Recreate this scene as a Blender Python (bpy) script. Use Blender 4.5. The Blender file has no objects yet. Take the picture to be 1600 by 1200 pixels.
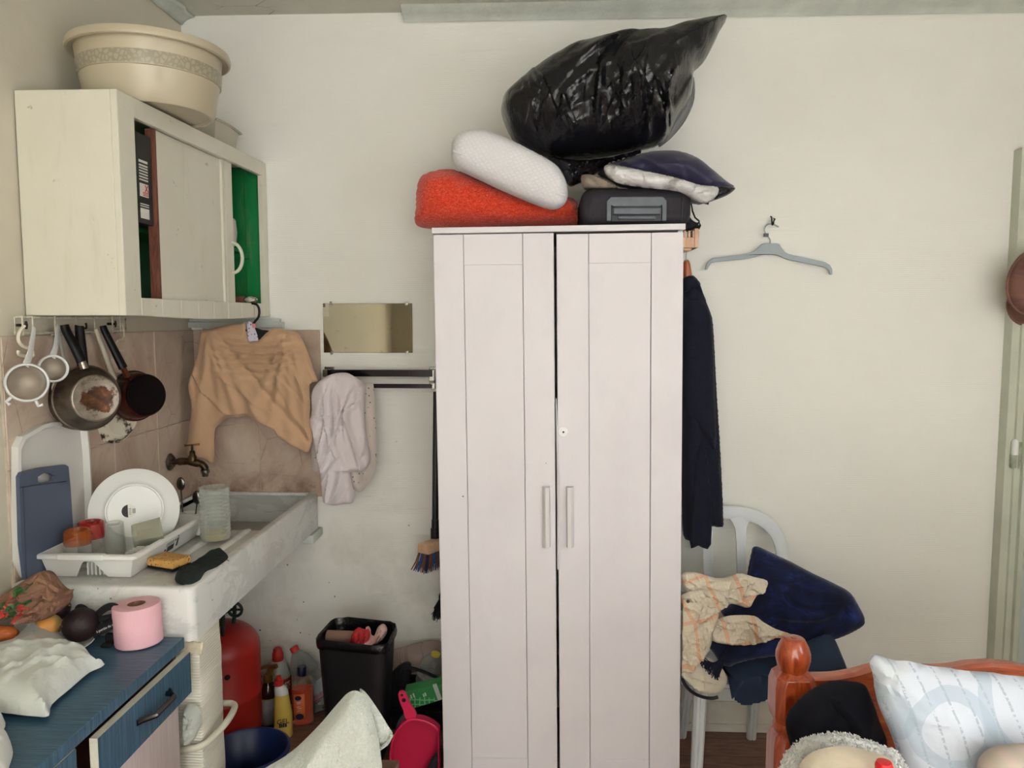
import bpy, math, random
import numpy as np
from mathutils import Vector, Matrix, noise, geometry
random.seed(7)
S = bpy.context.scene
COL = S.collection
V = Vector
R = math.radians

# ---------------------------------------------------------------- camera, world, light, exposure
CAM_H, PITCH, YAW, FPX = 1.62, R(4.9), R(2.4), 1200.0
cd = bpy.data.cameras.new('camera'); cam = bpy.data.objects.new('camera', cd); COL.objects.link(cam)
cam.location = (0, 0, CAM_H); cam.rotation_euler = (R(90) - PITCH, 0, YAW)
cd.sensor_width = 36; cd.lens = 36 * FPX / 1600; cd.clip_start = 0.05
S.camera = cam
S.view_settings.view_transform = 'Standard'; S.view_settings.look = 'None'
S.view_settings.exposure = 0.0; S.view_settings.gamma = 1; S.view_settings.use_curve_mapping = False
wd = bpy.data.worlds.new('world'); S.world = wd; wd.use_nodes = True
wd.node_tree.nodes['Background'].inputs[0].default_value = (0.80, 0.90, 1.0, 1)
wd.node_tree.nodes['Background'].inputs[1].default_value = 1.0

def area(name, loc, rot, sx, sy, power, col=(1, 1, 1)):
    l = bpy.data.lights.new(name, 'AREA'); l.shape = 'RECTANGLE'; l.size = sx; l.size_y = sy
    l.energy = power; l.color = col
    o = bpy.data.objects.new(name, l); COL.objects.link(o); o.location = loc; o.rotation_euler = rot
    return o
# daylight entering through the window in the wall behind the camera
area('window_daylight', (0.35, -2.12, 1.32), (R(-90), 0, 0), 2.2, 2.35, 720, (1.0, 1.0, 1.0))
# second daylight from the side window of the right wall
area('side_window_daylight', (2.16, 0.0, 1.6), (R(90), 0, R(90)), 1.1, 1.5, 26, (0.93, 0.97, 1.0))

# ---------------------------------------------------------------- pixel -> world, photo frame 1600 x 1200
def _rz(v):
    c, s = math.cos(YAW), math.sin(YAW)
    return V((c*v[0] - s*v[1], s*v[0] + c*v[1], v[2]))
_F = _rz((0, math.cos(PITCH), -math.sin(PITCH))); _R = _rz((1, 0, 0)); _U = _rz((0, math.sin(PITCH), math.cos(PITCH)))
_O = V((0, 0, CAM_H))
def _ray(px, py): return _F + _R*((px-800)/FPX) + _U*((600-py)/FPX)
def PY(px, py, y): d = _ray(px, py); return _O + d*(y/d.y)
def PX(px, py, x): d = _ray(px, py); return _O + d*(x/d.x)
def PZ(px, py, z): d = _ray(px, py); return _O + d*((z-CAM_H)/d.z)

# ---------------------------------------------------------------- materials
def lin(h):
    h = h.lstrip('#'); c = [int(h[i:i+2], 16)/255 for i in (0, 2, 4)]
    return tuple(x/12.92 if x <= .04045 else ((x+.055)/1.055)**2.4 for x in c) + (1,)
class NT:
    def __init__(s, name):
        s.m = bpy.data.materials.new(name); s.m.use_nodes = True; s.t = s.m.node_tree
        s.b = s.t.nodes['Principled BSDF']; s.out = s.t.nodes['Material Output']; s._tc = None
    def n(s, typ, ins=None, **at):
        k = s.t.nodes.new('ShaderNode' + typ)
        for a, v in at.items(): setattr(k, a, v)
        for i, v in (ins or {}).items(): s.set(k.inputs[i], v)
        return k
    def set(s, sock, v):
        if isinstance(v, bpy.types.NodeSocket): s.t.links.new(v, sock)
        elif isinstance(v, bpy.types.Node): s.t.links.new(v.outputs[0], sock)
        else: sock.default_value = v
    def tc(s, which='Object', scale=None, rot=None, loc=None):
        if not s._tc: s._tc = s.n('TexCoord')
        o = s._tc.outputs[which]
        if scale is None and rot is None and loc is None: return o
        return s.n('Mapping', {0: o, 1: loc or (0, 0, 0), 2: rot or (0, 0, 0), 3: scale or (1, 1, 1)}).outputs[0]
    def noise(s, scale, detail=4, rough=.55, vec=None, dist=0):
        return s.n('TexNoise', {'Vector': vec or s.tc(), 'Scale': scale, 'Detail': detail, 'Roughness': rough, 'Distortion': dist}).outputs[0]
    def ramp(s, fac, stops, interp='LINEAR'):
        k = s.n('ValToRGB', {0: fac}); k.color_ramp.interpolation = interp
        e = k.color_ramp.elements
        while len(e) < len(stops): e.new(.5)
        for el, (p, c) in zip(e, stops):
            el.position = p; el.color = lin(c) if isinstance(c, str) else ((c, c, c, 1) if not isinstance(c, tuple) else c)
        return k.outputs[0]
    def mix(s, fac, a, b, mode='MIX'):
        k = s.n('Mix', data_type='RGBA', blend_type=mode)
        s.set(k.inputs[0], fac)
        for i, v in ((6, a), (7, b)): s.set(k.inputs[i], lin(v) if isinstance(v, str) else v)
        return k.outputs[2]
    def math(s, op, a, b=0.0, c=0.0):
        k = s.n('Math', {0: a, 1: b, 2: c}, operation=op); return k.outputs[0]
    def xyz(s, vec=None): return s.n('SeparateXYZ', {0: vec or s.tc()}).outputs
    def base(s, v): s.set(s.b.inputs['Base Color'], lin(v) if isinstance(v, str) else v); return s
    def p(s, **k):
        names = dict(rough='Roughness', metal='Metallic', spec='Specular IOR Level', coat='Coat Weight', sheen='Sheen Weight', alpha='Alpha', trans='Transmission Weight', ior='IOR', coatr='Coat Roughness', aniso='Anisotropic')
        for a, v in k.items(): s.set(s.b.inputs[names[a]], v)
        return s
    def bump(s, h, strength=.3, dist=.01):
        k = s.n('Bump', {'Height': h, 'Strength': strength, 'Distance': dist})
        if s.b.inputs['Normal'].is_linked: s.set(k.inputs['Normal'], s.b.inputs['Normal'].links[0].from_socket)
        s.set(s.b.inputs['Normal'], k.outputs[0]); return s
_MC = {}
def mat(name, col, rough=.55, metal=0, spec=.4, var=.06, vs=6, bump=.0, bs=60, bd=.004, coat=0, sheen=0, col2=None, aniso=None):
    """plain painted / cloth / plastic surface with a little noise in colour and relief"""
    if name in _MC: return _MC[name]
    t = NT(name); c = lin(col)
    if col2: c0, c1 = lin(col2), c
    else: c0 = tuple(x*(1-var) for x in c[:3])+(1,); c1 = tuple(min(1, x*(1+var)) for x in c[:3])+(1,)
    vec = t.tc(scale=aniso) if aniso else None
    t.base(t.ramp(t.noise(vs, 5, .6, vec), [(.35, c0), (.65, c1)])).p(rough=rough, metal=metal, spec=spec, coat=coat, sheen=sheen)
    if bump: t.bump(t.noise(bs, 4, .6, vec), bump, bd)
    _MC[name] = t.m; return t.m
def clear(name, col, body=.25, rough=.08, edge=.55):
    """thin clear plastic or glass film: see-through, tinted, shinier at grazing angles"""
    if name in _MC: return _MC[name]
    t = NT(name); t.base(col).p(rough=rough, spec=.6)
    lw = t.n('LayerWeight', {0: .35}).outputs[1]
    f = t.math('MULTIPLY_ADD', lw, edge, body)
    tr = t.n('BsdfTransparent', {0: tuple(.5+.5*x for x in lin(col)[:3])+(1,)})
    ms = t.n('MixShader', {0: f, 1: tr.outputs[0], 2: t.b.outputs[0]})
    t.set(t.out.inputs[0], ms.outputs[0]); _MC[name] = t.m; return t.m

# ---------------------------------------------------------------- mesh building
class MB:
    def __init__(s): s.v, s.f = [], []
    def add(s, vs, fs):
        b = len(s.v); s.v += [V(p) for p in vs]; s.f += [tuple(i+b for i in f) for f in fs]; return s
    def box(s, x0, x1, y0, y1, z0, z1, M=None):
        vs = [V((x, y, z)) for x in (x0, x1) for y in (y0, y1) for z in (z0, z1)]
        if M: vs = [M @ p for p in vs]
        return s.add(vs, [(0, 1, 3, 2), (4, 6, 7, 5), (0, 4, 5, 1), (2, 3, 7, 6), (0, 2, 6, 4), (1, 5, 7, 3)])
    def hexa(s, p8):
        """two quads: bottom 4 then top 4, both counter-clockwise from above"""
        return s.add(p8, [(3, 2, 1, 0), (4, 5, 6, 7), (0, 1, 5, 4), (1, 2, 6, 5), (2, 3, 7, 6), (3, 0, 4, 7)])
    def tube(s, pts, r, n=10, closed=False, flat=1.0, up=None):
        pts = [V(p) for p in pts]; m = len(pts); rs = r if isinstance(r, (list, tuple)) else [r]*m
        vs = []; prev = None
        for i, p in enumerate(pts):
            a = pts[(i-1) % m] if (closed or i > 0) else p; b = pts[(i+1) % m] if (closed or i < m-1) else p
            t = (b-a).normalized()
            if prev is None:
                ref = V(up) if up else (V((0, 0, 1)) if abs(t.z) < .9 else V((1, 0, 0)))
                prev = (ref - t*ref.dot(t)).normalized()
            else: prev = (prev - t*prev.dot(t)).normalized()
            w = t.cross(prev)
            for k in range(n):
                q = 2*math.pi*k/n; vs.append(p + prev*(math.cos(q)*rs[i]*flat) + w*(math.sin(q)*rs[i]))
        fs = []
        for i in range(m if closed else m-1):
            for k in range(n):
                a, b = i*n+k, i*n+(k+1) % n; c, d = ((i+1) % m)*n+(k+1) % n, ((i+1) % m)*n+k
                fs.append((a, b, c, d))
        if not closed: fs += [tuple(range(n))[::-1], tuple((m-1)*n+k for k in range(n))]
        return s.add(vs, fs)
    def lathe(s, prof, n=40, M=None, sx=1, sy=1, fn=None):
        """profile (radius, z); radius 0 makes a pole"""
        vs, idx = [], []
        for (r, z) in prof:
            if r < 1e-6: idx.append([len(vs)]*n); vs.append(V((0, 0, z)))
            else:
                idx.append(list(range(len(vs), len(vs)+n)))
                for k in range(n):
                    q = 2*math.pi*k/n; rr = r*(fn(q, z) if fn else 1)
                    vs.append(V((rr*math.cos(q)*sx, rr*math.sin(q)*sy, z)))
        fs = []
        for a, b in zip(idx[:-1], idx[1:]):
            for k in range(n):
                f = [a[k], a[(k+1) % n], b[(k+1) % n], b[k]]; g = []
                for i in f:
                    if i not in g: g.append(i)
                if len(g) > 2: fs.append(tuple(g))
        if M: vs = [M @ p for p in vs]
        return s.add(vs, fs)
    def prism(s, poly, fr, d0, d1):
        """2-D polygon (u,v) in frame fr=(O,U,V,N), extruded along N from d0 to d1"""
        O, U, W, N = fr; n = len(poly)
        vs = [O+U*u+W*w+N*d for d in (d0, d1) for (u, w) in poly]
        tri = geometry.tessellate_polygon([[V((u, w, 0)) for u, w in poly]])
        fs = [tuple(t) for t in tri] + [tuple(i+n for i in t[::-1]) for t in tri]
        fs += [(i, (i+1) % n, n+(i+1) % n, n+i) for i in range(n)]
        return s.add(vs, fs)
    def ball(s, c, rx, ry=None, rz=None, n=20, M=None, fn=None):
        ry = ry or rx; rz = rz or rx; m = n//2
        vs, fs = [], []
        for i in range(m+1):
            for k in range(n):
                a, q = math.pi*i/m, 2*math.pi*k/n
                d = V((math.sin(a)*math.cos(q), math.sin(a)*math.sin(q), -math.cos(a)))
                k_ = fn(d) if fn else 1
                p = V((d.x*rx, d.y*ry, d.z*rz))*k_
                vs.append(V(c) + (M @ p if M else p))
        for i in range(m):
            for k in range(n):
                fs.append((i*n+k, i*n+(k+1) % n, (i+1)*n+(k+1) % n, (i+1)*n+k))
        return s.add(vs, fs)
    def grid(s, P, closed_u=False, closed_v=False):
        """P[i][j] rows of points"""
        nu, nv = len(P), len(P[0]); vs = [p for r in P for p in r]; fs = []
        for i in range(nu if closed_u else nu-1):
            for j in range(nv if closed_v else nv-1):
                fs.append((i*nv+j, i*nv+(j+1) % nv, ((i+1) % nu)*nv+(j+1) % nv, ((i+1) % nu)*nv+j))
        return s.add(vs, fs)
def spline(pts, n=6, closed=True):
    pts = [V(p) for p in pts]; m = len(pts); out = []
    for i in range(m if closed else m-1):
        g = lambda k: pts[k % m] if closed else pts[max(0, min(m-1, k))]
        a, b, c, d = g(i-1), g(i), g(i+1), g(i+2)
        for j in range(n):
            t = j/n
            out.append(.5*((2*b) + (c-a)*t + (2*a-5*b+4*c-d)*t*t + (3*b-a-3*c+d)*t**3))
    if not closed: out.append(pts[-1])
    return out
def frame_xz(Y): return (V((0, Y, 0)), V((1, 0, 0)), V((0, 0, 1)), V((0, -1, 0)))
def frame_yz(X): return (V((X, 0, 0)), V((0, 1, 0)), V((0, 0, 1)), V((1, 0, 0)))
def frame_xy(Z): return (V((0, 0, Z)), V((1, 0, 0)), V((0, 1, 0)), V((0, 0, 1)))
def outl(pix, Y, n=5, smooth=True):
    """outline read off the photo, put on the upright plane at distance Y: list of (x, z)"""
    q = [PY(a, b, Y) for a, b in pix]; q = [V((p.x, p.z)) for p in q]
    return spline(q, n) if smooth else q
def resample(poly, s):
    out = []; m = len(poly)
    for i in range(m):
        a, b = V(poly[i]), V(poly[(i+1) % m]); k = max(1, int(round((b-a).length/s)))
        out += [a+(b-a)*(j/k) for j in range(k)]
    return out
def puff(mb, poly, fr, tf, tb, rad, s=.008, fold=None, foldb=None, zmin=None, power=2.0, thick=.0):
    """a stuffed / draped body: outline in a frame, front bulge tf, back bulge tb, edge rounding radius rad,
    fold(u, v, d) pushes the front surface, d = distance to the outline"""
    poly = resample(poly, s); n = len(poly); A = np.array([(p[0], p[1]) for p in poly]); B = np.roll(A, -1, 0)
    lo, hi = A.min(0), A.max(0)
    gx, gy = np.meshgrid(np.arange(lo[0]+s/2, hi[0], s), np.arange(lo[1]+s/2, hi[1], s))
    gx = gx + (np.arange(gx.shape[0]) % 2)[:, None]*s*.5
    Q = np.stack([gx.ravel(), gy.ravel()], 1)
    ins = np.zeros(len(Q), bool)
    for a, b in zip(A, B):
        c = (a[1] > Q[:, 1]) != (b[1] > Q[:, 1])
        with np.errstate(divide='ignore', invalid='ignore'):
            xx = (b[0]-a[0])*(Q[:, 1]-a[1])/(b[1]-a[1] if b[1] != a[1] else 1e-12) + a[0]
        ins ^= c & (Q[:, 0] < xx)
    Q = Q[ins]
    D = np.full(len(Q), 1e9); AB = B-A; L2 = (AB**2).sum(1)+1e-15
    for a, ab, l2 in zip(A, AB, L2):
        t = np.clip(((Q-a)@ab)/l2, 0, 1); D = np.minimum(D, np.hypot(*(Q-a-t[:, None]*ab).T))
    k = D > s*.45; Q, D = Q[k], D[k]
    pts = [V(p) for p in A] + [V((q[0], q[1])) for q in Q]; dist = [0]*n + list(D)
    res = geometry.delaunay_2d_cdt(pts, [], [list(range(n))], 1, 1e-7)
    cv, cf, orig = res[0], res[2], res[3]
    O, U, W, N = fr
    dd = []
    for i, p in enumerate(cv):
        dd.append(dist[orig[i][0]] if orig[i] else 0)
    front, back, bidx = [], [], []
    prof = lambda d: (max(0, 1-(1-min(d/rad, 1))**power))**(1/power)
    for p, d in zip(cv, dd):
        h = prof(d); w = min(1, d/(s*2.5))
        ff = tf*h + (fold(p.x, p.y, d)*w if fold else 0)
        bb = tb*h - (foldb(p.x, p.y, d)*w if foldb else 0)
        if ff + bb < .0015*w: ff = .0015*w - bb
        front.append(O+U*p.x+W*p.y+N*ff); back.append(O+U*p.x+W*p.y-N*bb)
    m = len(cv); vs = list(front); mp = list(range(m))
    for i in range(m):
        if dd[i] > 1e-9: mp[i] = len(vs); vs.append(back[i])
    fs = []
    for f in cf:
        fs.append(tuple(f)); g = tuple(mp[i] for i in f)[::-1]
        if not all(dd[i] <= 1e-9 for i in f): fs.append(g)
    if zmin is not None:
        for p in vs: p.z = max(p.z, zmin)
    return mb.add(vs, fs)
def nz(x, y, z=0., o=3): return noise.fractal(V((x, y, z)), 1.0, 2.0, o)          # about -1..1
def ridge(x, y, z=0.): return 1-abs(noise.noise(V((x, y, z))))*2

def creases(seed, n, box, ang, spread, amp, w, length=.12, both=.25):
    """random folds of cloth or film: each a ridge, steep on one side, fading towards its ends.
    box = (x0, x1, z0, z1), ang / spread in degrees, w = width in metres"""
    rnd = random.Random(seed); L = []
    for i in range(n):
        a = R(ang+rnd.uniform(-spread, spread)); L.append((rnd.uniform(box[0], box[1]), rnd.uniform(box[2], box[3]), math.cos(a), math.sin(a), length*rnd.uniform(.5, 1.3), w*rnd.uniform(.6, 1.5), amp*rnd.uniform(.45, 1.0), 1 if rnd.random() < .5 else -1, rnd.uniform(-2, 2)))
    def f(x, z, d=0):
        s = 0
        for cx, cz, ca, sa, ln, ww, am, sg, cv in L:
            dx, dz = x-cx, z-cz; l = dx*ca+dz*sa
            if abs(l) > ln: continue
            t = (-dx*sa+dz*ca+cv*l*l)*sg; k = 1-(l/ln)**2
            if t >= 0: h = 1-t/ww
            else: h = 1+t/(ww*both)
            if h > 0: s += am*k*h*h*(3-2*h)
        return s
    return f
def bb(pix, Y):
    q = [PY(a, b, Y) for a, b in pix]; return (min(p.x for p in q), max(p.x for p in q), min(p.z for p in q), max(p.z for p in q))
WL = {}
def build(mb, name, m, parent=None, label=None, cat=None, group=None, kind=None, smooth=42, bevel=0, sub=0, solid=0, off=None, segs=2):
    if off is None:
        if parent is not None: off = WL[parent]
        else:
            xs = [p.x for p in mb.v]; ys = [p.y for p in mb.v]; zs = [p.z for p in mb.v]
            off = V(((min(xs)+max(xs))/2, (min(ys)+max(ys))/2, min(zs)))
    me = bpy.data.meshes.new(name); me.from_pydata([tuple(p-off) for p in mb.v], [], mb.f)
    me.materials.append(m); me.update()
    import bmesh
    bm = bmesh.new(); bm.from_mesh(me); bmesh.ops.recalc_face_normals(bm, faces=bm.faces); bm.to_mesh(me); bm.free()
    o = bpy.data.objects.new(name, me); COL.objects.link(o); WL[o] = off
    if parent is not None: o.parent = parent
    else: o.location = off
    if smooth:
        me.shade_smooth(); me.set_sharp_from_angle(angle=R(smooth))
    if solid:
        k = o.modifiers.new('solid', 'SOLIDIFY'); k.thickness = solid; k.offset = -1
    if bevel:
        k = o.modifiers.new('bevel', 'BEVEL'); k.width = bevel; k.segments = segs; k.limit_method = 'ANGLE'; k.angle_limit = R(35)
    if sub:
        k = o.modifiers.new('sub', 'SUBSURF'); k.levels = sub; k.render_levels = sub
    tag(o, label, cat, group, kind); return o
def tag(o, label=None, cat=None, group=None, kind=None):
    for k, v in (('label', label), ('category', cat), ('group', group), ('kind', kind)):
        if v: o[k] = v
    return o
def thing(name, label, cat, loc, group=None, rot=None):
    o = bpy.data.objects.new(name, None); COL.objects.link(o); o.location = loc; o.empty_display_size = .05
    if rot: o.rotation_euler = rot
    WL[o] = V(loc); return tag(o, label, cat, group)
def struct(name, mb, m, **k): return build(mb, name, m, kind='structure', off=V((0, 0, 0)), **k)
def dup(root, loc, rot=None, label=None, group=None):
    r = root.copy(); COL.objects.link(r); r.location = loc; WL[r] = V(loc)
    if rot is not None: r.rotation_euler = rot
    if label: r['label'] = label
    if group: r['group'] = group
    for ch in list(root.children):
        c = ch.copy(); COL.objects.link(c); c.parent = r
        for g in list(ch.children):
            d = g.copy(); COL.objects.link(d); d.parent = c
    return r
def text(name, body, size, fr, m, parent, ext=.0004, align='CENTER'):
    """lettering as a thin mesh standing in frame fr (O,U,V,N)"""
    cu = bpy.data.curves.new('lettering', 'FONT'); cu.body = body; cu.size = size; cu.extrude = ext; cu.align_x = align; cu.align_y = 'CENTER'
    cu.resolution_u = 3
    t = bpy.data.objects.new('lettering', cu); COL.objects.link(t)
    dg = bpy.context.evaluated_depsgraph_get(); me0 = bpy.data.meshes.new_from_object(t.evaluated_get(dg))
    O, U, W, N = fr; mb = MB()
    mb.add([O+U*p.co.x+W*p.co.y+N*p.co.z for p in me0.vertices], [tuple(f.vertices) for f in me0.polygons])
    bpy.data.objects.remove(t); bpy.data.curves.remove(cu); bpy.data.meshes.remove(me0)
    return build(mb, name, m, parent, smooth=0)
def meshes(root): return [o for o in [root]+list(root.children_recursive) if o.type == 'MESH']
def lift(soft, hard, gap=.003, most=.06, depth=9):
    """a soft body lies on a thing: its vertices below that thing's upper surface rise onto it"""
    from mathutils.bvhtree import BVHTree
    trees = []
    for h in hard:
        for o in meshes(h):
            off = WL.get(o) or V(); trees.append(BVHTree.FromPolygons([v.co+off for v in o.data.vertices], [tuple(p.vertices) for p in o.data.polygons]))
    for o in meshes(soft):
        off = WL.get(o) or V()
        for v in o.data.vertices:
            p = v.co+off
            for t in trees:
                loc, n, k, d = t.ray_cast(V((p.x, p.y, p.z+1.5)), V((0, 0, -1)))
                if loc is not None and p.z < loc.z+gap and loc.z-p.z < most: p.z = loc.z+gap
            v.co = p-off
        o.data.update()
def axisM(origin, z, x=None):
    z = V(z).normalized(); x = V(x) if x else (V((0, 0, 1)) if abs(z.z) < .9 else V((1, 0, 0)))
    x = (x - z*x.dot(z)).normalized(); y = z.cross(x)
    return Matrix.Translation(V(origin)) @ Matrix((x, y, z)).transposed().to_4x4()
# ================================================================ THE SETTING
XL, YB, ZC, XR, YR = -1.375, 2.95, 2.755, 2.2, -2.2
def m_wallpaper(name, c0, c1, rib=.25, dirt=0.0):
    t = NT(name); n1 = t.noise(1.1, 4, .6); n2 = t.noise(38, 3, .6)
    col = t.ramp(n1, [(.3, c0), (.7, c1)])
    if dirt:
        # specks and grime splashes low on the wall
        z = t.xyz()[2]
        v = t.n('TexVoronoi', {'Vector': t.tc(), 'Scale': 21.0}).outputs['Distance']
        gate = t.math('GREATER_THAN', t.noise(3.3, 2), .50)
        sp = t.math('MULTIPLY', t.math('LESS_THAN', t.math('MULTIPLY_ADD', n2, .12, v), t.n('MapRange', {0: t.noise(9, 2), 1: .3, 2: .7, 3: .07, 4: .16}).outputs[0]), gate)
        low = t.math('MULTIPLY', t.n('MapRange', {0: z, 1: 0.25, 2: 1.35, 3: 1.0, 4: 0.0}).outputs[0], t.n('MapRange', {0: t.xyz()[0], 1: -.2, 2: .6, 3: 1.0, 4: .1}).outputs[0])
        col = t.mix(t.math('MULTIPLY', t.math('MULTIPLY', sp, low), dirt), col, '#4a3a2e')
        sm = t.math('MULTIPLY', t.ramp(t.noise(2.6, 5, .7), [(.5, 0.0), (.72, 1.0)]), low)
        col = t.mix(t.math('MULTIPLY', sm, .4*dirt), col, '#9c8a78')
    t.base(col).p(rough=.62, spec=.3)
    w = t.n('TexWave', {'Vector': t.tc(), 'Scale': 42.0, 'Distortion': .6, 'Detail': 2.0, 'Detail Scale': 3.0}, wave_type='BANDS', bands_direction='Z').outputs[1]
    t.bump(w, rib, .0025); t.bump(n2, .12, .004); t.bump(t.noise(4, 3), .25, .02)
    return t.m
m_back = m_wallpaper('ribbed_cream_wallpaper', '#ebe8e0', '#f2f0e9', .13, 1.0)
m_left = m_wallpaper('old_cream_plaster', '#c3bba8', '#d0c8b6', .05, .6)
m_plain = mat('plain_cream_wall', '#d9d4c9', .7, var=.03)
def m_ceiling():
    t = NT('cracked_ceiling_paint')
    v = t.n('TexVoronoi', {'Vector': t.tc(scale=(3, 7, 3)), 'Scale': 1.6}, feature='DISTANCE_TO_EDGE').outputs[0]
    cr = t.math('MULTIPLY', t.ramp(v, [(0, 1.0), (.02, 0.0)]), t.ramp(t.noise(2.5, 3), [(.48, 0.0), (.6, 1.0)]))
    t.base(t.mix(cr, t.ramp(t.noise(2.2, 6, .65), [(.3, '#bdbcae'), (.7, '#d0cfc3')]), '#6d5d4c')).p(rough=.7)
    return t.bump(t.noise(9, 6, .7), .5, .02).m
m_ceil = m_ceiling()
def m_floor():
    t = NT('brown_wood_floor')
    x, y, z = t.xyz()
    g = t.noise(9, 6, .65, t.tc(scale=(1.2, 9, 1)))
    col = t.ramp(g, [(.25, '#644539'), (.5, '#82604f'), (.75, '#9a7868')])
    ln = t.math('LESS_THAN', t.math('FRACT', t.math('MULTIPLY', y, 8.0)), .03)
    col = t.mix(t.math('MULTIPLY', ln, .6), col, '#3a241d')
    gr = t.ramp(t.noise(6, 6, .7), [(.52, 0.0), (.75, 1.0)])
    col = t.mix(t.math('MULTIPLY', gr, .5), col, '#4c3328')
    t.base(col).p(rough=.45, spec=.35); return t.bump(g, .15, .003).m
m_fl = m_floor()
def m_tile():
    t = NT('old_marbled_wall_tile')
    a = t.noise(3.2, 7, .68, dist=1.4); b = t.noise(11, 5, .6)
    col = t.ramp(a, [(.25, '#a3897a'), (.45, '#bba593'), (.6, '#c9b8a6'), (.8, '#b3a69a')])
    ru = t.ramp(b, [(.6, 0.0), (.8, 1.0)]); col = t.mix(t.math('MULTIPLY', ru, .5), col, '#8f5f4c')
    hx = t.math('MULTIPLY', t.ramp(t.n('TexVoronoi', {'Vector': t.tc(), 'Scale': 7.0}, feature='DISTANCE_TO_EDGE').outputs[0], [(0, 1.0), (.012, 0.0)]), t.ramp(t.noise(5, 2), [(.55, 0.0), (.62, 1.0)]))
    col = t.mix(t.math('MULTIPLY', hx, .7), col, '#6a4a3c')
    z = t.xyz()[2]
    grime = t.math('MULTIPLY', t.n('MapRange', {0: z, 1: .93, 2: 1.03, 3: .9, 4: 0.0}).outputs[0], t.ramp(t.noise(14, 5, .7), [(.4, 0.0), (.65, 1.0)]))
    col = t.mix(grime, col, '#6b4636')
    t.base(col).p(rough=.28, spec=.5); return t.bump(b, .12, .004).m
m_tl = m_tile()
m_grout = mat('dirty_grout', '#b5a795', .8, var=.2, vs=20)
m_trim = mat('grey_green_gloss_paint', '#c3c6b4', .35, var=.06, vs=9, bump=.15, bs=30)
m_trimw = mat('old_white_skirting', '#d3cec2', .5, var=.1, vs=9, bump=.1, bs=30)
m_cornice = mat('grey_cornice_paint', '#c4c8bf', .55, var=.1, vs=7, bump=.4, bs=25, bd=.01)

mb = MB(); mb.box(XL-.15, XR+.15, YB, YB+.15, -.1, ZC+.1); struct('wall_back', mb, m_back, smooth=0)
mb = MB(); mb.box(XL-.15, XL, YR-.15, YB, -.1, ZC+.1); struct('wall_left', mb, m_left, smooth=0)
# right wall with its side window opening
mb = MB(); wy0, wy1, wz0, wz1 = -.6, .6, .8, 2.4
mb.box(XR, XR+.15, YR-.15, wy0, -.1, ZC+.1); mb.box(XR, XR+.15, wy1, YB, -.1, ZC+.1)
mb.box(XR, XR+.15, wy0, wy1, -.1, wz0); mb.box(XR, XR+.15, wy0, wy1, wz1, ZC+.1); struct('wall_right', mb, m_plain, smooth=0)
# rear wall (behind the camera) with the main window
mb = MB(); ax0, ax1, az0, az1 = -.8, 1.5, .1, 2.52
mb.box(XL, ax0, YR-.15, YR, -.1, ZC+.1); mb.box(ax1, XR, YR-.15, YR, -.1, ZC+.1)
mb.box(ax0, ax1, YR-.15, YR, -.1, az0); mb.box(ax0, ax1, YR-.15, YR, az1, ZC+.1); struct('wall_rear', mb, m_plain, smooth=0)
mb = MB(); mb.box(XL, -1.08, YR, -1.0, 0, ZC); struct('wall_added_for_mirror', mb, m_left, smooth=0)  # added partition out of view, gives the mirror a darker half to reflect
m_winf = mat('white_window_paint', '#e2e0d8', .4, var=.03)
m_pane = clear('window_glass', '#f4f8f8', .02, .02, .2)
def window(name, O, U, N, w, z0, z1, n):
    mb = MB(); W = V((0, 0, 1))
    def bar(u0, u1, a, b, d0=-.03, d1=.03):
        mb.hexa([O+U*u0+W*a+N*d0, O+U*u1+W*a+N*d0, O+U*u1+W*a+N*d1, O+U*u0+W*a+N*d1, O+U*u0+W*b+N*d0, O+U*u1+W*b+N*d0, O+U*u1+W*b+N*d1, O+U*u0+W*b+N*d1])
    bar(0, w, z0, z0+.06); bar(0, w, z1-.06, z1)
    for i in range(n+1): u = i*(w-.06)/n; bar(u, u+.06, z0+.06, z1-.06)
    bar(.06, w-.06, (z0+z1)/2+.2, (z0+z1)/2+.24, -.02, .02)
    o = struct(name, mb, m_winf, smooth=0, bevel=.004)
    mb = MB(); mb.hexa([O+W*z0-N*.02, O+U*w+W*z0-N*.02, O+U*w+W*z0-N*.016, O+W*z0-N*.016, O+W*z1-N*.02, O+U*w+W*z1-N*.02, O+U*w+W*z1-N*.016, O+W*z1-N*.016])
    build(mb, 'pane', m_pane, o, smooth=0); return o
window('window_1', V((ax0, YR-.06, 0)), V((1, 0, 0)), V((0, 1, 0)), ax1-ax0, az0, az1, 2)
window('window_2', V((XR+.07, wy0, 0)), V((0, 1, 0)), V((-1, 0, 0)), wy1-wy0, wz0, wz1, 2)
# floor, with the slightly raised boards in the corner under the sink
mb = MB(); mb.box(XL, XR, YR, YB, -.1, 0); mb.box(XL, -.36, 2.2, YB, 0, .09); struct('floor', mb, m_fl, smooth=0)
mb = MB(); mb.box(XL-.15, XR+.15, YR-.15, YB+.15, ZC, ZC+.12); struct('ceiling', mb, m_ceil, smooth=0)
# cornice along the back wall
mb = MB(); prof = [(0, 0), (0, -.035), (.012, -.04), (.02, -.028), (.04, -.018), (.06, -.012), (.075, 0)]
mb.prism([(a, b) for a, b in prof], (V((XL, YB, ZC)), V((0, -1, 0)), V((0, 0, 1)), V((1, 0, 0))), .85, XR-XL); struct('trim_1', mb, m_cornice)
# peeling strip of old plaster in the ceiling corner, left
mb = MB(); pts = []
for i in range(40):
    u = i/39; y = 2.0+.95*u; row = []
    for j in range(5):
        w = j/4; row.append(V((XL+w*(.05+.02*nz(y*9, 2)), y, ZC-.03*(1-w)**2-.004*nz(y*20, w*3))))
    pts.append(row)
mb.grid(pts); struct('trim_2', mb, m_cornice, solid=.006)
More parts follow.
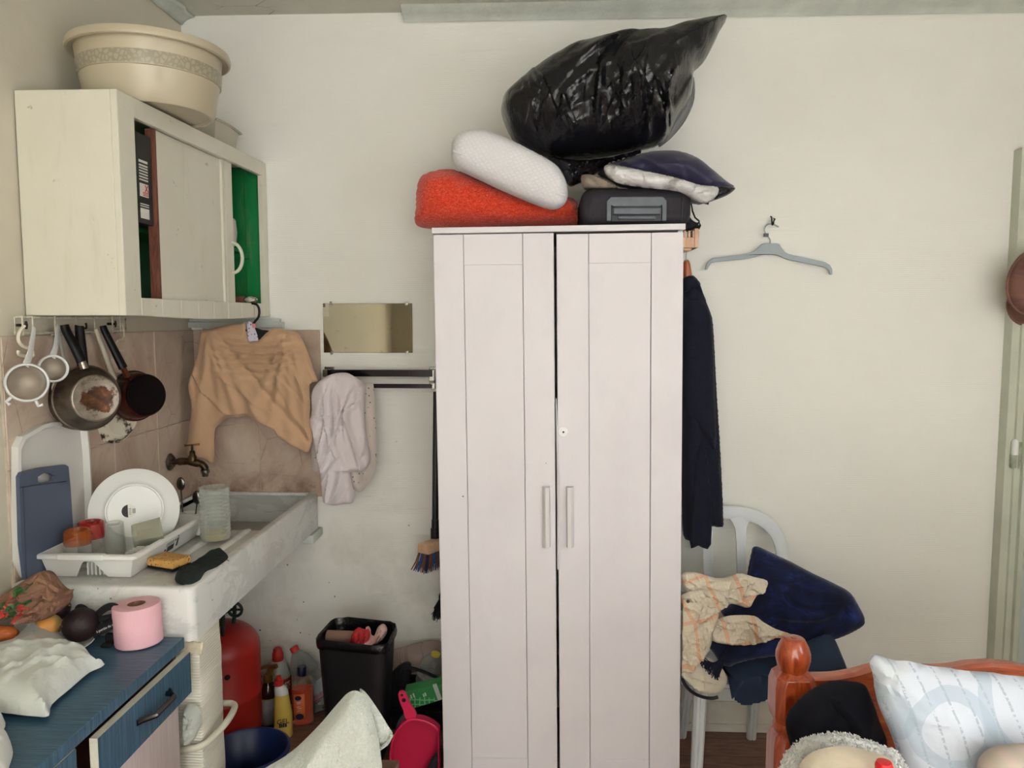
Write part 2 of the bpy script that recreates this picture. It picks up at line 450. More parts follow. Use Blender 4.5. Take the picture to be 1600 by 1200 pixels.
# tiled splash-back: back wall panel and left wall panel
def tiles(name, fr, u0, u1, z0, z1, cols, rows, gap=.0035, d=.009):
    O, U, W, N = fr
    g = MB(); g.prism([(u0, z0), (u1, z0), (u1, z1), (u0, z1)], fr, 0, d-.003); o = struct(name, g, m_grout, smooth=0)
    t = MB(); us = [u0]+cols+[u1]; zs = [z0]+rows+[z1]
    for a, b in zip(us[:-1], us[1:]):
        for c, e in zip(zs[:-1], zs[1:]):
            t.prism([(a+gap/2, c+gap/2), (b-gap/2, c+gap/2), (b-gap/2, e-gap/2), (a+gap/2, e-gap/2)], fr, 0, d)
    build(t, 'tile', m_tl, o, smooth=0, bevel=.0012, segs=1)
tiles('trim_3', frame_xz(YB), XL+.009, -.868, .92, 1.575, [-1.115], [1.255], d=.010)
tiles('trim_4', frame_yz(XL), 1.88, YB, .90, 1.575, [2.09, 2.365, 2.64], [1.23])
# ledge strip under the cabinet on the back wall
mb = MB(); mb.box(XL, PY(445, 505, YB).x, YB-.03, YB, 1.583, 1.606); mb.box(XL, PY(440, 505, YB).x, YB-.02, YB, 1.606, 1.618); struct('trim_5', mb, m_cornice, bevel=.002)
# skirting behind the wardrobe, right
mb = MB(); mb.box(-.36, 1.70, YB-.018, YB, 0, .115); mb.box(-.36, 1.70, YB-.03, YB, 0, .03); struct('baseboard_back', mb, m_trimw, bevel=.003)
# door frame and door at the right end of the back wall
x0 = 1.716
mb = MB(); P_ = [(0, 0), (0, .05), (.028, .05), (.031, .058), (.042, .058), (.045, .048), (.058, .048), (.062, .06), (.074, .066), (.084, .06), (.09, .03), (.095, 0)]
P2 = [(a, b) for a, b in P_]
mb.prism(P2, (V((x0, YB, 0)), V((1, 0, 0)), V((0, -1, 0)), V((0, 0, -1))), -2.232, 0)
mb.box(x0+.096, XR, YB-.055, YB, 2.14, 2.232)
struct('trim_6', mb, m_trim)
m_door = mat('pale_grey_door_paint', '#bcc4c2', .38, var=.05, vs=8, bump=.1, bs=25)
dx = x0+.096
mb = MB(); mb.box(dx, XR-.01, YB-.03, YB-.001, .01, 2.138)
dr = struct('door_1', mb, m_door, bevel=.002)
for k, (za, zb) in enumerate([(.16, .62), (.70, 1.12), (1.2, 2.05)]):
    mb = MB()
    for (a, b, c, d_) in ((dx+.075, XR-.08, za, za+.025), (dx+.075, XR-.08, zb-.025, zb), (dx+.075, dx+.1, za+.025, zb-.025), (XR-.105, XR-.08, za+.025, zb-.025)):
        mb.box(a, b, YB-.042, YB-.03, c, d_)
    build(mb, 'panel_moulding', m_door, dr, bevel=.004)
h = PY(1585, 712, YB-.06)
mb = MB(); mb.tube([(h.x, h.y, h.z+.004), (h.x, h.y, h.z+.05)], .0125, 14); mb.ball((h.x, h.y, h.z+.05), .0125, n=12)
hg = build(mb, 'hinge', mat('white_hinge_paint', '#e6e6e2', .25, var=.02), dr)
mb = MB(); mb.tube([(h.x-.003, h.y, h.z-.045), (h.x-.003, h.y, h.z+.003)], .011, 14); mb.box(h.x-.004, h.x+.03, h.y+.006, h.y+.03, h.z-.05, h.z+.05)
build(mb, 'hinge_pin', mat('worn_green_hinge_paint', '#9aa08a', .45, var=.2, vs=40), hg)
# ================================================================ WARDROBE AND WHAT LIES ON IT
def m_white_lacquer():
    t = NT('white_wardrobe_lacquer')
    g = t.noise(7, 4, .6, t.tc(scale=(14, 1, .7)))
    sm = t.math('MULTIPLY', t.ramp(t.noise(3.4, 6, .7, t.tc(scale=(1, 1, .6))), [(.5, 0.0), (.8, 1.0)]), .35)
    col = t.mix(sm, t.ramp(t.noise(1.3, 3), [(.3, '#d6d0d3'), (.7, '#dfd9dc')]), '#c0b7bc')
    sp = t.math('MULTIPLY', t.math('LESS_THAN', t.n('TexVoronoi', {'Vector': t.tc(), 'Scale': 14.0}).outputs['Distance'], .035), t.math('GREATER_THAN', t.noise(6, 2), .57))
    t.base(t.mix(sp, col, '#6b5d58')).p(rough=.42, spec=.4); return t.bump(g, .06, .002).m
m_ward = m_white_lacquer()
WC = V((.062, 2.40, 0)); ROLL = -.0115
ward = thing('wardrobe', 'tall white two-door wardrobe with slim bar handles and framed doors', 'wardrobe', WC, rot=(0, ROLL, 0))
wx, hw, hh = WC.x, .386, 1.903
mb = MB()
for (a, b) in ((-hw, -hw+.016), (hw-.016, hw)): mb.box(wx+a, wx+b, 2.42, 2.90, 0, hh-.018)
mb.box(wx-hw+.016, wx+hw-.016, 2.885, 2.90, .06, hh-.018); mb.box(wx-hw+.016, wx+hw-.016, 2.43, 2.885, .09, .106)
mb.box(wx-hw+.016, wx+hw-.016, 2.425, 2.44, 0, .09)
build(mb, 'carcass', m_ward, ward, smooth=0, bevel=.001, segs=1)
mb = MB(); mb.box(wx-hw-.003, wx+hw+.003, 2.392, 2.905, hh-.018, hh); build(mb, 'top_board', m_ward, ward, smooth=0, bevel=.0015)
m_dark = mat('dark_gap', '#1a1614', .9)
mb = MB(); mb.box(wx-.022, wx-.016, 2.45, 2.88, .11, 1.88); build(mb, 'divider', m_dark, ward, smooth=0)
m_hand = mat('pale_grey_handle_lacquer', '#cfcac9', .35, var=.02)
def ward_door(u0, u1, a, b, hx, top):
    z0, z1, zr, zb = .10, top, 1.787, .185
    mb = MB()
    mb.box(wx+u0, wx+a, 2.40, 2.42, z0, z1); mb.box(wx+b, wx+u1, 2.40, 2.42, z0, z1)
    mb.box(wx+a+.0012, wx+b-.0012, 2.4002, 2.42, zr, z1); mb.box(wx+a+.0012, wx+b-.0012, 2.4002, 2.42, z0, zb)
    mb.box(wx+a+.0012, wx+b-.0012, 2.4035, 2.418, zb-.005, zr+.005)
    d = build(mb, 'door', m_ward, ward, smooth=0, bevel=.0012, segs=1)
    zt, zz = 1.09, .895
    mb = MB(); mb.prism([(-.012, 0), (.012, 0), (.009, .022), (-.004, .022), (-.012, .012)] if hx < 0 else [(-.012, 0), (.012, 0), (.012, .012), (.004, .022), (-.009, .022)], (V((wx+hx, 2.40, zz)), V((1, 0, 0)), V((0, -1, 0)), V((0, 0, -1))), -(zt-zz), 0)
    build(mb, 'handle', m_hand, d, smooth=0, bevel=.0015)
    return d
ward_door(-hw, -.0125, -.293, -.108, -.041, 1.882)
rd = ward_door(-.004, hw-.002, .094, .287, .033, 1.878)
L = PY(880, 675, 2.4); L.x += .015
M = axisM((L.x, 2.40, L.z), (0, -1, 0))
mb = MB(); mb.lathe([(0, .003), (.0045, .003), (.005, .006), (.009, .006), (.0095, .0035), (.0145, .003), (.0165, 0)], 28, M)
lk = build(mb, 'lock', mat('white_lock_plastic', '#f0eeee', .25, var=.02), rd)
mb = MB(); mb.lathe([(0, .0035), (.003, .0035), (.003, .002), (0, .002)], 12, M); build(mb, 'keyhole', m_dark, lk)
# the bowed edge strip that has come loose between the doors
mb = MB(); rows = []
for i in range(30):
    z = 1.37 - (1.37-.822)*i/29; t = i/29; w = .0035+.0065*min(1, t*1.7); x = wx-.0105+.003*math.sin(t*2.6); y = 2.397-.004*t
    rows.append([V((x, y, z)), V((x+w*.5, y-.003, z)), V((x+w, y, z)), V((x+w*.5, y+.006, z))])
mb.grid(rows, closed_v=True); mb.f += [(0, 1, 2, 3), (116, 117, 118, 119)]
build(mb, 'edge_strip', m_ward, ward)

TOPZ = lambda x: hh - ROLL*(x-wx)*1.0 + .0005       # the top board runs slightly uphill to the right
# ---- orange chenille cushion
def m_chenille():
    t = NT('orange_chenille')
    v = t.n('TexVoronoi', {'Vector': t.tc(scale=(1, 1, 1.6)), 'Scale': 170.0}).outputs['Distance']
    n = t.noise(5, 4)
    col = t.ramp(t.noise(120, 4, .7, t.tc(scale=(1, 1, 2)), 1.2), [(.3, '#a8210f'), (.5, '#dd3f22'), (.72, '#f5755a')])
    t.base(col).p(rough=.9, spec=.15, sheen=.3); return t.bump(v, .8, .004).m
o = [(650, 330), (652, 295), (662, 275), (690, 266), (716, 267), (760, 285), (820, 300), (880, 306), (903, 316), (908, 332), (906, 352), (860, 356), (780, 357), (700, 358), (662, 356), (648, 348)]
mb = MB(); puff(mb, outl(o, 2.67, 4), frame_xz(2.68), .13, .15, .10, .009, fold=lambda x, z, d: .012*nz(x*7, z*9)+.005*nz(x*22, z*22, 3), zmin=None, power=2.4)
for p in mb.v: p.z = max(p.z, TOPZ(p.x)) if p.x > wx-hw-.003 else max(p.z, 1.895)
for p in mb.v: p.x = min(p.x, PY(908, 348, 2.45).x-.003)
build(mb, 'cushion', m_chenille(), label='orange-red chenille cushion lying at the left end of the wardrobe top', cat='cushion')
# ---- white quilted foam pillow
def m_quilt():
    t = NT('white_quilted_knit')
    v = t.n('TexVoronoi', {'Vector': t.tc(scale=(1, 1, 1.35), rot=(0, .45, 0)), 'Scale': 72.0, 'Randomness': .3}, feature='DISTANCE_TO_EDGE').outputs[0]
    h = t.ramp(v, [(0, 0.0), (.35, 1.0)])
    t.base(t.mix(h, '#dcd9db', '#e4e1e3')).p(rough=.85, spec=.15, sheen=.2); return t.bump(h, .3, .004).m
m_qu = m_quilt()
o = [(703, 233), (706, 214), (722, 202), (747, 198), (785, 209), (830, 231), (866, 251), (882, 272), (888, 298), (882, 317), (864, 325), (838, 318), (790, 298), (745, 277), (716, 262), (704, 248)]
mb = MB(); puff(mb, outl(o, 2.45, 4), frame_xz(2.49), .07, .24, .062, .007, fold=lambda x, z, d: .003*nz(x*10, z*10), power=2.3)
pil = build(mb, 'pillow', m_qu, label='white quilted foam pillow slanting on the orange cushion', cat='pillow')
sm = [PY(a, b, 2.424) for a, b in [(708, 236), (740, 248), (790, 268), (840, 289), (872, 303), (884, 305)]]
mb = MB(); mb.tube(spline(sm, 5, False), .0022, 6); build(mb, 'seam_piping', mat('white_piping', '#dcd9db', .8), pil)
# ---- black suitcase lying flat, its top end to the front
m_case = mat('black_suitcase_fabric', '#27232a', .75, var=.12, vs=40, bump=.15, bs=220, bd=.002)
m_cpl = mat('grey_suitcase_plastic', '#545860', .38, var=.12, vs=30)
m_blk = mat('black_plastic', '#1b191c', .4, var=.1)
p0, p1 = PY(908, 348, 2.45), PY(1083, 285, 2.45)
sc_ = thing('suitcase', 'black suitcase lying flat on the wardrobe with its grey handle end forward', 'suitcase', ((p0.x+p1.x)/2, 2.65, 1.912))
zb = TOPZ(p1.x)+.002
mb = MB(); mb.box(p0.x, p1.x, 2.452, 2.90, zb, 2.028); build(mb, 'shell', m_case, sc_, bevel=.035, segs=5)
for px in (923, 1066):
    q = PY(px, 320, 2.45); mb = MB()
    mb.tube([(q.x, 2.461, zb+.011), (q.x, 2.4505, zb+.036), (q.x, 2.4505, 1.99), (q.x, 2.461, 2.017)], .0022, 6); build(mb, 'piping', m_blk, sc_)
q0, q1 = PY(948, 350, 2.445), PY(1042, 307, 2.445)
fx = frame_xz(2.452)
mb = MB(); mb.prism([(q0.x, zb+.012), (q0.x, q1.z-.012), (q0.x+.012, q1.z), (q1.x-.012, q1.z), (q1.x, q1.z-.012), (q1.x, zb+.012), (q1.x-.014, zb+.012), (q1.x-.014, q1.z-.024), (q1.x-.02, q1.z-.03), (q0.x+.02, q1.z-.03), (q0.x+.014, q1.z-.024), (q0.x+.014, zb+.012)], fx, -.002, .007)
build(mb, 'handle_frame', m_cpl, sc_, bevel=.0015)
mb = MB(); mb.box(q0.x+.016, q1.x-.016, 2.447, 2.453, zb+.012, q1.z-.031); hb = build(mb, 'handle_recess', m_blk, sc_, smooth=0)
mb = MB(); mb.box(q0.x+.019, q1.x-.019, 2.434, 2.447, q1.z-.056, q1.z-.034); mb.box(q0.x+.034, q1.x-.034, 2.438, 2.447, zb+.016, q1.z-.058)
build(mb, 'grip', m_cpl, hb, bevel=.004, segs=3)
# ---- beige cloth crumpled on the suitcase
o = [(909, 272), (925, 270), (948, 277), (964, 287), (966, 296), (945, 297), (925, 295), (912, 291)]
mb = MB(); puff(mb, outl(o, 2.47, 4), frame_xz(2.50), .03, .06, .02, .005, fold=lambda x, z, d: .010*ridge(x*30+z*50, z*14)+.004*nz(x*60, z*60))
build(mb, 'cloth', mat('beige_cotton', '#8d8072', .85, var=.12), label='small beige cloth bunched up on the black suitcase', cat='cloth')
# ---- navy pillow, white underside wrapped in clear film
m_navy = mat('navy_satin_cotton', '#26223f', .55, var=.14, vs=9, sheen=.2, bump=.15, bs=14, bd=.01)
root = thing('pillow', 'navy blue pillow with a white film-wrapped underside on the suitcase', 'pillow', PY(1040, 310, 2.62))
o = [(934, 262), (955, 252), (1000, 238), (1030, 233), (1062, 234), (1090, 244), (1120, 268), (1140, 284), (1151, 291), (1142, 300), (1124, 309), (1100, 316), (1080, 310), (1062, 299), (1020, 293), (975, 288), (948, 276)]
cv_ = creases(4, 10, bb(o, 2.58), -25, 35, .010, .03, .12)
mb = MB(); puff(mb, outl(o, 2.58, 3), frame_xz(2.62), .13, .16, .085, .007, fold=lambda x, z, d: .010*nz(x*8, z*16)+cv_(x, z))
build(mb, 'cover', m_navy, root)
m_film = NT('white_filling_under_clear_film'); n_ = m_film.noise(9, 5, .6, m_film.tc(scale=(1, 1, 3)), 1.5)
m_film.base(m_film.ramp(n_, [(.3, '#b6b1b2'), (.6, '#dedbda')])).p(rough=.18, spec=.5, coat=.5, coatr=.1); m_film.bump(n_, .5, .02)
o = [(944, 262), (950, 256), (966, 257), (1010, 266), (1060, 277), (1095, 288), (1122, 291), (1122, 304), (1104, 316), (1082, 311), (1062, 299), (1015, 293), (972, 287), (950, 276)]
cw_ = creases(6, 22, bb(o, 2.465), 70, 60, .010, .014, .05)
mb = MB(); puff(mb, outl(o, 2.42, 3), frame_xz(2.430), .030, .014, .03, .005, fold=lambda x, z, d: cw_(x, z)+.004*nz(x*40, z*40))
build(mb, 'wrapped_underside', m_film.m, root)
o = [(1122, 292), (1151, 291), (1143, 301), (1126, 309), (1118, 309)]
mb = MB(); puff(mb, outl(o, 2.49, 3), frame_xz(2.51), .02, .02, .02, .004, fold=lambda x, z, d: .006*ridge(x*60+z*60, z*20))
build(mb, 'corner_gather', mat('black_film', '#16141b', .25, var=.2), root)
# ---- big black rubbish bag
def m_binbag():
    t = NT('black_polythene')
    a = t.noise(11, 5, .62, t.tc(scale=(1.5, 1, .55), rot=(0, .35, 0)), 1.8)
    b = t.n('TexVoronoi', {'Vector': t.tc(scale=(2.2, 1, .8), rot=(0, .25, 0)), 'Scale': 9.0}, feature='DISTANCE_TO_EDGE').outputs[0]
    t.base('#121115').p(rough=.2, spec=.5); t.bump(a, .3, .02); return t.m
m_bag = m_binbag()
bag = thing('rubbish_bag', 'big shiny black rubbish bag with a pointed corner on top of the wardrobe pile', 'bag', PY(930, 250, 2.66))
o = [(783, 176), (784, 160), (790, 146), (812, 126), (850, 96), (880, 78), (912, 66), (960, 58), (1000, 54), (1035, 47), (1060, 39), (1090, 33), (1134, 27), (1126, 46), (1114, 72), (1100, 96), (1084, 112), (1080, 150), (1060, 185), (1038, 220), (1000, 232), (950, 242), (905, 248), (868, 250), (840, 240), (810, 226), (794, 206)]
bc = PY(930, 150, 2.62)
def bagfold(x, z, d):
    u, w = (x-bc.x), (z-bc.z)
    k = math.exp(-((w+.06)/.10)**2)
    f = .012*k*ridge(u*13+w*3, w*2.2)
    f += .016*nz(u*5, w*5)+.007*nz(u*16, w*11, 2)
    f += .014*ridge(u*6-w*9, u*2-1)*math.exp(-((u-.22)/.16)**2)
    f += .02*math.exp(-((u*.55-w+.10)/.02)**2)*math.exp(-(u/.2)**2)*.6
    return f
sp_ = outl(o, 2.58, 3)
c1 = creases(5, 26, (bc.x-.22, bc.x+.22, bc.z-.17, bc.z+.02), 96, 26, .020, .030, .10); c2 = creases(8, 40, (bc.x-.24, bc.x+.24, bc.z-.19, bc.z+.0), 80, 50, .009, .014, .06); c3 = creases(9, 12, (bc.x-.05, bc.x+.32, bc.z-.02, bc.z+.20), 48, 22, .014, .05, .18)
mb = MB(); puff(mb, sp_, frame_xz(2.60), .20, .20, .16, .0055, fold=lambda x, z, d: bagfold(x, z, d)+c1(x, z)+c2(x, z)+c3(x, z))
build(mb, 'film_body', m_bag, bag)
o = [(855, 242), (900, 248), (950, 244), (985, 236), (1003, 232), (1000, 240), (985, 247), (955, 256), (930, 270), (905, 283), (890, 287), (880, 272), (868, 258)]
cn_ = creases(21, 40, bb(o, 2.5), 20, 60, .014, .012, .05)
mb = MB(); puff(mb, outl(o, 2.50, 3), frame_xz(2.53), .05, .10, .03, .0045, fold=lambda x, z, d: .012*ridge(x*22+z*18, z*25)+cn_(x, z))
build(mb, 'tied_neck', m_bag, bag)
o = [(1086, 118), (1087, 152), (1074, 184), (1056, 208), (1038, 224), (1030, 226), (1045, 190), (1066, 150), (1076, 120)]
mb = MB(); puff(mb, outl(o, 2.60, 3), frame_xz(2.62), .010, .012, .02, .006, fold=lambda x, z, d: .006*ridge(x*30, z*12))
build(mb, 'loose_film_edge', clear('smoky_film', '#77767a', .45, .2, .4), bag)
# ---- strap end under the navy pillow; black straps behind the wardrobe corner
mb = MB(); a = PY(1097, 314, 2.66); mb.tube([PY(x, y, 2.66) for x, y in [(1076, 306), (1088, 309), (1098, 315), (1107, 317), (1110, 314), (1104, 312), (1094, 312)]], .004, 8, flat=1.6)
m_web = mat('black_webbing', '#17161a', .8, var=.2, vs=60)
build(mb, 'strap', m_web, label='short black strap loop dangling under the navy pillow', cat='strap')
root = thing('strap_bundle', 'black webbing straps bunched above the wooden peg rack', 'strap', PY(1078, 352, 2.72))
o = [(1066, 340), (1076, 336), (1084, 344), (1092, 348), (1093, 356), (1088, 357), (1078, 360), (1066, 362)]
mb = MB(); puff(mb, outl(o, 2.70, 3), frame_xz(2.72), .03, .04, .012, .004, fold=lambda x, z, d: .008*ridge(x*60+z*30, z*40)); build(mb, 'folded_webbing', m_web, root)
mb = MB(); mb.tube([PY(x, y, 2.69) for x, y in [(1067, 332), (1073, 322), (1080, 318), (1082, 330), (1086, 340), (1092, 345)]], .0055, 8, flat=.5); build(mb, 'strap_loop', m_web, root)
mb = MB(); mb.tube([PY(x, y, 2.69) for x, y in [(1089, 352), (1093, 346), (1094, 352), (1091, 358)]], .004, 8); build(mb, 'strap_end', m_web, root)
# ---- small wooden peg rack fixed to the wardrobe side
def m_woodg(name, a, b, rough=.5, sc=(18, 18, 2), coat=0):
    t = NT(name); g = t.noise(4, 6, .6, t.tc(scale=sc), 1.2)
    t.base(t.ramp(g, [(.3, a), (.7, b)])).p(rough=rough, coat=coat, coatr=.12); return t.bump(g, .08, .002).m
m_beech = m_woodg('pale_beech', '#c79a78', '#e0bb9b')
m_or = m_woodg('varnished_orange_wood', '#8e4526', '#b9643a', .3)
xr = wx+hw+.024
root = thing('peg_rack', 'small pale wooden peg rack on the right side of the wardrobe', 'rack', (xr+.03, 2.70, 1.83))
a, b = PY(1091, 387, 2.68), PY(1091, 357, 2.68)
mb = MB(); mb.box(xr, a.x, 2.68, 2.80, a.z, a.z+.035); build(mb, 'slatted_tray', m_beech, root, smooth=0, bevel=.002)
mb = MB(); mb.box(a.x-.014, a.x, 2.676, 2.80, a.z, b.z); build(mb, 'end_board', m_beech, root, smooth=0, bevel=.002)
for i in range(4):
    x = xr+.004+i*.0145; mb = MB(); mb.box(x, x+.008, 2.682, 2.70, a.z+.035, a.z+.058); build(mb, 'peg', m_beech, root, smooth=0, bevel=.0015)
mb = MB(); mb.box(xr+.006, a.x-.02, 2.69, 2.79, a.z-.008, a.z); build(mb, 'batten', m_beech, root, smooth=0, bevel=.001)
# ---- dark navy coat on a wooden hanger
m_coat = mat('dark_navy_wool', '#191a26', .9, var=.18, vs=90, bump=.2, bs=420, bd=.002, spec=.15, sheen=.05)
root = thing('wooden_hanger', 'orange-brown wooden hanger holding the navy coat beside the wardrobe', 'hanger', PY(1074, 420, 2.74))
mb = MB(); mb.tube([PY(x, y, 2.73) for x, y in [(1069, 388), (1071, 384), (1074, 388), (1072, 398), (1072, 408)]], .0016, 8); build(mb, 'hook', mat('steel_wire', '#a9a7a2', .3, metal=1), root)
mb = MB(); puff(mb, outl([(1068, 410), (1073, 405), (1078, 409), (1081, 425), (1082, 440), (1070, 445), (1067, 430)], 2.74, 3), frame_xz(2.745), .02, .02, .012, .005); build(mb, 'shoulder_bar', m_or, root)
coat = thing('coat', 'dark navy coat hanging edge-on behind the wardrobe right side', 'coat', PY(1095, 850, 2.76))
o = [(1068, 437), (1075, 430), (1085, 430), (1095, 441), (1100, 458), (1108, 478), (1115, 500), (1118, 540), (1122, 620), (1127, 700), (1130, 760), (1132, 822), (1128, 824), (1121, 826), (1112, 823), (1112, 838), (1110, 850), (1100, 853), (1088, 852), (1077, 846), (1069, 838), (1067, 780), (1065, 700), (1064, 600), (1064, 500)]
def cf(x, z, d): return .012*ridge(x*26+z*1.2, z*1.1)+.006*nz(x*12, z*5)
mb = MB(); puff(mb, outl(o, 2.74, 2), frame_xz(2.76), .055, .06, .035, .008, fold=cf); build(mb, 'coat_body', m_coat, coat)
o = [(1069, 470), (1085, 462), (1102, 470), (1112, 492), (1116, 520), (1118, 580), (1120, 640), (1122, 690), (1116, 712), (1105, 690), (1085, 662), (1066, 634), (1065, 560), (1067, 510)]
mb = MB(); puff(mb, outl(o, 2.70, 3), frame_xz(2.72), .035, .03, .035, .008, fold=lambda x, z, d: .006*nz(x*10, z*8)+.004*ridge(x*10+z*8, 1)); build(mb, 'sleeve', m_coat, coat)
o = [(1067, 438), (1076, 431), (1086, 432), (1096, 446), (1100, 460), (1086, 452), (1070, 456)]
mb = MB(); puff(mb, outl(o, 2.69, 3), frame_xz(2.71), .02, .02, .012, .005); build(mb, 'collar', m_coat, coat)
o = [(1088, 710), (1104, 706), (1110, 760), (1112, 852), (1092, 854), (1078, 846)]
mb = MB(); puff(mb, outl(o, 2.69, 3), frame_xz(2.70), .012, .012, .012, .007); build(mb, 'front_flap', m_coat, coat)

# ================================================================ RIGHT HALF OF THE WALL
# grey plastic hanger on a double wall hook
k = [(410, 705), (418, 675), (432, 645), (468, 617), (600, 600), (700, 586), (762, 574), (800, 556), (830, 528), (856, 505), (872, 501), (974, 501), (992, 507), (1008, 535), (1030, 565), (1062, 584), (1110, 596), (1200, 615), (1340, 645), (1386, 668), (1405, 702), (1406, 746), (1386, 746), (1378, 712), (1352, 688), (1200, 656), (1060, 628), (985, 597), (930, 588), (885, 587), (840, 596), (770, 616), (700, 626), (600, 636), (492, 646), (458, 656), (440, 680), (427, 707)]
Zm = lambda l: [(1020+a*.2, 280+b*.2) for a, b in l]
m_hang = mat('grey_satin_plastic', '#9fa9ad', .45, var=.04)
root = thing('clothes_hanger', 'empty grey plastic clothes hanger on the cream wall', 'hanger', PY(1200, 400, YB-.02))
poly = [(p.x, p.y) for p in outl(Zm(k), YB-.03, 1, False)]
mb = MB(); mb.prism(poly, frame_xz(YB-.018), 0, .010); build(mb, 'shoulder_bar', m_hang, root, bevel=.002)
mb = MB(); mb.tube(spline([PY(a, b, YB-.025) for a, b in Zm([(918, 505), (916, 475), (905, 455), (888, 435), (875, 412), (872, 390), (880, 368), (900, 352), (925, 348), (950, 356), (982, 373)])], 4, False), .0028, 8)
build(mb, 'hook', m_hang, root)
mb = MB(); c = PY(*Zm([(888, 437)])[0], YB-.025); mb.box(c.x-.010, c.x+.007, c.y-.005, c.y+.005, c.z-.006, c.z+.006, None); build(mb, 'size_clip', mat('dark_size_clip', '#4a5458', .4), root, bevel=.001)
root = thing('wall_hook', 'small dark double wall hook above the grey hanger', 'hook', PY(1206, 345, YB))
mh = mat('dark_bronze', '#2c2622', .4, metal=.6)
for a, b in (((921, 292), (930, 352)), ((946, 308), (934, 354))):
    p, q = PY(*Zm([a])[0], YB), PY(*Zm([b])[0], YB-.03)
    mb = MB(); mb.tube(spline([(p.x, YB, p.z), (p.x, YB-.012, p.z-.004), ((p.x+q.x)/2, YB-.022, (p.z+q.z)/2), (q.x, YB-.034, q.z-.002), (q.x+.002, YB-.042, q.z+.006)], 4, False), .0028, 8); build(mb, 'prong', mh, root)
# two brown caps hanging on the door frame
def m_cap():
    t = NT('brown_felt'); g = t.noise(7, 5, .65, t.tc(scale=(1, 1, 3)), 1.0)
    t.base(t.ramp(g, [(.3, '#4e2c22'), (.7, '#7c4f3e')])).p(rough=.65, sheen=.2); return t.bump(g, .1, .004).m
m_c = m_cap()
for lab, (px, py), rx, rz, yy in (('brown rounded cap hanging at the door frame, upper of the two', (1615, 440), .085, .112, YB-.14), ('brown rounded cap hanging at the door frame, half under the other', (1608, 475), .072, .075, YB-.055)):
    c = PY(px, py, yy); root = thing('cap', lab, 'cap', (c.x, c.y, c.z), 'caps at the door frame')
    M = Matrix.Rotation(R(12), 3, 'Y')
    mb = MB(); mb.ball((c.x, c.y, c.z), rx, .034, rz, 28, M, fn=lambda d: 1+.03*nz(d.x*2, d.z*2)); build(mb, 'crown', m_c, root)
    mb = MB(); mb.tube([V((c.x, c.y, c.z))+M@V((rx*1.01*math.cos(q), .004, rz*1.01*math.sin(q))) for q in [i*2*math.pi/36 for i in range(36)]], .006, 8, closed=True); build(mb, 'rim', m_c, root)
# ================================================================ WALL CABINET, LEFT, AND WHAT STANDS ON AND IN IT
def m_oldpaint(name, a, b, chip='#7a5a48', amt=.55, edge=.0):
    t = NT(name)
    col = t.ramp(t.noise(2.4, 5, .6), [(.3, a), (.7, b)])
    ch = t.math('MULTIPLY', t.ramp(t.noise(17, 6, .7), [(.66, 0.0), (.70, 1.0)]), amt)
    st = t.math('MULTIPLY', t.ramp(t.noise(5, 5, .7, t.tc(scale=(3, 3, .6))), [(.55, 0.0), (.8, 1.0)]), .3)
    col = t.mix(st, col, '#b3a78c'); col = t.mix(ch, col, chip)
    t.base(col).p(rough=.4, spec=.4); t.bump(t.noise(14, 5, .6), .16, .008); t.bump(ch, -.3, .002); return t.m
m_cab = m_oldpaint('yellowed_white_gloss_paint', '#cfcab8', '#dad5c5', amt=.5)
m_green = m_oldpaint('old_green_paint', '#0c6231', '#137a40', '#06200f', .75)
m_brw = m_woodg('bare_brown_wood', '#54281d', '#83503c', .7, (20, 20, 3))
Y0, Y1, CZ0, CZ1 = 1.985, 2.945, 1.627, 2.207
def CX(y): return -1.100 + .038*(y-Y0)/(Y1-Y0)
def slabX(mb, ya, yb, za, zb, d0, d1):
    """board along the cabinet front between depths d0 (front) and d1 behind the front face"""
    A, B = CX(ya), CX(yb)
    return mb.hexa([(A-d1, ya, za), (A-d0, ya, za), (B-d0, yb, za), (B-d1, yb, za), (A-d1, ya, zb), (A-d0, ya, zb), (B-d0, yb, zb), (B-d1, yb, zb)])
cab = thing('wall_cabinet', 'old cream painted wall cabinet with a sliding door standing part open and green inside', 'cabinet', (-1.23, 2.45, CZ0))
XW = XL+.004
mb = MB(); mb.box(XW, CX(Y0)-.0182, Y0, Y0+.018, CZ0, CZ1); build(mb, 'side_panel', m_cab, cab, bevel=.002)
mb = MB(); mb.hexa([(XW, Y0+.018, CZ1-.018), (CX(Y0)-.002, Y0+.018, CZ1-.018), (CX(Y1)-.002, Y1, CZ1-.018), (XW, Y1, CZ1-.018), (XW, Y0+.018, CZ1), (CX(Y0)-.002, Y0+.018, CZ1), (CX(Y1)-.002, Y1, CZ1), (XW, Y1, CZ1)])
build(mb, 'top_panel', m_cab, cab, smooth=0)
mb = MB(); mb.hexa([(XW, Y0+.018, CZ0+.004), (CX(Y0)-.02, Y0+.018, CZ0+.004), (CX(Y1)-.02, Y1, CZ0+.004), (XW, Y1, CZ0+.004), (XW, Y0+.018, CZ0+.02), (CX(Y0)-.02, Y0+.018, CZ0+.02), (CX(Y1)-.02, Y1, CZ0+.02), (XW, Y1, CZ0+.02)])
build(mb, 'bottom_panel', m_oldpaint('darker_underside_paint', '#a3977f', '#b5aa92'), cab, smooth=0)  # underside in a darker tone than the cabinet's other panels
mb = MB(); mb.box(XW, XW+.006, Y0+.018, Y1, CZ0+.02, CZ1-.018); mb.box(XW+.006, CX(Y1)-.02, Y1-.016, Y1, CZ0+.02, CZ1-.018)
mb.box(XW+.02, CX(Y1)-.03, Y1-.024, Y1-.016, CZ0+.02, CZ1-.018)
mb.box(CX(Y1)-.075, CX(Y1)-.02, Y1-.03, Y1-.016, CZ0+.02, CZ1-.018)
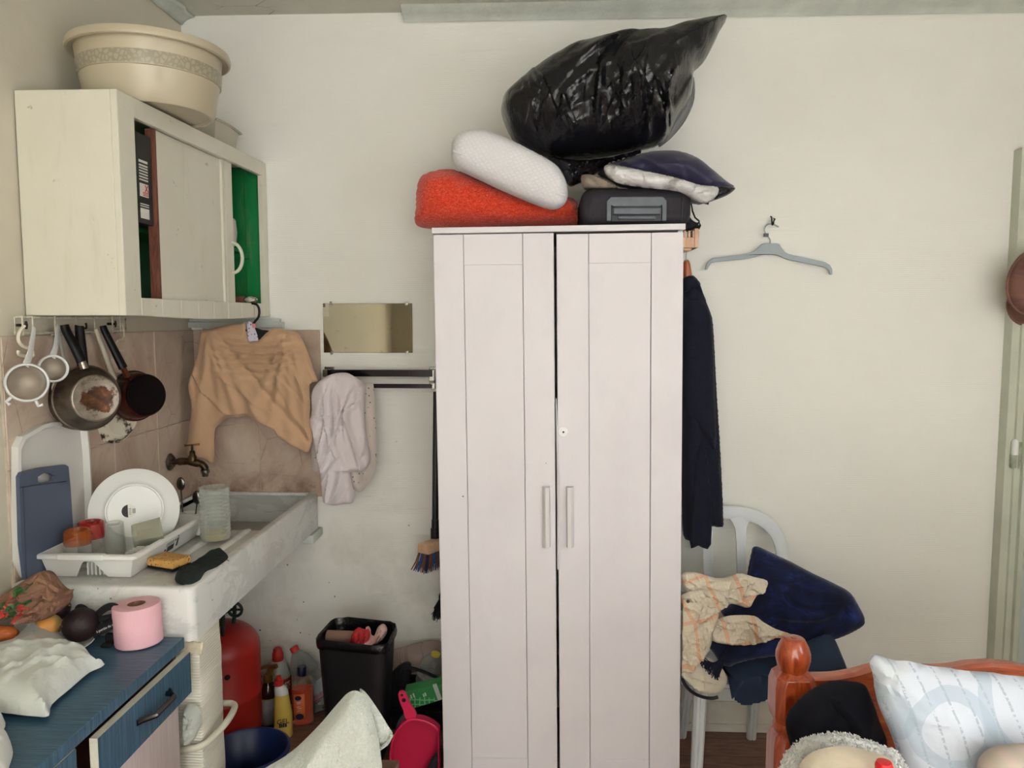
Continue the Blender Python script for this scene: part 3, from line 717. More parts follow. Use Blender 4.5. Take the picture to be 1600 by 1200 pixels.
build(mb, 'lining', m_green, cab, smooth=0, bevel=.002)
mb = MB(); slabX(mb, Y0+.02, Y1-.03, 1.868, 1.882, .085, .25); mb.box(CX(Y1)-.20, CX(Y1)-.06, Y1-.05, Y1-.03, 1.845, 1.866); build(mb, 'shelf', m_green, cab, smooth=0, bevel=.002)
mb = MB(); slabX(mb, Y0, 2.062, CZ0, CZ1, 0, .018); slabX(mb, 2.905, Y1, CZ0, CZ1, 0, .018)
slabX(mb, 2.062, 2.905, CZ1-.052, CZ1, 0, .018)
for i in range(8):
    ya, yb = 2.062+i*.843/8, 2.062+(i+1)*.843/8; sag = lambda y: -.010*math.sin(math.pi*(y-2.062)/.843)
    A, B = CX(ya), CX(yb); za, zb = CZ0+.0+sag(ya), CZ0+sag(yb)
    mb.hexa([(A-.018, ya, za), (A, ya, za), (B, yb, zb), (B-.018, yb, zb), (A-.018, ya, CZ0+.048), (A, ya, CZ0+.048), (B, yb, CZ0+.048), (B-.018, yb, CZ0+.048)])
build(mb, 'front_frame', m_cab, cab, smooth=0, bevel=.0015, segs=1)
d = MB(); slabX(d, 2.203, 2.66, CZ0+.046, CZ1-.05, .022, .038); dr = build(d, 'sliding_door', m_cab, cab, smooth=0, bevel=.002)
mb = MB(); slabX(mb, 2.192, 2.203, CZ0+.046, CZ1-.05, .020, .046); build(mb, 'bare_edge', m_brw, dr, smooth=0)
mb = MB(); slabX(mb, 2.60, 2.617, CZ0+.047, CZ1-.051, .014, .023); slabX(mb, 2.626, 2.682, CZ0+.047, CZ1-.051, .016, .036); build(mb, 'door_stile', m_cab, dr, smooth=0, bevel=.002)
pts = []
for i in range(13):
    q = math.pi*(i/12-.5); pts.append((CX(2.66)-.016+.035*math.cos(q), 2.668, 1.83+.052*math.sin(q)))
mb = MB(); mb.tube(pts, .0075, 10, flat=.8); build(mb, 'bow_handle', m_cab, dr)
d = MB(); slabX(d, 2.33, 2.66, CZ0+.046, CZ1-.05, .046, .060); build(d, 'inner_sliding_door', m_green, cab, smooth=0)
# ---- things inside the cabinet
def m_plainbox(): return mat('black_printed_carton', '#110f10', .5, var=.1)
a, b = PY(217, 340, 2.13), PY(231, 200, 2.13)
root = thing('carton', 'black carton with white printed label inside the cabinet, by the near gap', 'box', (CX(2.1)-.09, 2.14, 1.882))
mb = MB(); mb.box(-1.235, -1.1175, 2.10, 2.185, 1.8825, 2.13); build(mb, 'box_body', m_plainbox(), root, bevel=.002)
m_lab = mat('white_label_print', '#d8d4cc', .6, var=.04); m_redp = mat('red_label_print', '#b7382c', .6)
fx = (V((-1.1172, 2.163, 1.885)), V((0, 1, 0)), V((0, 0, 1)), V((1, 0, 0)))
mb = MB()
for (z0, z1) in ((.165, .172), (.155, .160), (.148, .152), (.140, .144), (.132, .136), (.124, .128), (.116, .120), (.050, .053), (.044, .047)):
    mb.prism([(-.05, z0), (-.003, z0), (-.003, z1), (-.05, z1)], fx, 0, .0006)
mb.prism([(-.05, .072), (-.003, .072), (-.003, .108), (-.05, .108)], fx, 0, .0006); mb.prism([(-.05, .012), (-.003, .012), (-.003, .040), (-.05, .040)], fx, 0, .0006)
lb = build(mb, 'label', m_lab, root, smooth=0)
mb = MB()
for s in (1, -1):
    c, sn = math.cos(R(50*s)), math.sin(R(50*s)); u, w = -.014, .096
    mb.prism([(u+c*l-sn*t, w+sn*l+c*t) for l, t in ((-.012, -.0018), (.012, -.0018), (.012, .0018), (-.012, .0018))], fx, .0006, .0012)
for k in range(3): mb.prism([(-.034, .075+k*.004), (-.005, .075+k*.004), (-.005, .0772+k*.004), (-.034, .0772+k*.004)], fx, .0006, .0012)
build(mb, 'red_cross_print', m_redp, lb, smooth=0)
ad = MB(); b0 = CX(2.72)
root = thing('pot', 'pale enamel pot on the green cabinet shelf', 'pot', (b0-.118, 2.80, 1.882))
M = Matrix.Translation((b0-.118, 2.80, 1.8825))
mb = MB(); mb.lathe([(0, 0), (.05, 0), (.058, .012), (.062, .05), (.058, .095), (.054, .1), (.05, .095), (.05, .01), (0, .008)], 32, M); build(mb, 'body', mat('pale_enamel', '#c3bbb4', .3, var=.1), root)
root = thing('dark_tin', 'dark round tin standing above the pale pot in the cabinet', 'tin', (b0-.122, 2.80, 1.983))
mb = MB(); mb.lathe([(0, 0), (.050, 0), (.052, .004), (.052, .085), (.046, .092), (0, .093)], 32, Matrix.Translation((b0-.122, 2.80, 1.984))); build(mb, 'body', mat('dark_tin_paint', '#2b1d19', .35, var=.2), root)
root = thing('cork_brush', 'small brush with cork handle lying on the cabinet floor', 'brush', (CX(2.8)-.06, 2.83, CZ0+.02))
mb = MB(); p = V((CX(2.8)-.060, 2.83, CZ0+.062)); mb.tube([p+V((-.05, 0, 0)), p+V((.012, 0, 0))], .013, 12); build(mb, 'cork_handle', mat('cork', '#8b5e48', .8, var=.3, vs=90), root)
mb = MB()
for i in range(9): mb.tube([p+V((.012, .0, -.008+.002*i)), p+V((.060+.01*random.random(), .012*random.uniform(-1, 1), -.012+.003*i))], .0012, 5)
build(mb, 'bristles', mat('grey_bristles', '#5c5148', .8), root)
c = V((CX(2.84)-.028, 2.84, CZ0+.049)); root = thing('porcelain_knob', 'chipped white porcelain knob lying at the edge of the cabinet floor', 'knob', c)
mb = MB(); mb.ball(c+V((0, 0, .012)), .024, .02, .013, 18, fn=lambda d: 1+.08*nz(d.x*2, d.y*2, d.z*2)); build(mb, 'knob_body', mat('chipped_porcelain', '#d8d0bd', .3, var=.2, vs=50), root)
# ---- big round plastic tub on top
def m_tub():
    t = NT('beige_plastic_tub'); z = t.xyz()[2]
    band = t.math('MULTIPLY', t.math('GREATER_THAN', z, .092), t.math('LESS_THAN', z, .127))
    fl = t.ramp(t.n('TexVoronoi', {'Vector': t.tc(), 'Scale': 75.0}, feature='DISTANCE_TO_EDGE').outputs[0], [(0.05, '#958c77'), (.2, '#a79e89')])
    t.base(t.mix(band, t.ramp(t.noise(3, 4), [(.3, '#b2a78e'), (.7, '#bfb49b')]), fl)).p(rough=.3, spec=.45); return t.m
tx, ty = -1.142, 2.25
tub = thing('washing_tub', 'large beige plastic washing tub with a patterned band on top of the wall cabinet', 'tub', (tx, ty, CZ1+.001))
M = Matrix.Translation((tx, ty, CZ1+.0005))
mb = MB(); mb.lathe([(0, .006), (.150, .006), (.154, 0), (.162, 0), (.172, .012), (.186, .09), (.1905, .091), (.194, .128), (.191, .129), (.197, .172), (.193, .172), (.181, .09), (.166, .02), (0, .012)], 64, M); build(mb, 'bowl', m_tub(), tub)
mb = MB(); mb.lathe([(.194, .166), (.212, .158), (.218, .160), (.220, .168), (.216, .181), (.205, .184), (.192, .180), (.190, .172)], 64, M); build(mb, 'rim', m_tub(), tub)
# ---- clear food container
root = thing('food_container', 'clear plastic food container on the far end of the wall cabinet', 'container', (-1.19, 2.72, CZ1))
m_cont = clear('milky_clear_plastic', '#d8d2c0', .42, .12, .35)
M = Matrix.Translation((-1.185, 2.70, CZ1+.001))
sq = lambda q, z: min(1/max(abs(math.cos(q)), 1e-6), 1/max(abs(math.sin(q)), 1e-6))**.75
mb = MB(); mb.lathe([(0, 0), (.070, 0), (.074, .004), (.086, .078), (.084, .078), (.071, .006), (0, .003)], 48, M, 1.0, 1.25, sq); build(mb, 'tub_body', m_cont, root)
mb = MB(); mb.lathe([(.084, .076), (.094, .073), (.096, .076), (.094, .080), (.084, .081), (.083, .078)], 48, M, 1.0, 1.25, sq); build(mb, 'rim', m_cont, root)

# ================================================================ HANGING RAIL WITH PANS
m_wire = mat('cream_coated_wire', '#c9c3b2', .4, var=.25, vs=60)
m_rust = mat('black_iron_hook', '#2a2220', .5, metal=.5)
XK = -1.345
rail = thing('wire_rail', 'cream wire hanging rail fixed to the tiles under the wall cabinet', 'rail', (XK, 2.15, 1.6))
pa, pb = PX(22, 497, XK), PX(196, 499, XK); ya, yb = pa.y, pb.y; zt, zb_ = 1.622, 1.580
mb = MB(); mb.tube([(XK, ya, zb_), (XK, ya, zt), (XK, yb, zt), (XK, yb, zb_)], .0028, 8, closed=True); build(mb, 'loop', m_wire, rail)
for px in (33, 49, 84, 117, 146, 174, 186):
    y = PX(px, 498, XK).y; mb = MB(); mb.tube([(XK-.012, y, zt+.002), (XK+.003, y, zt+.003), (XK+.003, y, zb_-.004), (XK-.008, y, zb_-.006)], .0024, 8); build(mb, 'cross_wire', m_wire, rail)
for px in (38, 178):
    y = PX(px, 502, XK).y; mb = MB(); mb.tube([(XL+.009, y, 1.602), (XK+.004, y, 1.602)], .004, 8); mb.tube([(XK+.004, y, 1.612), (XK+.006, y, 1.602), (XK+.004, y, 1.592)], .003, 8); build(mb, 'fixing_screw', m_rust, rail)
def shook(label, pts, m, r, X=XK+.006, mats=None):
    root = thing('hook', label, 'hook', PX(*pts[0], X)); mb = MB(); mb.tube(spline([PX(a, b, X) for a, b in pts], 5, False), r, 8); build(mb, 'bent_wire', m, root); return root
shook('cream S-shaped hook, leftmost on the wire rail', [(38, 509), (30, 520), (29, 532), (36, 541), (47, 545), (51, 551), (50, 557), (36, 556), (29, 553), (29, 548)], mat('cream_plastic', '#dcd4bf', .35), .0042)
shook('cream bent wire hook at the far end of the wire rail', [(190, 505), (193, 515), (193, 528), (184, 532), (181, 538), (183, 546), (190, 548), (193, 548)], m_wire, .0025)
shook('short black hook between the dark pan handles on the wire rail', [(118, 509), (126, 511), (134, 513), (135, 509), (134, 505)], m_rust, .003, XK+.014)
# saucepans: axis points out of the pan's base
m_steel = mat('stained_steel', '#7d7468', .32, metal=.85, col2='#3b2c22', vs=7)
def m_panbase():
    t = NT('burnt_pan_base'); n1 = t.noise(16, 6, .7); x, y, z = t.xyz()
    c = t.ramp(t.noise(26, 5, .7), [(.3, '#3f352c'), (.45, '#857a6d'), (.8, '#a59b8e')])
    d2 = t.math('SQRT', t.math('ADD', t.math('POWER', t.math('SUBTRACT', y, .005), 2.0), t.math('POWER', t.math('SUBTRACT', z, -.002), 2.0)))
    f = t.math('ADD', t.math('MULTIPLY', d2, -20.0), t.math('MULTIPLY', n1, 1.7))
    m1 = t.ramp(f, [(.12, 0.0), (.22, 1.0)]); c = t.mix(m1, c, t.ramp(t.noise(40, 4), [(.35, '#28160e'), (.6, '#5a3419'), (.75, '#8c6238')]))
    t.base(c).p(rough=.38, metal=.55); return t.bump(t.noise(60, 4), .12, .002).m
m_bake = mat('black_bakelite', '#0d0c0c', .45, var=.15, spec=.25)
def saucepan(label, o, ax, r, rb, h, mside, mbase, name='saucepan', rim=.004, n=48):
    """o = centre of the base disc (outside face), ax = direction the base faces"""
    root = thing(name, label, 'pan', o); M = axisM(o, ax)
    mb = MB(); mb.lathe([(0, -.004), (rb-.004, -.004), (rb, -.008), (r, -h), (r+rim, -h-.001), (r+rim, -h-.004), (r-.003, -h-.003), (r-.004, -h+.004), (rb-.004, -.010), (0, -.008)], n, M); build(mb, 'pan_wall', mside, root)
    mb = MB(); mb.lathe([(0, .001), (rb-.012, .001), (rb-.008, .0025), (rb-.005, .001), (rb-.003, -.006), (0, -.006)], n, M)
    bo = build(mb, 'base', mbase, root); return root, M
def handle(root, pts, r, m, flat=1.0, name='handle'):
    mb = MB(); mb.tube(spline(pts, 5, False), r if not isinstance(r, list) else list(np.interp(np.linspace(0, 1, (len(pts)-1)*5+1), np.linspace(0, 1, len(r)), r)), 12, flat=flat); return build(mb, name, m, root)
XP = -1.23
ax1 = V((.80, -.60, .06))
o1 = PX(150, 622, XP)
p1_, M1 = saucepan('stainless pan with a burnt brown stain on its base hanging from the rail', o1, ax1, .088, .068, .055, m_steel, m_panbase())
def back(o, ax, d): return o - ax.normalized()*d
rimtop = back(o1, ax1, .05)+V((0, -.012, .088))
hk = PX(101, 512, -1.315)
handle(p1_, [rimtop+V((0, 0, -.006)), rimtop.lerp(hk, .14)], .011, mat('steel_ferrule', '#9b9184', .3, metal=.9), name='ferrule')
handle(p1_, [rimtop.lerp(hk, .13), rimtop.lerp(hk, .5)+V((.004, -.004, 0)), hk.lerp(rimtop, .1), hk+V((0, 0, .008))], [.016, .0155, .0145, .013], m_bake, .75)
hk2 = PX(124, 512, -1.325)
p2_, M2 = saucepan('second steel pan nested behind the burnt-based pan, its black handle upright', back(o1, ax1, .040)+V((-.016, .014, -.005)), ax1, .084, .066, .05, m_steel, m_steel)
rt2 = back(o1, ax1, .095)+V((0, .03, .082))
rt2 = PX(131, 590, -1.31)
handle(p2_, [PX(130, 592, -1.285), rt2.lerp(hk2, .2), rt2.lerp(hk2, .6), hk2+V((0, 0, .004))], [.015, .015, .014, .012], m_bake, .75)
# dark enamel pan
m_dk = mat('burnt_brown_enamel', '#4a1d13', .22, col2='#1a0d0a', vs=12, spec=.4)
def m_sootbase():
    t = NT('sooty_pan_base'); t.base(t.ramp(t.noise(14, 6, .7), [(.3, '#070404'), (.7, '#150d0c')])).p(rough=.7, spec=.06); return t.bump(t.noise(60, 5), .3, .003).m
ax3 = V((.82, -.57, .10)); o3 = PX(229, 617, -1.225)
p3_, M3 = saucepan('dark brown enamel saucepan with a sooty black base hanging at the right of the rail', o3, ax3, .076, .066, .075, m_dk, m_sootbase())
r3 = PX(196, 582, -1.275); hk3 = PX(161, 512, -1.32)
handle(p3_, [r3+V((.0, .012, -.014)), r3.lerp(hk3, .12)], .0085, mat('copper_ferrule', '#6d3d2a', .3, metal=.8), name='ferrule')
handle(p3_, [r3.lerp(hk3, .1), r3.lerp(hk3, .5), hk3.lerp(r3, .08), hk3+V((0, 0, .006))], [.016, .014, .0125, .011], m_bake, .75)
# cream enamel pan behind
m_crm = mat('chipped_cream_enamel', '#cfc6b2', .3, var=.05)
def m_crmd():
    t = NT('cream_enamel_stained'); f = t.ramp(t.noise(20, 5, .7), [(.53, 0.0), (.6, 1.0)])
    t.base(t.mix(f, '#cbc2ae', '#2d2018')).p(rough=.3); return t.m
m_cst = m_crmd()
o4 = PX(190, 650, -1.325); p4_, M4 = saucepan('cream enamel saucepan with black chips hanging behind the brown pan', o4, V((.95, -.3, .05)), .082, .068, .028, m_cst, m_cst)
hk4 = PX(150, 516, -1.335); r4 = PX(178, 590, -1.325)
handle(p4_, [r4+V((0, .01, -.02)), r4.lerp(hk4, .3), r4.lerp(hk4, .8), hk4+V((0, 0, .004))], [.011, .011, .008, .006], m_crm, .7)
# strainers
m_wp = mat('white_strainer_plastic', '#d9d8d6', .35, var=.03)
def m_mesh():
    t = NT('fine_steel_mesh'); x, y, z = t.xyz()
    t.base('#b0a594').p(rough=.4, metal=.3)
    tr = t.n('BsdfTransparent', {0: (1, 1, 1, 1)}); ms = t.n('MixShader', {0: .5, 1: tr.outputs[0], 2: t.b.outputs[0]}); t.set(t.out.inputs[0], ms.outputs[0]); return t.m
m_ms = m_mesh()
def strainer(label, o, ax, r, depth, hk, lugs, wid=.010):
    root = thing('strainer', label, 'strainer', o); M = axisM(o, ax)
    mb = MB(); mb.lathe([(r-.004, .006), (r, .008), (r+.002, .004), (r+.001, -.012), (r-.003, -.014), (r-.005, -.010)], 44, M); build(mb, 'ring', m_wp, root)
    mb = MB(); mb.lathe([(r-.004, -.004)]+[((r-.004)*math.cos(q), -.004-depth*math.sin(q)) for q in [i*math.pi/16 for i in range(1, 8)]]+[(0, -.004-depth)], 44, M); build(mb, 'mesh_bowl', m_ms, root)
    top = o+V((0, 0, r)); side = V((0, 1, 0))
    pts = spline([top+V((0, 0, -.003)), top.lerp(hk, .3)+V((.004, 0, 0)), top.lerp(hk, .8), hk+V((0, 0, .006))], 5, False)
    mb = MB(); mb.tube(pts, list(np.linspace(wid, wid*.62, len(pts))), 10, flat=.28, up=(1, -.4, 0)); build(mb, 'handle', m_wp, root)
    for q in lugs:
        p = M @ V((r*math.cos(q), r*math.sin(q), 0)); w = M @ V(((r+.016)*math.cos(q), (r+.016)*math.sin(q), -.004)); w2 = M @ V(((r+.018)*math.cos(q+.16), (r+.018)*math.sin(q+.16), -.002))
        mb = MB(); mb.tube([p, w, w2], .0042, 8); build(mb, 'rest_lug', m_wp, root)
strainer('larger white plastic strainer, leftmost on the wire rail', PX(42, 598, -1.285), V((.62, -.78, .1)), .047, .036, PX(54, 516, -1.335), (R(200), R(135)))
strainer('smaller white plastic strainer beside the steel pans', PX(83, 576, -1.290), V((.7, -.7, .1)), .035, .020, PX(92, 512, -1.335), ())
root = thing('spoon', 'white plastic serving spoon hanging between the small strainer and the pans', 'spoon', PX(100, 580, -1.345))
pts = spline([PX(90, 512, -1.352), PX(97, 545, -1.352), PX(104, 580, -1.352)], 5, False); mb = MB(); mb.tube(pts, .0075, 8, flat=.3, up=(1, 0, 0)); build(mb, 'handle', m_wp, root)
mb = MB(); c = PX(93, 606, -1.345); mb.ball(c, .012, .030, .026, 18); build(mb, 'bowl', m_wp, root)
# ================================================================ STONE SINK
def m_stone():
    t = NT('white_glazed_stoneware'); p = t.math('MULTIPLY', t.ramp(t.noise(6.5, 6, .72, t.tc(scale=(1, 1, 2.2)), .8), [(.50, 0.0), (.54, 1.0)]), .36)
    c = t.mix(p, t.ramp(t.noise(2.4, 5), [(.3, '#cccbc6'), (.7, '#dad9d5')]), '#a5a6a6')
    c = t.mix(t.math('MULTIPLY', t.math('LESS_THAN', t.math('MULTIPLY_ADD', t.noise(40, 2), .15, t.n('TexVoronoi', {'Vector': t.tc(), 'Scale': 15.0}).outputs['Distance']), .12), .8), c, '#5b4a3e')
    c = t.mix(t.math('MULTIPLY', t.ramp(t.noise(3.5, 5, .7, t.tc(scale=(2, 2, .7))), [(.55, 0.0), (.75, 1.0)]), .3), c, '#b09c88')
    t.base(c).p(rough=.35, spec=.4); return t.bump(t.noise(20, 5), .15, .006).m
m_sink = m_stone()
SX0, SX1, SY0, SZ, SB = -1.366, -.885, 1.855, .94, .80
YBK = 2.938
sink = thing('stone_sink', 'long white stoneware sink with ribbed drainer along the left wall', 'sink', ((SX0+SX1)/2, 2.4, SB))
mb = MB(); DY = 2.43
def rrect(x0, x1, y0, y1, r, n=5):
    out = []
    for cx, cy, a in ((x1-r, y1-r, 0), (x0+r, y1-r, 90), (x0+r, y0+r, 180), (x1-r, y0+r, 270)):
        for i in range(n+1): q = R(a+90*i/n); out.append((cx+r*math.cos(q), cy+r*math.sin(q)))
    return out
def loftz(mb, loops, cap0=True, cap1=True):
    """loops: list of (list of xy, z) -> skin"""
    n = len(loops[0][0]); b = len(mb.v)
    mb.grid([[V((x, y, z)) for x, y in l] for l, z in loops], closed_v=True)
    if cap0: mb.f.append(tuple(range(b, b+n)))
    if cap1: m = len(loops)-1; mb.f.append(tuple(range(b+m*n, b+m*n+n)))
    return mb
ro = rrect(SX0, SX1, SY0, YBK, .012); rd_ = rrect(SX0+.012, SX1-.018, SY0+.012, YBK-.012, .012)
# outer shell and rim, flat drainer inside
mb = MB(); loftz(mb, [(rrect(SX0, SX1, SY0, YBK, .02), SB), (rrect(SX0, SX1, SY0, YBK, .02), SZ-.008), (rrect(SX0+.003, SX1-.003, SY0+.003, YBK-.003, .02), SZ-.002), (rrect(SX0+.008, SX1-.008, SY0+.008, YBK-.008, .02), SZ), (rrect(SX0+.018, SX1-.026, SY0+.016, YBK-.022, .02), SZ), (rrect(SX0+.022, SX1-.031, SY0+.022, YBK-.026, .02), SZ-.010)], True, False)
build(mb, 'outer_shell', m_sink, sink)
mb = MB(); loftz(mb, [(rrect(SX0+.02, SX1-.028, SY0+.02, DY, .008), SZ-.06), (rrect(SX0+.02, SX1-.028, SY0+.02, DY, .008), SZ-.018), (rrect(SX0+.02, SX1-.028, SY0+.02, DY-.010, .008), SZ-.010)])
build(mb, 'drainer', m_sink, sink)
for x in (-.965, -1.048):
    mb = MB(); mb.tube([(x, 2.09, SZ-.018), (x, 2.13, SZ-.0135), (x, 2.39, SZ-.0125), (x, 2.425, SZ-.016)], [.006, .012, .015, .011], 12, flat=.9); build(mb, 'drainer_rib', m_sink, sink)
mb = MB(); mb.box(SX0+.02, SX1-.028, DY, YBK-.024, SB+.012, SB+.024); build(mb, 'basin_floor', mat('stained_basin_glaze', '#a79d94', .3, var=.15, vs=12), sink, smooth=0)
mb = MB(); mb.lathe([(0, .003), (.012, .003), (.02, .001), (.024, 0)], 20, Matrix.Translation((-.99, 2.66, SB+.0242))); build(mb, 'plug_hole', m_rust, sink)
# corbel under the right back corner
c = PY(487, 848, 2.90); mb = MB(); mb.box(SX1-.16, SX1+.012, 2.82, YB-.001, SB-.035, SB-.002); tag(build(mb, 'sink_bracket', m_cornice, bevel=.004), 'small painted block carrying the far end of the stone sink', 'bracket')
# wallpapered pier carrying the near end
m_pier = m_wallpaper('white_ribbed_paper', '#ddd8c8', '#e6e2d4', .5)
pier = thing('pier', 'white wallpapered pier with a torn top edge holding up the near end of the sink', 'pier', (-.92, 1.97, 0))
px0, px1, py0, py1 = -.975, -.888, 1.885, 2.02
mb = MB(); rows = []
for i in range(30):
    z = (SB-.004)*i/29; w = rrect(px0, px1, py0, py1, .006, 2)
    k = max(0, (z-.70)/.1); rows.append([V((x+.003*nz(z*9, q)-.012*k*k*(.5+.5*noise.noise(V((q*1.3, z*30, 0)))), y+.002*nz(z*7, q+9)+.010*k*k*noise.noise(V((q*1.1, z*22, 4))), z)) for q, (x, y) in enumerate(w)])
mb.grid(rows, closed_v=True); n_ = len(rows[0]); mb.f += [tuple(range(n_)), tuple(range(len(mb.v)-n_, len(mb.v)))]
build(mb, 'shaft', m_pier, pier, smooth=50)
mb = MB(); pts = []
for i in range(18):
    q = i/17; row = []
    for j in range(4):
        w = j/3; row.append(V((px0+(px1-px0+.012)*q, py0-.004-.008*w*(1+.5*nz(q*6, 1)), SB-.012-.03*w-.010*nz(q*9, w))))
    pts.append(row)
mb.grid(pts); build(mb, 'torn_paper_edge', mat('torn_cream_paper', '#d8cdb3', .8, var=.15, vs=40, bump=.3, bs=60), pier, solid=.002)
# cable looped round the pier and a small clear bag tucked beside it
a = PX(322, 1165, -.86)
zc = PY(300, 1170, 1.87).z
mb = MB(); pts = [(-.99, 1.868, zc-.006), (-.94, 1.866, zc-.002), (-.89, 1.868, zc+.008), (-.866, 1.90, zc+.018), (-.852, 1.96, zc+.030), (-.862, 2.03, zc+.034), (-.90, 2.05, zc+.03), (-.96, 2.055, zc+.02), (-.99, 2.03, zc+.02), (-.995, 1.93, zc+.004)]
mb.tube(spline(pts, 5), .009, 10, closed=True); build(mb, 'cable', mat('old_white_cable', '#cbc6b4', .5, var=.1), label='thick off-white cable looped round the wallpapered pier', cat='cable')
o = [(282, 1112), (296, 1108), (306, 1118), (309, 1136), (303, 1150), (296, 1164), (286, 1170), (281, 1150)]
mb = MB(); puff(mb, outl(o, 1.84, 4), frame_xz(1.866), .022, .010, .02, .004, fold=lambda x, z, d: .014*ridge(x*40, z*36)+.008*ridge(x*90, z*90, 3))
build(mb, 'clear_bag', clear('clear_bag_film', '#dfe3dc', .6, .15, .4), label='small crumpled clear plastic bag tucked beside the pier above the cable', cat='bag')

# ================================================================ ON THE SINK
DZ = SZ-.009
# big white tray and blue board leaning on the tiles
m_tray = mat('white_tray_plastic', '#d4d1cb', .4, var=.03)
tray = thing('tray', 'large white plastic tray standing upright against the left wall tiles', 'tray', (-1.345, 2.02, DZ))
q = [PX(a, b, -1.348) for a, b in [(36, 905), (24, 880), (22, 800), (22, 700), (30, 683), (60, 666), (75, 661), (132, 660), (136, 700), (139, 760), (141, 820), (142, 880)]]
poly = [(p.y+.014, max(p.z, DZ+.002)) for p in q]
fr = frame_yz(-1.3655)
mb = MB(); mb.prism(poly, fr, 0, .004); build(mb, 'tray_floor', m_tray, tray, smooth=0)
mb = MB(); cen = V((sum(a for a, b in poly)/len(poly), sum(b for a, b in poly)/len(poly)))
inn = [V(p)+(cen-V(p))*.055 for p in poly]; inn2 = [V(p)+(cen-V(p))*.10 for p in poly]
P3 = lambda p, d: V((-1.3655+d, p[0], p[1]))
mb.grid([[P3(p, d) for p in l] for l, d in ((poly, .004), (poly, .019), (inn, .021), (inn, .018), (inn2, .005), (inn2, .004))], closed_v=True); build(mb, 'raised_rim', m_tray, tray, smooth=30)
m_blue = mat('slate_blue_plastic', '#4a5468', .45, var=.05, bump=.05, bs=120)
q = [PX(a, b, -1.336) for a, b in [(38, 906), (31, 850), (28, 745), (32, 738), (60, 731), (100, 726), (105, 729), (108, 760), (112, 820), (117, 905)]]
brd = [(p.y, max(p.z, DZ+.002)) for p in q]; hole = [(p.y, p.z) for p in [PX(a, b, -1.336) for a, b in [(57, 753), (57, 745), (68, 738), (77, 740), (84, 744), (84, 749), (80, 752), (62, 755)]]]
bo = thing('cutting_board', 'slate blue cutting board with a grip hole in front of the white tray', 'board', (-1.336, 1.98, DZ))
# body split round the grip hole so the hole is a real opening
fr = frame_yz(-1.342); hy0, hy1 = min(a for a, b in hole), max(a for a, b in hole); hz0, hz1 = min(b for a, b in hole), max(b for a, b in hole)
from itertools import chain
ring_o = resample(brd, .012); n_o = len(ring_o); ring_h = resample(hole[::-1], .006)
pts2 = [V(p) for p in ring_o]+[V(p) for p in ring_h]; nh = len(ring_h)
tri = geometry.tessellate_polygon([[V((p[0], p[1], 0)) for p in ring_o], [V((p[0], p[1], 0)) for p in ring_h]])
mb = MB(); O, U, W, N = fr
vs = [O+U*p[0]+W*p[1]+N*d for d in (0, .010) for p in pts2]; T = len(pts2)
fs = [tuple(t) for t in tri]+[tuple(i+T for i in t[::-1]) for t in tri]
fs += [(i, (i+1) % n_o, T+(i+1) % n_o, T+i) for i in range(n_o)] + [(n_o+i, n_o+(i+1) % nh, T+n_o+(i+1) % nh, T+n_o+i) for i in range(nh)]
mb.add(vs, fs); build(mb, 'board_slab', m_blue, bo, smooth=0, bevel=.0015)
gr = [PX(a, b, -1.331) for a, b in [(31, 762), (50, 759), (104, 752)]]; g2 = [PX(a, b, -1.331) for a, b in [(42, 905), (36, 760)]]
for l in (gr, g2):
    mb = MB(); mb.tube([V((-1.3315, p.y, p.z)) for p in l], .0012, 6); build(mb, 'groove', mat('dark_groove', '#2f3748', .6), bo)
# ---- dish rack
m_rk = mat('white_rack_plastic', '#dfddd8', .32, var=.02)
RX0, RX1, RY0, RY1, RZ0, RZ1 = -1.322, -1.098, 1.950, 2.33, DZ+.001, .997
ex, ey = .020, .020
rack = thing('dish_rack', 'white plastic dish rack standing on the sink drainer', 'dish rack', (-1.21, 2.14, RZ0))
def wallp(mb, A, B, A2, B2, notch=None, th=.003):
    """slanted rack wall from base edge A-B to rim edge A2-B2"""
    A, B, A2, B2 = V(A), V(B), V(A2), V(B2); U = (B-A).normalized(); Wv = ((A2+B2)/2-(A+B)/2); Wn = (Wv-U*Wv.dot(U)); h = Wn.length; Wn.normalize(); N = U.cross(Wn)
    L = (B-A).length; e0 = (A2-A).dot(U); e1 = (B2-A).dot(U)
    poly = [(0, 0), (L, 0), (e1, h), (e0, h)]
    if notch: poly = [(0, 0)]+[(u*L, w*h) for u, w in notch]+[(L, 0), (e1, h), (e0, h)]
    mb.prism(poly, (A, U, Wn, N), -th, 0)
mb = MB(); x0, x1, y0, y1 = RX0-ex*.5, RX1+ex, RY0-ey, RY1+ey
wallp(mb, (RX0, RY0, RZ0), (RX1, RY0, RZ0), (x0, y0, RZ1), (x1, y0, RZ1), [(.34, 0), (.43, .55), (.47, .70), (.58, .70), (.62, .55), (.72, 0)])
wallp(mb, (RX1, RY0, RZ0), (RX1, RY1, RZ0), (x1, y0, RZ1), (x1, y1, RZ1))
wallp(mb, (RX1, RY1, RZ0), (RX0, RY1, RZ0), (x1, y1, RZ1), (x0, y1, RZ1))
wallp(mb, (RX0, RY1, RZ0), (RX0, RY0, RZ0), (x0, y1, RZ1), (x0, y0, RZ1))
build(mb, 'tub_walls', m_rk, rack, smooth=0, bevel=.001, segs=1)
mb = MB(); lp = rrect(x0, x1, y0, y1, .016, 4); c = V(((x0+x1)/2, (y0+y1)/2))
def offl(l, d): return [(p[0]+(d if p[0] > c.x else -d), p[1]+(d if p[1] > c.y else -d)) for p in l]
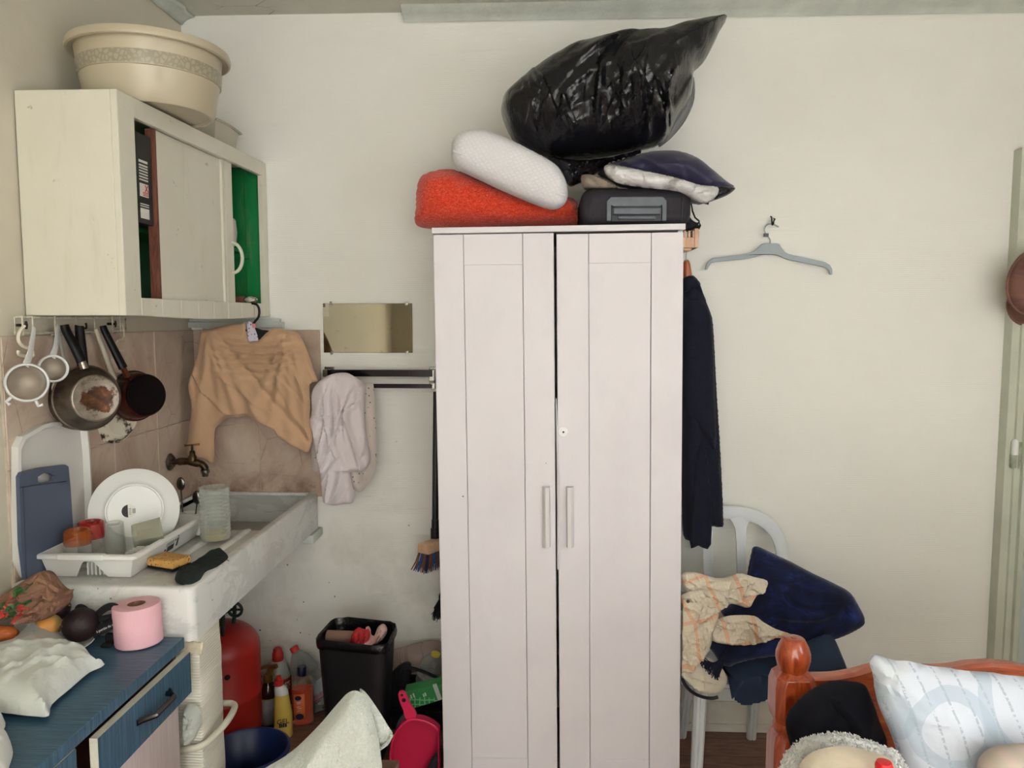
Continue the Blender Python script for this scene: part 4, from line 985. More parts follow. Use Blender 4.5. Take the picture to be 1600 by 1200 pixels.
mb.grid([[V((x, y, z)) for x, y in offl(lp, d)] for d, z in ((-.002, RZ1-.004), (.008, RZ1-.010), (.011, RZ1-.008), (.011, RZ1), (.008, RZ1+.003), (-.002, RZ1+.003), (-.004, RZ1))], closed_u=True, closed_v=True)
build(mb, 'rim', m_rk, rack)
mb = MB(); mb.box(x0+.055, x1-.075, y0-.014, y0+.006, RZ1-.011, RZ1+.005); build(mb, 'hand_grip', m_rk, rack, bevel=.003)
mb = MB(); mb.box(RX0+.004, RX1-.004, RY0+.07, RY1-.004, RZ0+.001, RZ0+.004); build(mb, 'floor_plate', m_rk, rack, smooth=0)
for i in range(6):
    yy = RY0+.070+i*.019; mb = MB(); mb.hexa([(RX1-.055, yy, RZ0+.004), (RX1-.012, yy, RZ0+.004), (RX1-.012, yy+.004, RZ0+.004), (RX1-.055, yy+.004, RZ0+.004), (RX1-.045, yy-.014, RZ0+.050), (RX1-.022, yy-.014, RZ0+.050), (RX1-.022, yy-.010, RZ0+.050), (RX1-.045, yy-.010, RZ0+.050)]); build(mb, 'prong', m_rk, rack, smooth=0, bevel=.0008, segs=1)
for i in range(6):
    u = RX0+.098+i*.011; mb = MB(); mb.box(u, u+.004, RY0+.012, RY0+.07, RZ0+.001, RZ0+.035); build(mb, 'slat', m_rk, rack, smooth=0)
a = V((RX1+.002, RY1+.002, 0)); mb = MB(); loftz(mb, [(rrect(a.x-.055, a.x+.012, a.y+.004, a.y+.052, .008), RZ1-.062), (rrect(a.x-.060, a.x+.017, a.y, a.y+.056, .008), RZ1+.002), (rrect(a.x-.064, a.x+.021, a.y-.004, a.y+.060, .008), RZ1+.004), (rrect(a.x-.056, a.x+.013, a.y+.004, a.y+.052, .008), RZ1+.004), (rrect(a.x-.052, a.x+.009, a.y+.008, a.y+.048, .008), RZ1-.055)]); build(mb, 'cutlery_cup', m_rk, rack)
cupc = V((a.x-.022, a.y+.028, RZ1-.05))
# printed label on the rack's side
U = V((0, 1, 0)); Wv = V((ex, 0, RZ1-RZ0)).normalized(); N = U.cross(Wv)
fr = (V((RX1, RY0, RZ0))+N*.0006, U, Wv, N)
mb = MB()
def rc(u0, u1, w0, w1): mb.prism([(u0, w0), (u1, w0), (u1, w1), (u0, w1)], fr, 0, .0004)
rc(.185, .225, .012, .028); rc(.240, .250, .014, .040); rc(.170, .178, .018, .024); rc(.228, .234, .034, .040); rc(.240, .246, .044, .048)
for k in range(4): rc(.175, .222, .0310+k*.003, .0318+k*.003)
build(mb, 'printed_label', mat('dark_print', '#33302f', .6), rack, smooth=0)
# ---- plate
m_chi = mat('white_china', '#dfdeda', .4, var=.015, spec=.35)
pn = V((.47, -.855, .20)).normalized(); pc = V((-1.190, 2.15, 1.062))
plate = thing('dinner_plate', 'white dinner plate standing on edge in the dish rack, its base towards the room', 'plate', (pc.x, pc.y, RZ0+.004))
M = axisM(pc, pn)
mb = MB(); mb.lathe([(0, .0), (.071, 0), (.074, .004), (.077, .004), (.080, -.001), (.088, -.006), (.119, -.016), (.1215, -.018), (.1205, -.020), (.086, -.010), (.076, -.005), (0, -.005)], 72, M); build(mb, 'plate_body', m_chi, plate)
fr = (pc+pn*.0006, (M.to_3x3() @ V((0, -1, 0))), (M.to_3x3() @ V((1, 0, 0))), pn)
sx = M.to_3x3() @ V((1, 0, 0)); sy = M.to_3x3() @ V((0, 1, 0))
uu = V((0, 0, 1)).cross(pn).normalized(); ww = pn.cross(uu); fr = (pc+pn*.0004-uu*.016, uu, ww, pn)
mb = MB(); mb.prism([(.019*math.cos(R(t)), .019*math.sin(R(t))) for t in range(0, 360, 12)], fr, 0, .0004); stc = build(mb, 'sticker', m_lab, plate, smooth=0)
mb = MB(); mb.prism([(.0186*math.cos(R(t)), .0186*math.sin(R(t))) for t in range(96, 265, 12)], fr, .0004, .0007)
for k in range(6): mb.prism([(.010+k*.0014, -.008), (.0107+k*.0014, -.008), (.0107+k*.0014, .006), (.010+k*.0014, .006)], fr, .0004, .0007)
for k in range(5): mb.prism([(0, -.010+k*.004), (.007, -.010+k*.004), (.007, -.0088+k*.004), (0, -.0088+k*.004)], fr, .0004, .0007)
build(mb, 'sticker_print', mat('black_print', '#1c1b1b', .6), stc, smooth=0)
# ---- glasses upside down in the rack
m_gl = clear('clear_glass', '#eef0ec', .07, .04, .32)
m_amb = clear('amber_glass', '#b8622a', .32, .06, .4); m_rdg = clear('red_glass', '#b01f16', .42, .06, .4)
def tumbler(label, c, r, h, hb, mt, rr=1.12):
    """upside-down tumbler, coloured base part of height hb at the top"""
    root = thing('tumbler', label, 'glass', c); M = Matrix.Translation(c); t = .0028
    zs = h-hb; rz = r*rr
    mid = rz+(r-rz)*zs/h
    mb = MB(); mb.lathe([(rz, 0), (mid, zs), (mid-t, zs), (rz-t, .0)], 40, M); build(mb, 'bowl_wall', m_gl, root)
    if hb > 0:
        mb = MB(); mb.lathe([(mid, zs), (r, h-.003), (r-.004, h), (r-.008, h-.001), (r-.010, h-.008), (0, h-.008)], 40, M); build(mb, 'tinted_base' if mt != m_gl else 'base', mt, root)
    return root
G = RZ0+.005
tumbler('upturned tumbler with an amber base at the near left of the dish rack', V((-1.274, 2.005, G)), .033, .108, .040, m_amb)
tumbler('upturned tumbler with a red base behind the amber one in the rack', V((-1.277, 2.074, G)), .033, .112, .046, m_rdg)
tumbler('clear upturned tumbler between the red-based one and the plate', V((-1.216, 2.086, G)), .024, .108, .010, m_gl, 1.25)
root = thing('square_glass', 'clear square patterned glass lying tilted on the rack prongs', 'glass', (-1.12, 2.13, G+.05))
M = axisM(V((-1.150, 2.060, G+.074)), V((.75, .5, .08)), (0, 0, 1)); M = M @ Matrix.Rotation(R(10), 4, 'Z')
mb = MB(); sqf = lambda q, z: min(1/max(abs(math.cos(q+.785)), 1e-6), 1/max(abs(math.sin(q+.785)), 1e-6))**.9
mb.lathe([(0, 0), (.024, 0), (.026, .003), (.030, .075), (.028, .075), (.024, .012), (0, .012)], 40, M, 1, 1, sqf); build(mb, 'glass_body', clear('patterned_glass', '#c4c2ae', .3, .12, .45), root)
# ---- spoons in the cutlery cup
m_cut = mat('cutlery_steel', '#6f6a66', .22, metal=1)
for lab, dx_, dy_, ln, tl in (('steel spoon in the cutlery cup, lower of the two', .006, -.006, .088, .012), ('steel spoon in the cutlery cup, taller of the two and half behind the plate', -.034, .010, .128, -.006)):
    b = cupc+V((dx_, dy_, .0)); t = b+V((tl, 0, ln)); root = thing('spoon', lab, 'spoon', b, 'spoons in the cutlery cup')
    mb = MB(); mb.tube([b, b.lerp(t, .5)+V((0, -.002, 0)), t], .0035, 8, flat=.6); build(mb, 'handle', m_cut, root)
    mb = MB(); mb.ball(t+V((0, 0, .018)), .014, .006, .022, 18); build(mb, 'bowl', m_cut, root)
# ---- cut-off plastic bottle
c = V((-1.008, 2.275, DZ+.0105)); root = thing('cut_bottle', 'clear ribbed bottle bottom with a little yellow liquid on the drainer', 'bottle', c)
prof = [(0, .002), (.030, 0), (.041, .004), (.0445, .015)]
for i in range(12): z = .02+i*.0118; prof += [(.0452, z), (.0428, z+.0055)]
prof += [(.045, .163), (.0443, .1635)]
mb = MB(); mb.lathe(prof, 48, Matrix.Translation(c)); build(mb, 'ribbed_wall', clear('clear_pet', '#cfd3cc', .22, .06, .5), root)
mb = MB(); mb.lathe([(0, .003), (.040, .004), (.0425, .016), (.042, .024), (0, .024)], 40, Matrix.Translation(c)); build(mb, 'liquid', clear('yellow_liquid', '#c9b465', .55, .1, .3), root)
# ---- sponge and scourer
def m_sponge():
    t = NT('tan_sponge'); v = t.n('TexVoronoi', {'Vector': t.tc(), 'Scale': 110.0}).outputs[0]
    p = t.math('LESS_THAN', v, .27); t.base(t.mix(p, t.ramp(t.noise(40, 3), [(.3, '#b98742'), (.7, '#cfa05c')]), '#6f4820')).p(rough=.9); return t.bump(v, .5, .003).m
sA = V((-1.035, 2.035, DZ+.0045)); root = thing('sponge', 'tan kitchen sponge with a black scouring side on the drainer edge', 'sponge', sA)
M = Matrix.Translation(sA) @ Matrix.Rotation(R(-20), 4, 'Z')
mb = MB(); mb.box(-.047, .047, -.034, .034, .006, .027, M); build(mb, 'sponge_block', m_sponge(), root, bevel=.004, segs=3)
mb = MB(); mb.box(-.045, .049, -.034, .034, 0, .006, M); build(mb, 'scouring_pad', mat('black_scourer', '#191a1a', .95, var=.3, vs=140, bump=.6, bs=300), root, bevel=.002)
o = [(273, 900), (280, 890), (292, 884), (308, 874), (325, 866), (345, 862), (355, 866), (356, 872), (340, 884), (322, 892), (312, 905), (295, 912), (278, 908)]
poly = [(p.x, p.y) for p in [PZ(a, b, DZ+.012) for a, b in o]]
mb = MB(); puff(mb, spline([V(p) for p in poly], 4), frame_xy(DZ+.006), .016, .001, .018, .0045, fold=lambda x, y, d: .004*nz(x*40, y*40)+.006*math.sin(y*30))
build(mb, 'scourer', mat('dark_green_scourer', '#1a2320', .95, var=.35, vs=160, bump=.8, bs=260, bd=.006), label='dark wavy scouring pad beside the sponge at the drainer edge', cat='scourer')
# ---- wall tap
m_brs = mat('tarnished_brass', '#5d4a36', .35, metal=.9, col2='#2d2620', vs=30, bump=.1, bs=50)
m_chr = mat('worn_chrome', '#8c8985', .25, metal=1)
tp = PX(266, 722, -1.362); tap = thing('wall_tap', 'tarnished brass wall tap with a cross handle above the sink', 'tap', tp)
T0 = V((-1.364, tp.y, tp.z)); TB = T0+V((.085, 0, .004))
M = axisM(T0, (1, 0, 0)); mb = MB(); mb.lathe([(0, 0), (.030, 0), (.032, .004), (.018, .016), (.0, .017)], 24, M, fn=lambda q, z: 1+.16*noise.noise(V((math.cos(q)*2, math.sin(q)*2, 3)))); build(mb, 'wall_flange', m_chr, tap)
mb = MB(); mb.tube([T0+V((.01, 0, 0)), T0+V((.03, 0, .002)), T0+V((.034, 0, .002)), T0+V((.05, 0, .003)), TB], [.011, .011, .014, .014, .013], 14); build(mb, 'inlet', m_brs, tap)
mb = MB(); mb.tube(spline([TB+V((-.012, 0, 0)), TB+V((.012, 0, -.006)), TB+V((.032, 0, -.010)), TB+V((.044, 0, -.022)), TB+V((.045, 0, -.034))], 5, False), [.015]*8+[.013]*13, 14); build(mb, 'spout', m_brs, tap)
mb = MB(); mb.lathe([(.013, 0), (.016, .002), (.016, .012), (.012, .014), (.011, .026), (0, .026)], 16, axisM(TB+V((.045, 0, -.030)), (0, 0, -1))); build(mb, 'hose_nozzle', m_chr, tap)
mb = MB(); mb.lathe([(.015, -.004), (.015, .012), (.011, .018), (.010, .030), (.007, .033), (.0045, .034), (.0045, .056), (0, .057)], 18, Matrix.Translation(TB+V((0, 0, .006)))); build(mb, 'stem', m_brs, tap)
mb = MB(); mb.tube([TB+V((-.020, -.016, .060)), TB+V((-.016, -.012, .060)), TB+V((.016, .012, .060)), TB+V((.020, .016, .060))], [.0045, .0032, .0032, .0045], 10); build(mb, 'cross_handle', mat('copper_handle', '#8a5a3d', .3, metal=.9), tap)

# ================================================================ MIRROR, TOWEL RAIL, HANGING CLOTHES, BROOM
mm = bpy.data.materials.new('tarnished_mirror'); mm.use_nodes = True
t = NT('mirror_silver'); x, y, z = t.xyz()
eg = t.ramp(t.noise(30, 5, .7), [(.62, 0.0), (.75, 1.0)])
t.base(t.mix(t.math('MULTIPLY', eg, .5), '#a39d8c', '#4a4338')).p(rough=.035, metal=1); m_mir = t.m
bpy.data.materials.remove(mm)
a, b = PY(506, 551, YB-.006), PY(644, 474, YB-.006)
mir = thing('mirror', 'small frameless rectangular mirror on the wall beside the tiles', 'mirror', ((a.x+b.x)/2, YB, a.z))
mb = MB(); mb.box(a.x, b.x, YB-.007, YB-.001, a.z, b.z); build(mb, 'mirror_glass', m_mir, mir, smooth=0, bevel=.0012)
for px in (518, 636):
    for zz, s in ((a.z, -1), (b.z, 1)):
        x = PY(px, 500, YB).x; mb = MB(); mb.tube([(x, YB, zz+.004*s), (x, YB-.011, zz+.004*s)], .004, 10); mb.box(x-.005, x+.005, YB-.0105, YB-.0075, zz-.006*(s > 0)-.001, zz+.006*(s < 0)+.001); build(mb, 'clip', m_chr, mir)
mb = MB(); x = a.x; mb.prism([(x+.0, b.z-.012), (x+.016, b.z-.003), (x+.035, b.z-.003), (x+.045, b.z-.01), (x+.03, b.z-.0115), (x+.012, b.z-.02)], frame_xz(YB-.007), 0, .0004)
m_chrd = mat('dark_chrome', '#2c292b', .2, metal=1)
tr = thing('towel_rail', 'double chrome towel rail on the wall under the mirror', 'rail', PY(595, 590, YB))
for (px0_, px1_) in ((508, 522), (671, 684)):
    a, b = PY(px0_, 606 if px0_ > 600 else 592, YB-.004), PY(px1_, 573, YB-.004); mb = MB(); mb.box(a.x, b.x, YB-.012, YB, a.z, b.z); mb.box(a.x+.006, b.x-.006, YB-.055, YB-.012, (a.z+b.z)/2-.012, b.z-.008); build(mb, 'bracket', m_chr, tr, bevel=.002)
for za, zb, yy in ((588, 578, .050), (606, 600, .115)):
    a, b = PY(512, za, YB-yy), PY(676, zb, YB-yy); mb = MB(); mb.box(a.x, b.x, YB-yy-.006, YB-yy+.006, a.z, b.z); build(mb, 'bar', m_chrd, tr, bevel=.001)
a = PY(676, 603, YB-.115); mb = MB(); mb.box(a.x-.006, a.x+.01, YB-.121, YB-.01, a.z-.012, a.z+.012); build(mb, 'swivel_arm', m_chr, tr, bevel=.002)
# dotted grey-beige garment behind, then white shirt
def m_dots():
    t = NT('dotted_greige_cotton'); v = t.n('TexVoronoi', {'Vector': t.tc(), 'Scale': 62.0, 'Randomness': .8}).outputs['Distance']
    t.base(t.mix(t.math('LESS_THAN', v, .16), t.ramp(t.noise(4, 3), [(.3, '#b7aaa3'), (.7, '#c6bab2')]), '#453b38')).p(rough=.85); return t.m
o = [(508, 606), (540, 602), (565, 599), (578, 598), (584, 601), (586, 640), (589, 690), (588, 718), (582, 744), (570, 763), (560, 769), (551, 762), (535, 752), (515, 740), (500, 735), (489, 733), (487, 690), (492, 650)]
mb = MB(); puff(mb, outl(o, YB-.125, 3), frame_xz(YB-.128), .004, .004, .012, .007, fold=lambda x, z, d: .008*ridge(x*24+z*2, z*1.5)+.004*nz(x*12, z*12))
build(mb, 'dotted_garment', m_dots(), label='greige garment with small dark dots hanging under the white shirt', cat='garment')
m_wsh = mat('white_jersey', '#cfc5c6', .85, var=.04, vs=8, sheen=.15, bump=.06, bs=300, bd=.001)
o = [(537, 582), (521, 584), (507, 590), (493, 602), (487, 619), (488, 641), (483, 662), (489, 677), (493, 700), (500, 733), (503, 760), (505, 783), (512, 787), (522, 789), (538, 787), (551, 785), (554, 770), (548, 738), (562, 738), (574, 730), (579, 714), (574, 687), (570, 654), (571, 621), (572, 602), (560, 592), (547, 584)]
wc = PY(535, 600, YB-.12)
wb_ = bb(o, YB-.145); cs1 = creases(7, 15, wb_, 84, 16, .018, .022, .22); cs2 = creases(17, 12, (wb_[0], wb_[1], wb_[2], wb_[3]-.1), 40, 40, .010, .016, .07)
def wf(x, z, d):
    u, w = x-wc.x, wc.z-z
    f = cs1(x, z)*min(1, w/.05+.25)+cs2(x, z)+.010*nz(u*9, w*5, 2)
    f += .018*math.exp(-(((u+.01-.28*w)/.008)**2))*min(1, w*5)
    return f
mb = MB(); puff(mb, outl(o, YB-.145, 3), frame_xz(YB-.150), .022, .004, .02, .005, fold=wf)
build(mb, 'white_shirt', m_wsh, label='white jersey shirt slung over the towel rail', cat='shirt')
# tan tee on a black hanger
m_tan = mat('tan_jersey', '#b49273', .88, var=.06, vs=7, sheen=.15, bump=.06, bs=300, bd=.001)
o = [(314, 517), (324, 514), (333, 513), (345, 510), (358, 507), (373, 505), (384, 506), (386, 526), (390, 533), (398, 533), (406, 530), (416, 520), (429, 512), (440, 514), (452, 517), (465, 520), (472, 529), (480, 548), (485, 562), (490, 579), (496, 596), (484, 600), (485, 629), (484, 661), (489, 678), (482, 706), (466, 702), (448, 692), (433, 681), (427, 671), (407, 663), (388, 650), (373, 652), (356, 653), (344, 662), (335, 675), (334, 722), (318, 718), (293, 713), (294, 684), (300, 637), (295, 612), (296, 595), (308, 556)]
YT = 2.785; tn = PY(404, 520, YT); shl = PY(333, 513, YT); shr = PY(458, 518, YT)
def tf_(x, z, d):
    u, w = x-tn.x, tn.z-z                      # right / down from the neck
    s = w+.95*u*u
    k = math.exp(-((s-.085)/.075)**2)*(1 if abs(u) < .19 else 0)*math.exp(-(u/.15)**4)
    f = .022*k*(1-abs(((s*34+.4*nz(u*3, 2)) % 1)*2-1))
    for (px_, pz_), angs in (((shl.x, shl.z), (62, 74, 84, 100)), ((shr.x, shr.z), (118, 104, 92, 80))):
        for i, an in enumerate(angs):          # long folds running down from the shoulders
            dx_, dz_ = x-px_, pz_-z; L_ = dx_*math.cos(R(an))+dz_*math.sin(R(an)); t_ = -dx_*math.sin(R(an))+dz_*math.cos(R(an))
            if L_ > 0: f += (.018 if i % 2 else .012)*math.exp(-(t_/(.007+.05*L_))**2)*min(1, L_/.08)
    dx_, dz_ = x-shl.x-.0, shl.z-z; L_ = dx_*math.cos(R(50))+dz_*math.sin(R(50)); t_ = -dx_*math.sin(R(50))+dz_*math.cos(R(50))
    if L_ > 0: f -= .012*math.exp(-(t_/.010)**2)*min(1, L_/.1)
    return f+.008*nz(u*7, w*7)+ct1(x, z)+ct2(x, z)
tb_ = bb(o, YT); ct1 = creases(3, 10, (tb_[0], tb_[1], tb_[2]+.06, tb_[3]-.12), -58, 22, .014, .036, .20); ct2 = creases(12, 24, tb_, 70, 60, .0015, .012, .07)
tee = thing('tee_shirt', 'tan long-sleeved jersey top hanging on a black hanger under the cabinet corner', 'shirt', PY(395, 660, YT))
mb = MB(); puff(mb, outl(o, YT, 3), frame_xz(YT), .014, .008, .016, .005, fold=tf_); build(mb, 'jersey', m_tan, tee)
o = [(385, 506), (391, 503), (398, 514), (403, 531), (396, 533), (387, 532)]
def m_floral():
    t = NT('lilac_floral_cotton'); v = t.n('TexVoronoi', {'Vector': t.tc(), 'Scale': 90.0}).outputs['Distance']
    t.base(t.mix(t.math('LESS_THAN', v, .28), '#c3bccb', '#6a5577')).p(rough=.85); return t.m
mb = MB(); puff(mb, outl(o, YT-.012, 3), frame_xz(YT-.008), .006, .004, .006, .004); build(mb, 'floral_neckband', m_floral(), tee)
mb = MB(); p = PY(397, 509, YT-.018); mb.box(p.x-.006, p.x+.006, YT-.020, YT-.018, p.z-.008, p.z+.008); build(mb, 'pink_tag', mat('pink_tag', '#c9777b', .7), tee, smooth=0)
root = thing('black_hanger', 'black plastic hanger hooked on the cabinet lip and holding the tan top', 'hanger', PY(403, 500, YT))
hp = [PY(x, y, YT-.005) for x, y in [(384, 477), (392, 474), (401, 476), (405, 484), (404, 495), (398, 503), (394, 510), (395, 518)]]
mb = MB(); mb.tube(spline(hp, 4, False), .0045, 10); build(mb, 'hook', m_bake, root)
sh = [PY(x, y, YT+.002) for x, y in [(340, 528), (365, 522), (385, 516), (397, 515), (412, 518), (435, 522), (455, 530)]]
mb = MB(); mb.tube(spline(sh, 4, False), .008, 10, flat=.7); mb.prism([(p.x, p.z) for p in [PY(x, y, YT-.008) for x, y in [(395, 511), (402, 513), (412, 518), (416, 522), (405, 531), (398, 531)]]], frame_xz(YT+.004), -.003, .010); build(mb, 'shoulder_bar', m_bake, root)
# broom hung head down by the wardrobe edge
m_br = thing('broom', 'black-handled broom with blue and brown bristles hanging head down beside the wardrobe', 'broom', PY(665, 900, 2.86))
YBR = 2.87
hp = [PY(682, 630, YBR), PY(681, 700, YBR), PY(680, 815, YBR)]
mb = MB(); mb.tube([PY(682, 612, YBR), hp[0], hp[1], hp[2]], .0125, 14); build(mb, 'pole', mat('black_pole', '#242226', .4, var=.1), m_br)
mb = MB(); a = PY(680, 825, YBR); b = PY(680, 842, YBR); c = PY(680, 812, YBR); mb.tube([c, a, a+V((0, 0, -.001)), b], [.0145, .0145, .018, .018], 16); build(mb, 'socket', m_blk, m_br)
# wooden stock runs obliquely away to the right
e0 = PY(660, 858, 2.78); e1 = V((-.362, 2.91, e0.z))
ax = (e1-e0).normalized(); sd = V((ax.y, -ax.x, 0)).normalized(); up = V((0, 0, 1))
def stock(k0, k1, w, h0, h1, m, nm, par):
    mb = MB(); A, B = e0+ax*k0, e0+ax*k1
    mb.hexa([A-sd*w+up*h0, A+sd*w+up*h0, B+sd*w+up*h0, B-sd*w+up*h0, A-sd*w*.86+up*h1, A+sd*w*.86+up*h1, B+sd*w*.86+up*h1, B-sd*w*.86+up*h1]); return build(mb, nm, m, par, bevel=.003)
L_ = (e1-e0).length
stock(0, L_, .028, -.018, .018, m_beech, 'wooden_stock', m_br)
mcols = [mat('navy_bristle', '#1c2344', .8, var=.3, vs=200), mat('brown_bristle', '#6f4a3a', .8, var=.3, vs=200), mat('blue_bristle', '#234f90', .8, var=.3, vs=200)]
for i in range(9):
    for j in range(4):
        p = e0+ax*(.008+i*(L_-.016)/8)+sd*(-.021+.014*j)+up*(-.018)
        mb = MB()
        for k in range(7):
            q = V((random.uniform(-1, 1), random.uniform(-1, 1), 0))*.005
            sp2 = sd*((j-1.5)*.006)-ax*(.010*(1-i/4))+V((-.008, 0, 0))
            mb.tube([p+q*.8, p+q*1.1+sp2*.5-up*.035, p+q*1.6+sp2*1.2-up*(.066+random.uniform(-.004, .004))], [.0022, .0022, .0014], 5)
        build(mb, 'bristle_tuft', mcols[(i+j*2) % 3 if (i+j) % 2 else 1], m_br)
root = thing('hand_brush', 'black hand brush whose bristles peek out behind the wardrobe edge below the broom', 'brush', PY(690, 950, 2.85))
mb = MB(); c0 = PY(689, 938, 2.86)
for i in range(110):
    q = V((random.uniform(-.008, .02), random.uniform(-.02, .02), random.uniform(-.008, .008))); mb.tube([c0+q+V((.01, 0, .015)), c0+q+V((-.012+random.uniform(-.008, .006), 0, -.035)), c0+q*1.4+V((-.020+random.uniform(-.01, .01), 0, -.062+random.uniform(-.008, .006)))], [.002, .002, .0012], 5)
build(mb, 'bristles', mat('black_bristle', '#141213', .8), root)
mb = MB(); mb.box(c0.x-.005, c0.x+.03, 2.83, 2.89, c0.z+.01, c0.z+.03); mb.tube([c0+V((.02, 0, .03)), c0+V((.022, .088, .06))], .009, 10); build(mb, 'handle_block', m_blk, root, bevel=.003)
# ================================================================ BLUE CHEST OF DRAWERS, LOWER LEFT
def m_lam(name, a, b, c):
    t = NT(name); g = t.noise(11, 6, .75, t.tc(scale=(.55, 26, .55))); g2 = t.noise(30, 4, .7, t.tc(scale=(1.2, 40, 1.2)))
    t.base(t.ramp(t.math('MULTIPLY_ADD', g, .65, t.math('MULTIPLY', g2, .35)), [(.36, a), (.5, b), (.66, c)])).p(rough=.38, spec=.4); return t.m
m_bl = m_lam('blue_streaked_laminate', '#233a4b', '#395970', '#5d8094')
m_pk = m_lam('pale_pinkish_laminate', '#b9aaa8', '#c9bcba', '#d5cac8')
m_core = mat('cream_board_core', '#cfc9b8', .5, var=.08, vs=20)
DT, DX, DY1 = .82, -.903, 1.836
chest = thing('chest_of_drawers', 'blue streaked laminate chest with a drawer slightly open in front of the sink', 'chest', (-1.14, 1.4, 0))
mb = MB(); mb.box(-1.37, DX, .80, DY1, DT-.028, DT); build(mb, 'worktop', m_bl, chest, smooth=0, bevel=.0012, segs=1)
mb = MB(); mb.box(-1.37, DX-.022, DY1-.020, DY1-.004, 0, DT-.028); mb.box(-1.37, DX-.022, 1.395, 1.413, 0, DT-.028); mb.box(-1.37, DX-.022, .80, .818, 0, DT-.028); mb.box(-1.37, -1.36, .818, DY1-.02, 0, DT-.028); mb.box(-1.36, DX-.03, .818, DY1-.02, .06, .08)
mb.box(-1.36, DX-.03, 1.413, DY1-.02, .655, .668)
build(mb, 'carcass', mat('reddish_board', '#7a4a3c', .6, var=.1), chest, smooth=0)
def front(name, y0, y1, z0, z1, xf, face, th=.017):
    mb = MB(); mb.box(xf-th, xf, y0, y1, z0, z1); o = build(mb, name, m_core, chest, smooth=0)
    mb = MB(); mb.box(xf, xf+.0015, y0+.0005, y1-.0005, z0+.0005, z1-.0005); build(mb, 'laminate_face', face, o, smooth=0); return o
XD = -.889
dw = front('drawer', 1.432, 1.833, .678, .783, XD, m_bl)
front('drawer', .81, 1.392, .60, .785, DX-.006, m_bl)
front('door', 1.44, 1.80, .03, .670, DX-.006, m_pk)
front('door', .81, 1.392, .03, .592, DX-.006, m_pk)
y0, y1 = 1.585, 1.715; zh = .738
mb = MB(); X0 = XD+.0015
sect = [(X0+.001, y0-.012, zh), (X0+.006, y0, zh), (X0+.026, y0+.022, zh), (X0+.026, y1-.022, zh), (X0+.006, y1, zh), (X0+.001, y1+.006, zh)]
mb.tube(sect, .0055, 8, flat=1.3); mb.tube([(X0, y1-.008, zh), (X0+.014, y1-.010, zh)], .006, 10); build(mb, 'handle', mat('worn_dark_chrome', '#5a5654', .22, metal=1), dw, smooth=30)

# ---- on the chest
r0 = PZ(218, 1004, DT); roll = thing('toilet_roll', 'pink toilet paper roll standing on the blue chest', 'toilet roll', (r0.x, r0.y, DT))
m_pink = mat('pink_tissue_paper', '#e2b0b9', .9, var=.03, bump=.25, bs=160, bd=.003)
M = Matrix.Translation((r0.x, r0.y, DT+.0005)) @ Matrix.Rotation(R(-2), 4, 'Y')
mb = MB(); mb.lathe([(.021, .002), (.052, .001), (.0545, .003), (.0548, .096), (.0535, .0985), (.030, .100), (.0215, .0995), (.021, .09)], 56, M, 1, 1, lambda q, z: 1+.008*noise.noise(V((math.cos(q)*2, math.sin(q)*2, z*8)))); build(mb, 'paper', m_pink, roll)
mb = MB(); mb.lathe([(.0210, .002), (.0210, .099), (.0198, .099), (.0198, .002)], 32, M); build(mb, 'cardboard_core', mat('brown_cardboard', '#7a5545', .85, var=.1), roll)
mb = MB(); pts = []
for i in range(10):
    q = R(188+i*2.2); pts.append([M @ V((.0556*math.cos(q), .0556*math.sin(q), z)) for z in (.004, .05, .096)])
mb.grid(pts); build(mb, 'loose_end', m_pink, roll, solid=.0008)
# white carrier bag lying on the chest
bot = [PZ(a, b, DT+.004) for a, b in [(-70, 1112), (0, 1119), (40, 1124), (72, 1126), (78, 1121), (82, 1106), (112, 1080), (140, 1056), (158, 1048), (164, 1042)]]
top = [PZ(a, b, DT+.045) for a, b in [(152, 1018), (138, 1008), (122, 998), (104, 984), (84, 975), (55, 975), (28, 985), (0, 1002), (-60, 1020)]]
poly = [V((p.x, p.y)) for p in bot+top]; poly = [V((max(p.x, -1.36), p.y)) for p in poly]
m_cb = mat('white_carrier_film', '#cfd2cc', .4, var=.03, vs=5, bump=.35, bs=22, bd=.012)
cr_ = [[PZ(*q, DT+.04) for q in l] for l in (((158, 1036), (95, 1012)), ((74, 1118), (62, 1020)), ((62, 1020), (95, 1012)), ((62, 1020), (0, 1025)), ((100, 1090), (95, 1012)), ((40, 985), (62, 1020)))]
def crease(x, y, w=.010):
    f = 0
    for a, b in cr_:
        ab = V((b.x-a.x, b.y-a.y)); t = max(0, min(1, ((x-a.x)*ab.x+(y-a.y)*ab.y)/ab.length_squared)); f = max(f, math.exp(-math.hypot(x-a.x-ab.x*t, y-a.y-ab.y*t)/w))
    return f
cb_ = creases(14, 26, (min(p.x for p in poly), max(p.x for p in poly), min(p.y for p in poly), max(p.y for p in poly)), 60, 70, .007, .022, .08)
mb = MB(); puff(mb, spline(poly, 3), frame_xy(DT+.012), .050, .011, .10, .006, fold=lambda x, y, d: .007*crease(x, y, .014)+.008*nz(x*5, y*5)+cb_(x, y), zmin=DT+.001)
bgo = build(mb, 'carrier_bag', m_cb, label='crumpled white carrier bag lying on the blue chest', cat='bag')
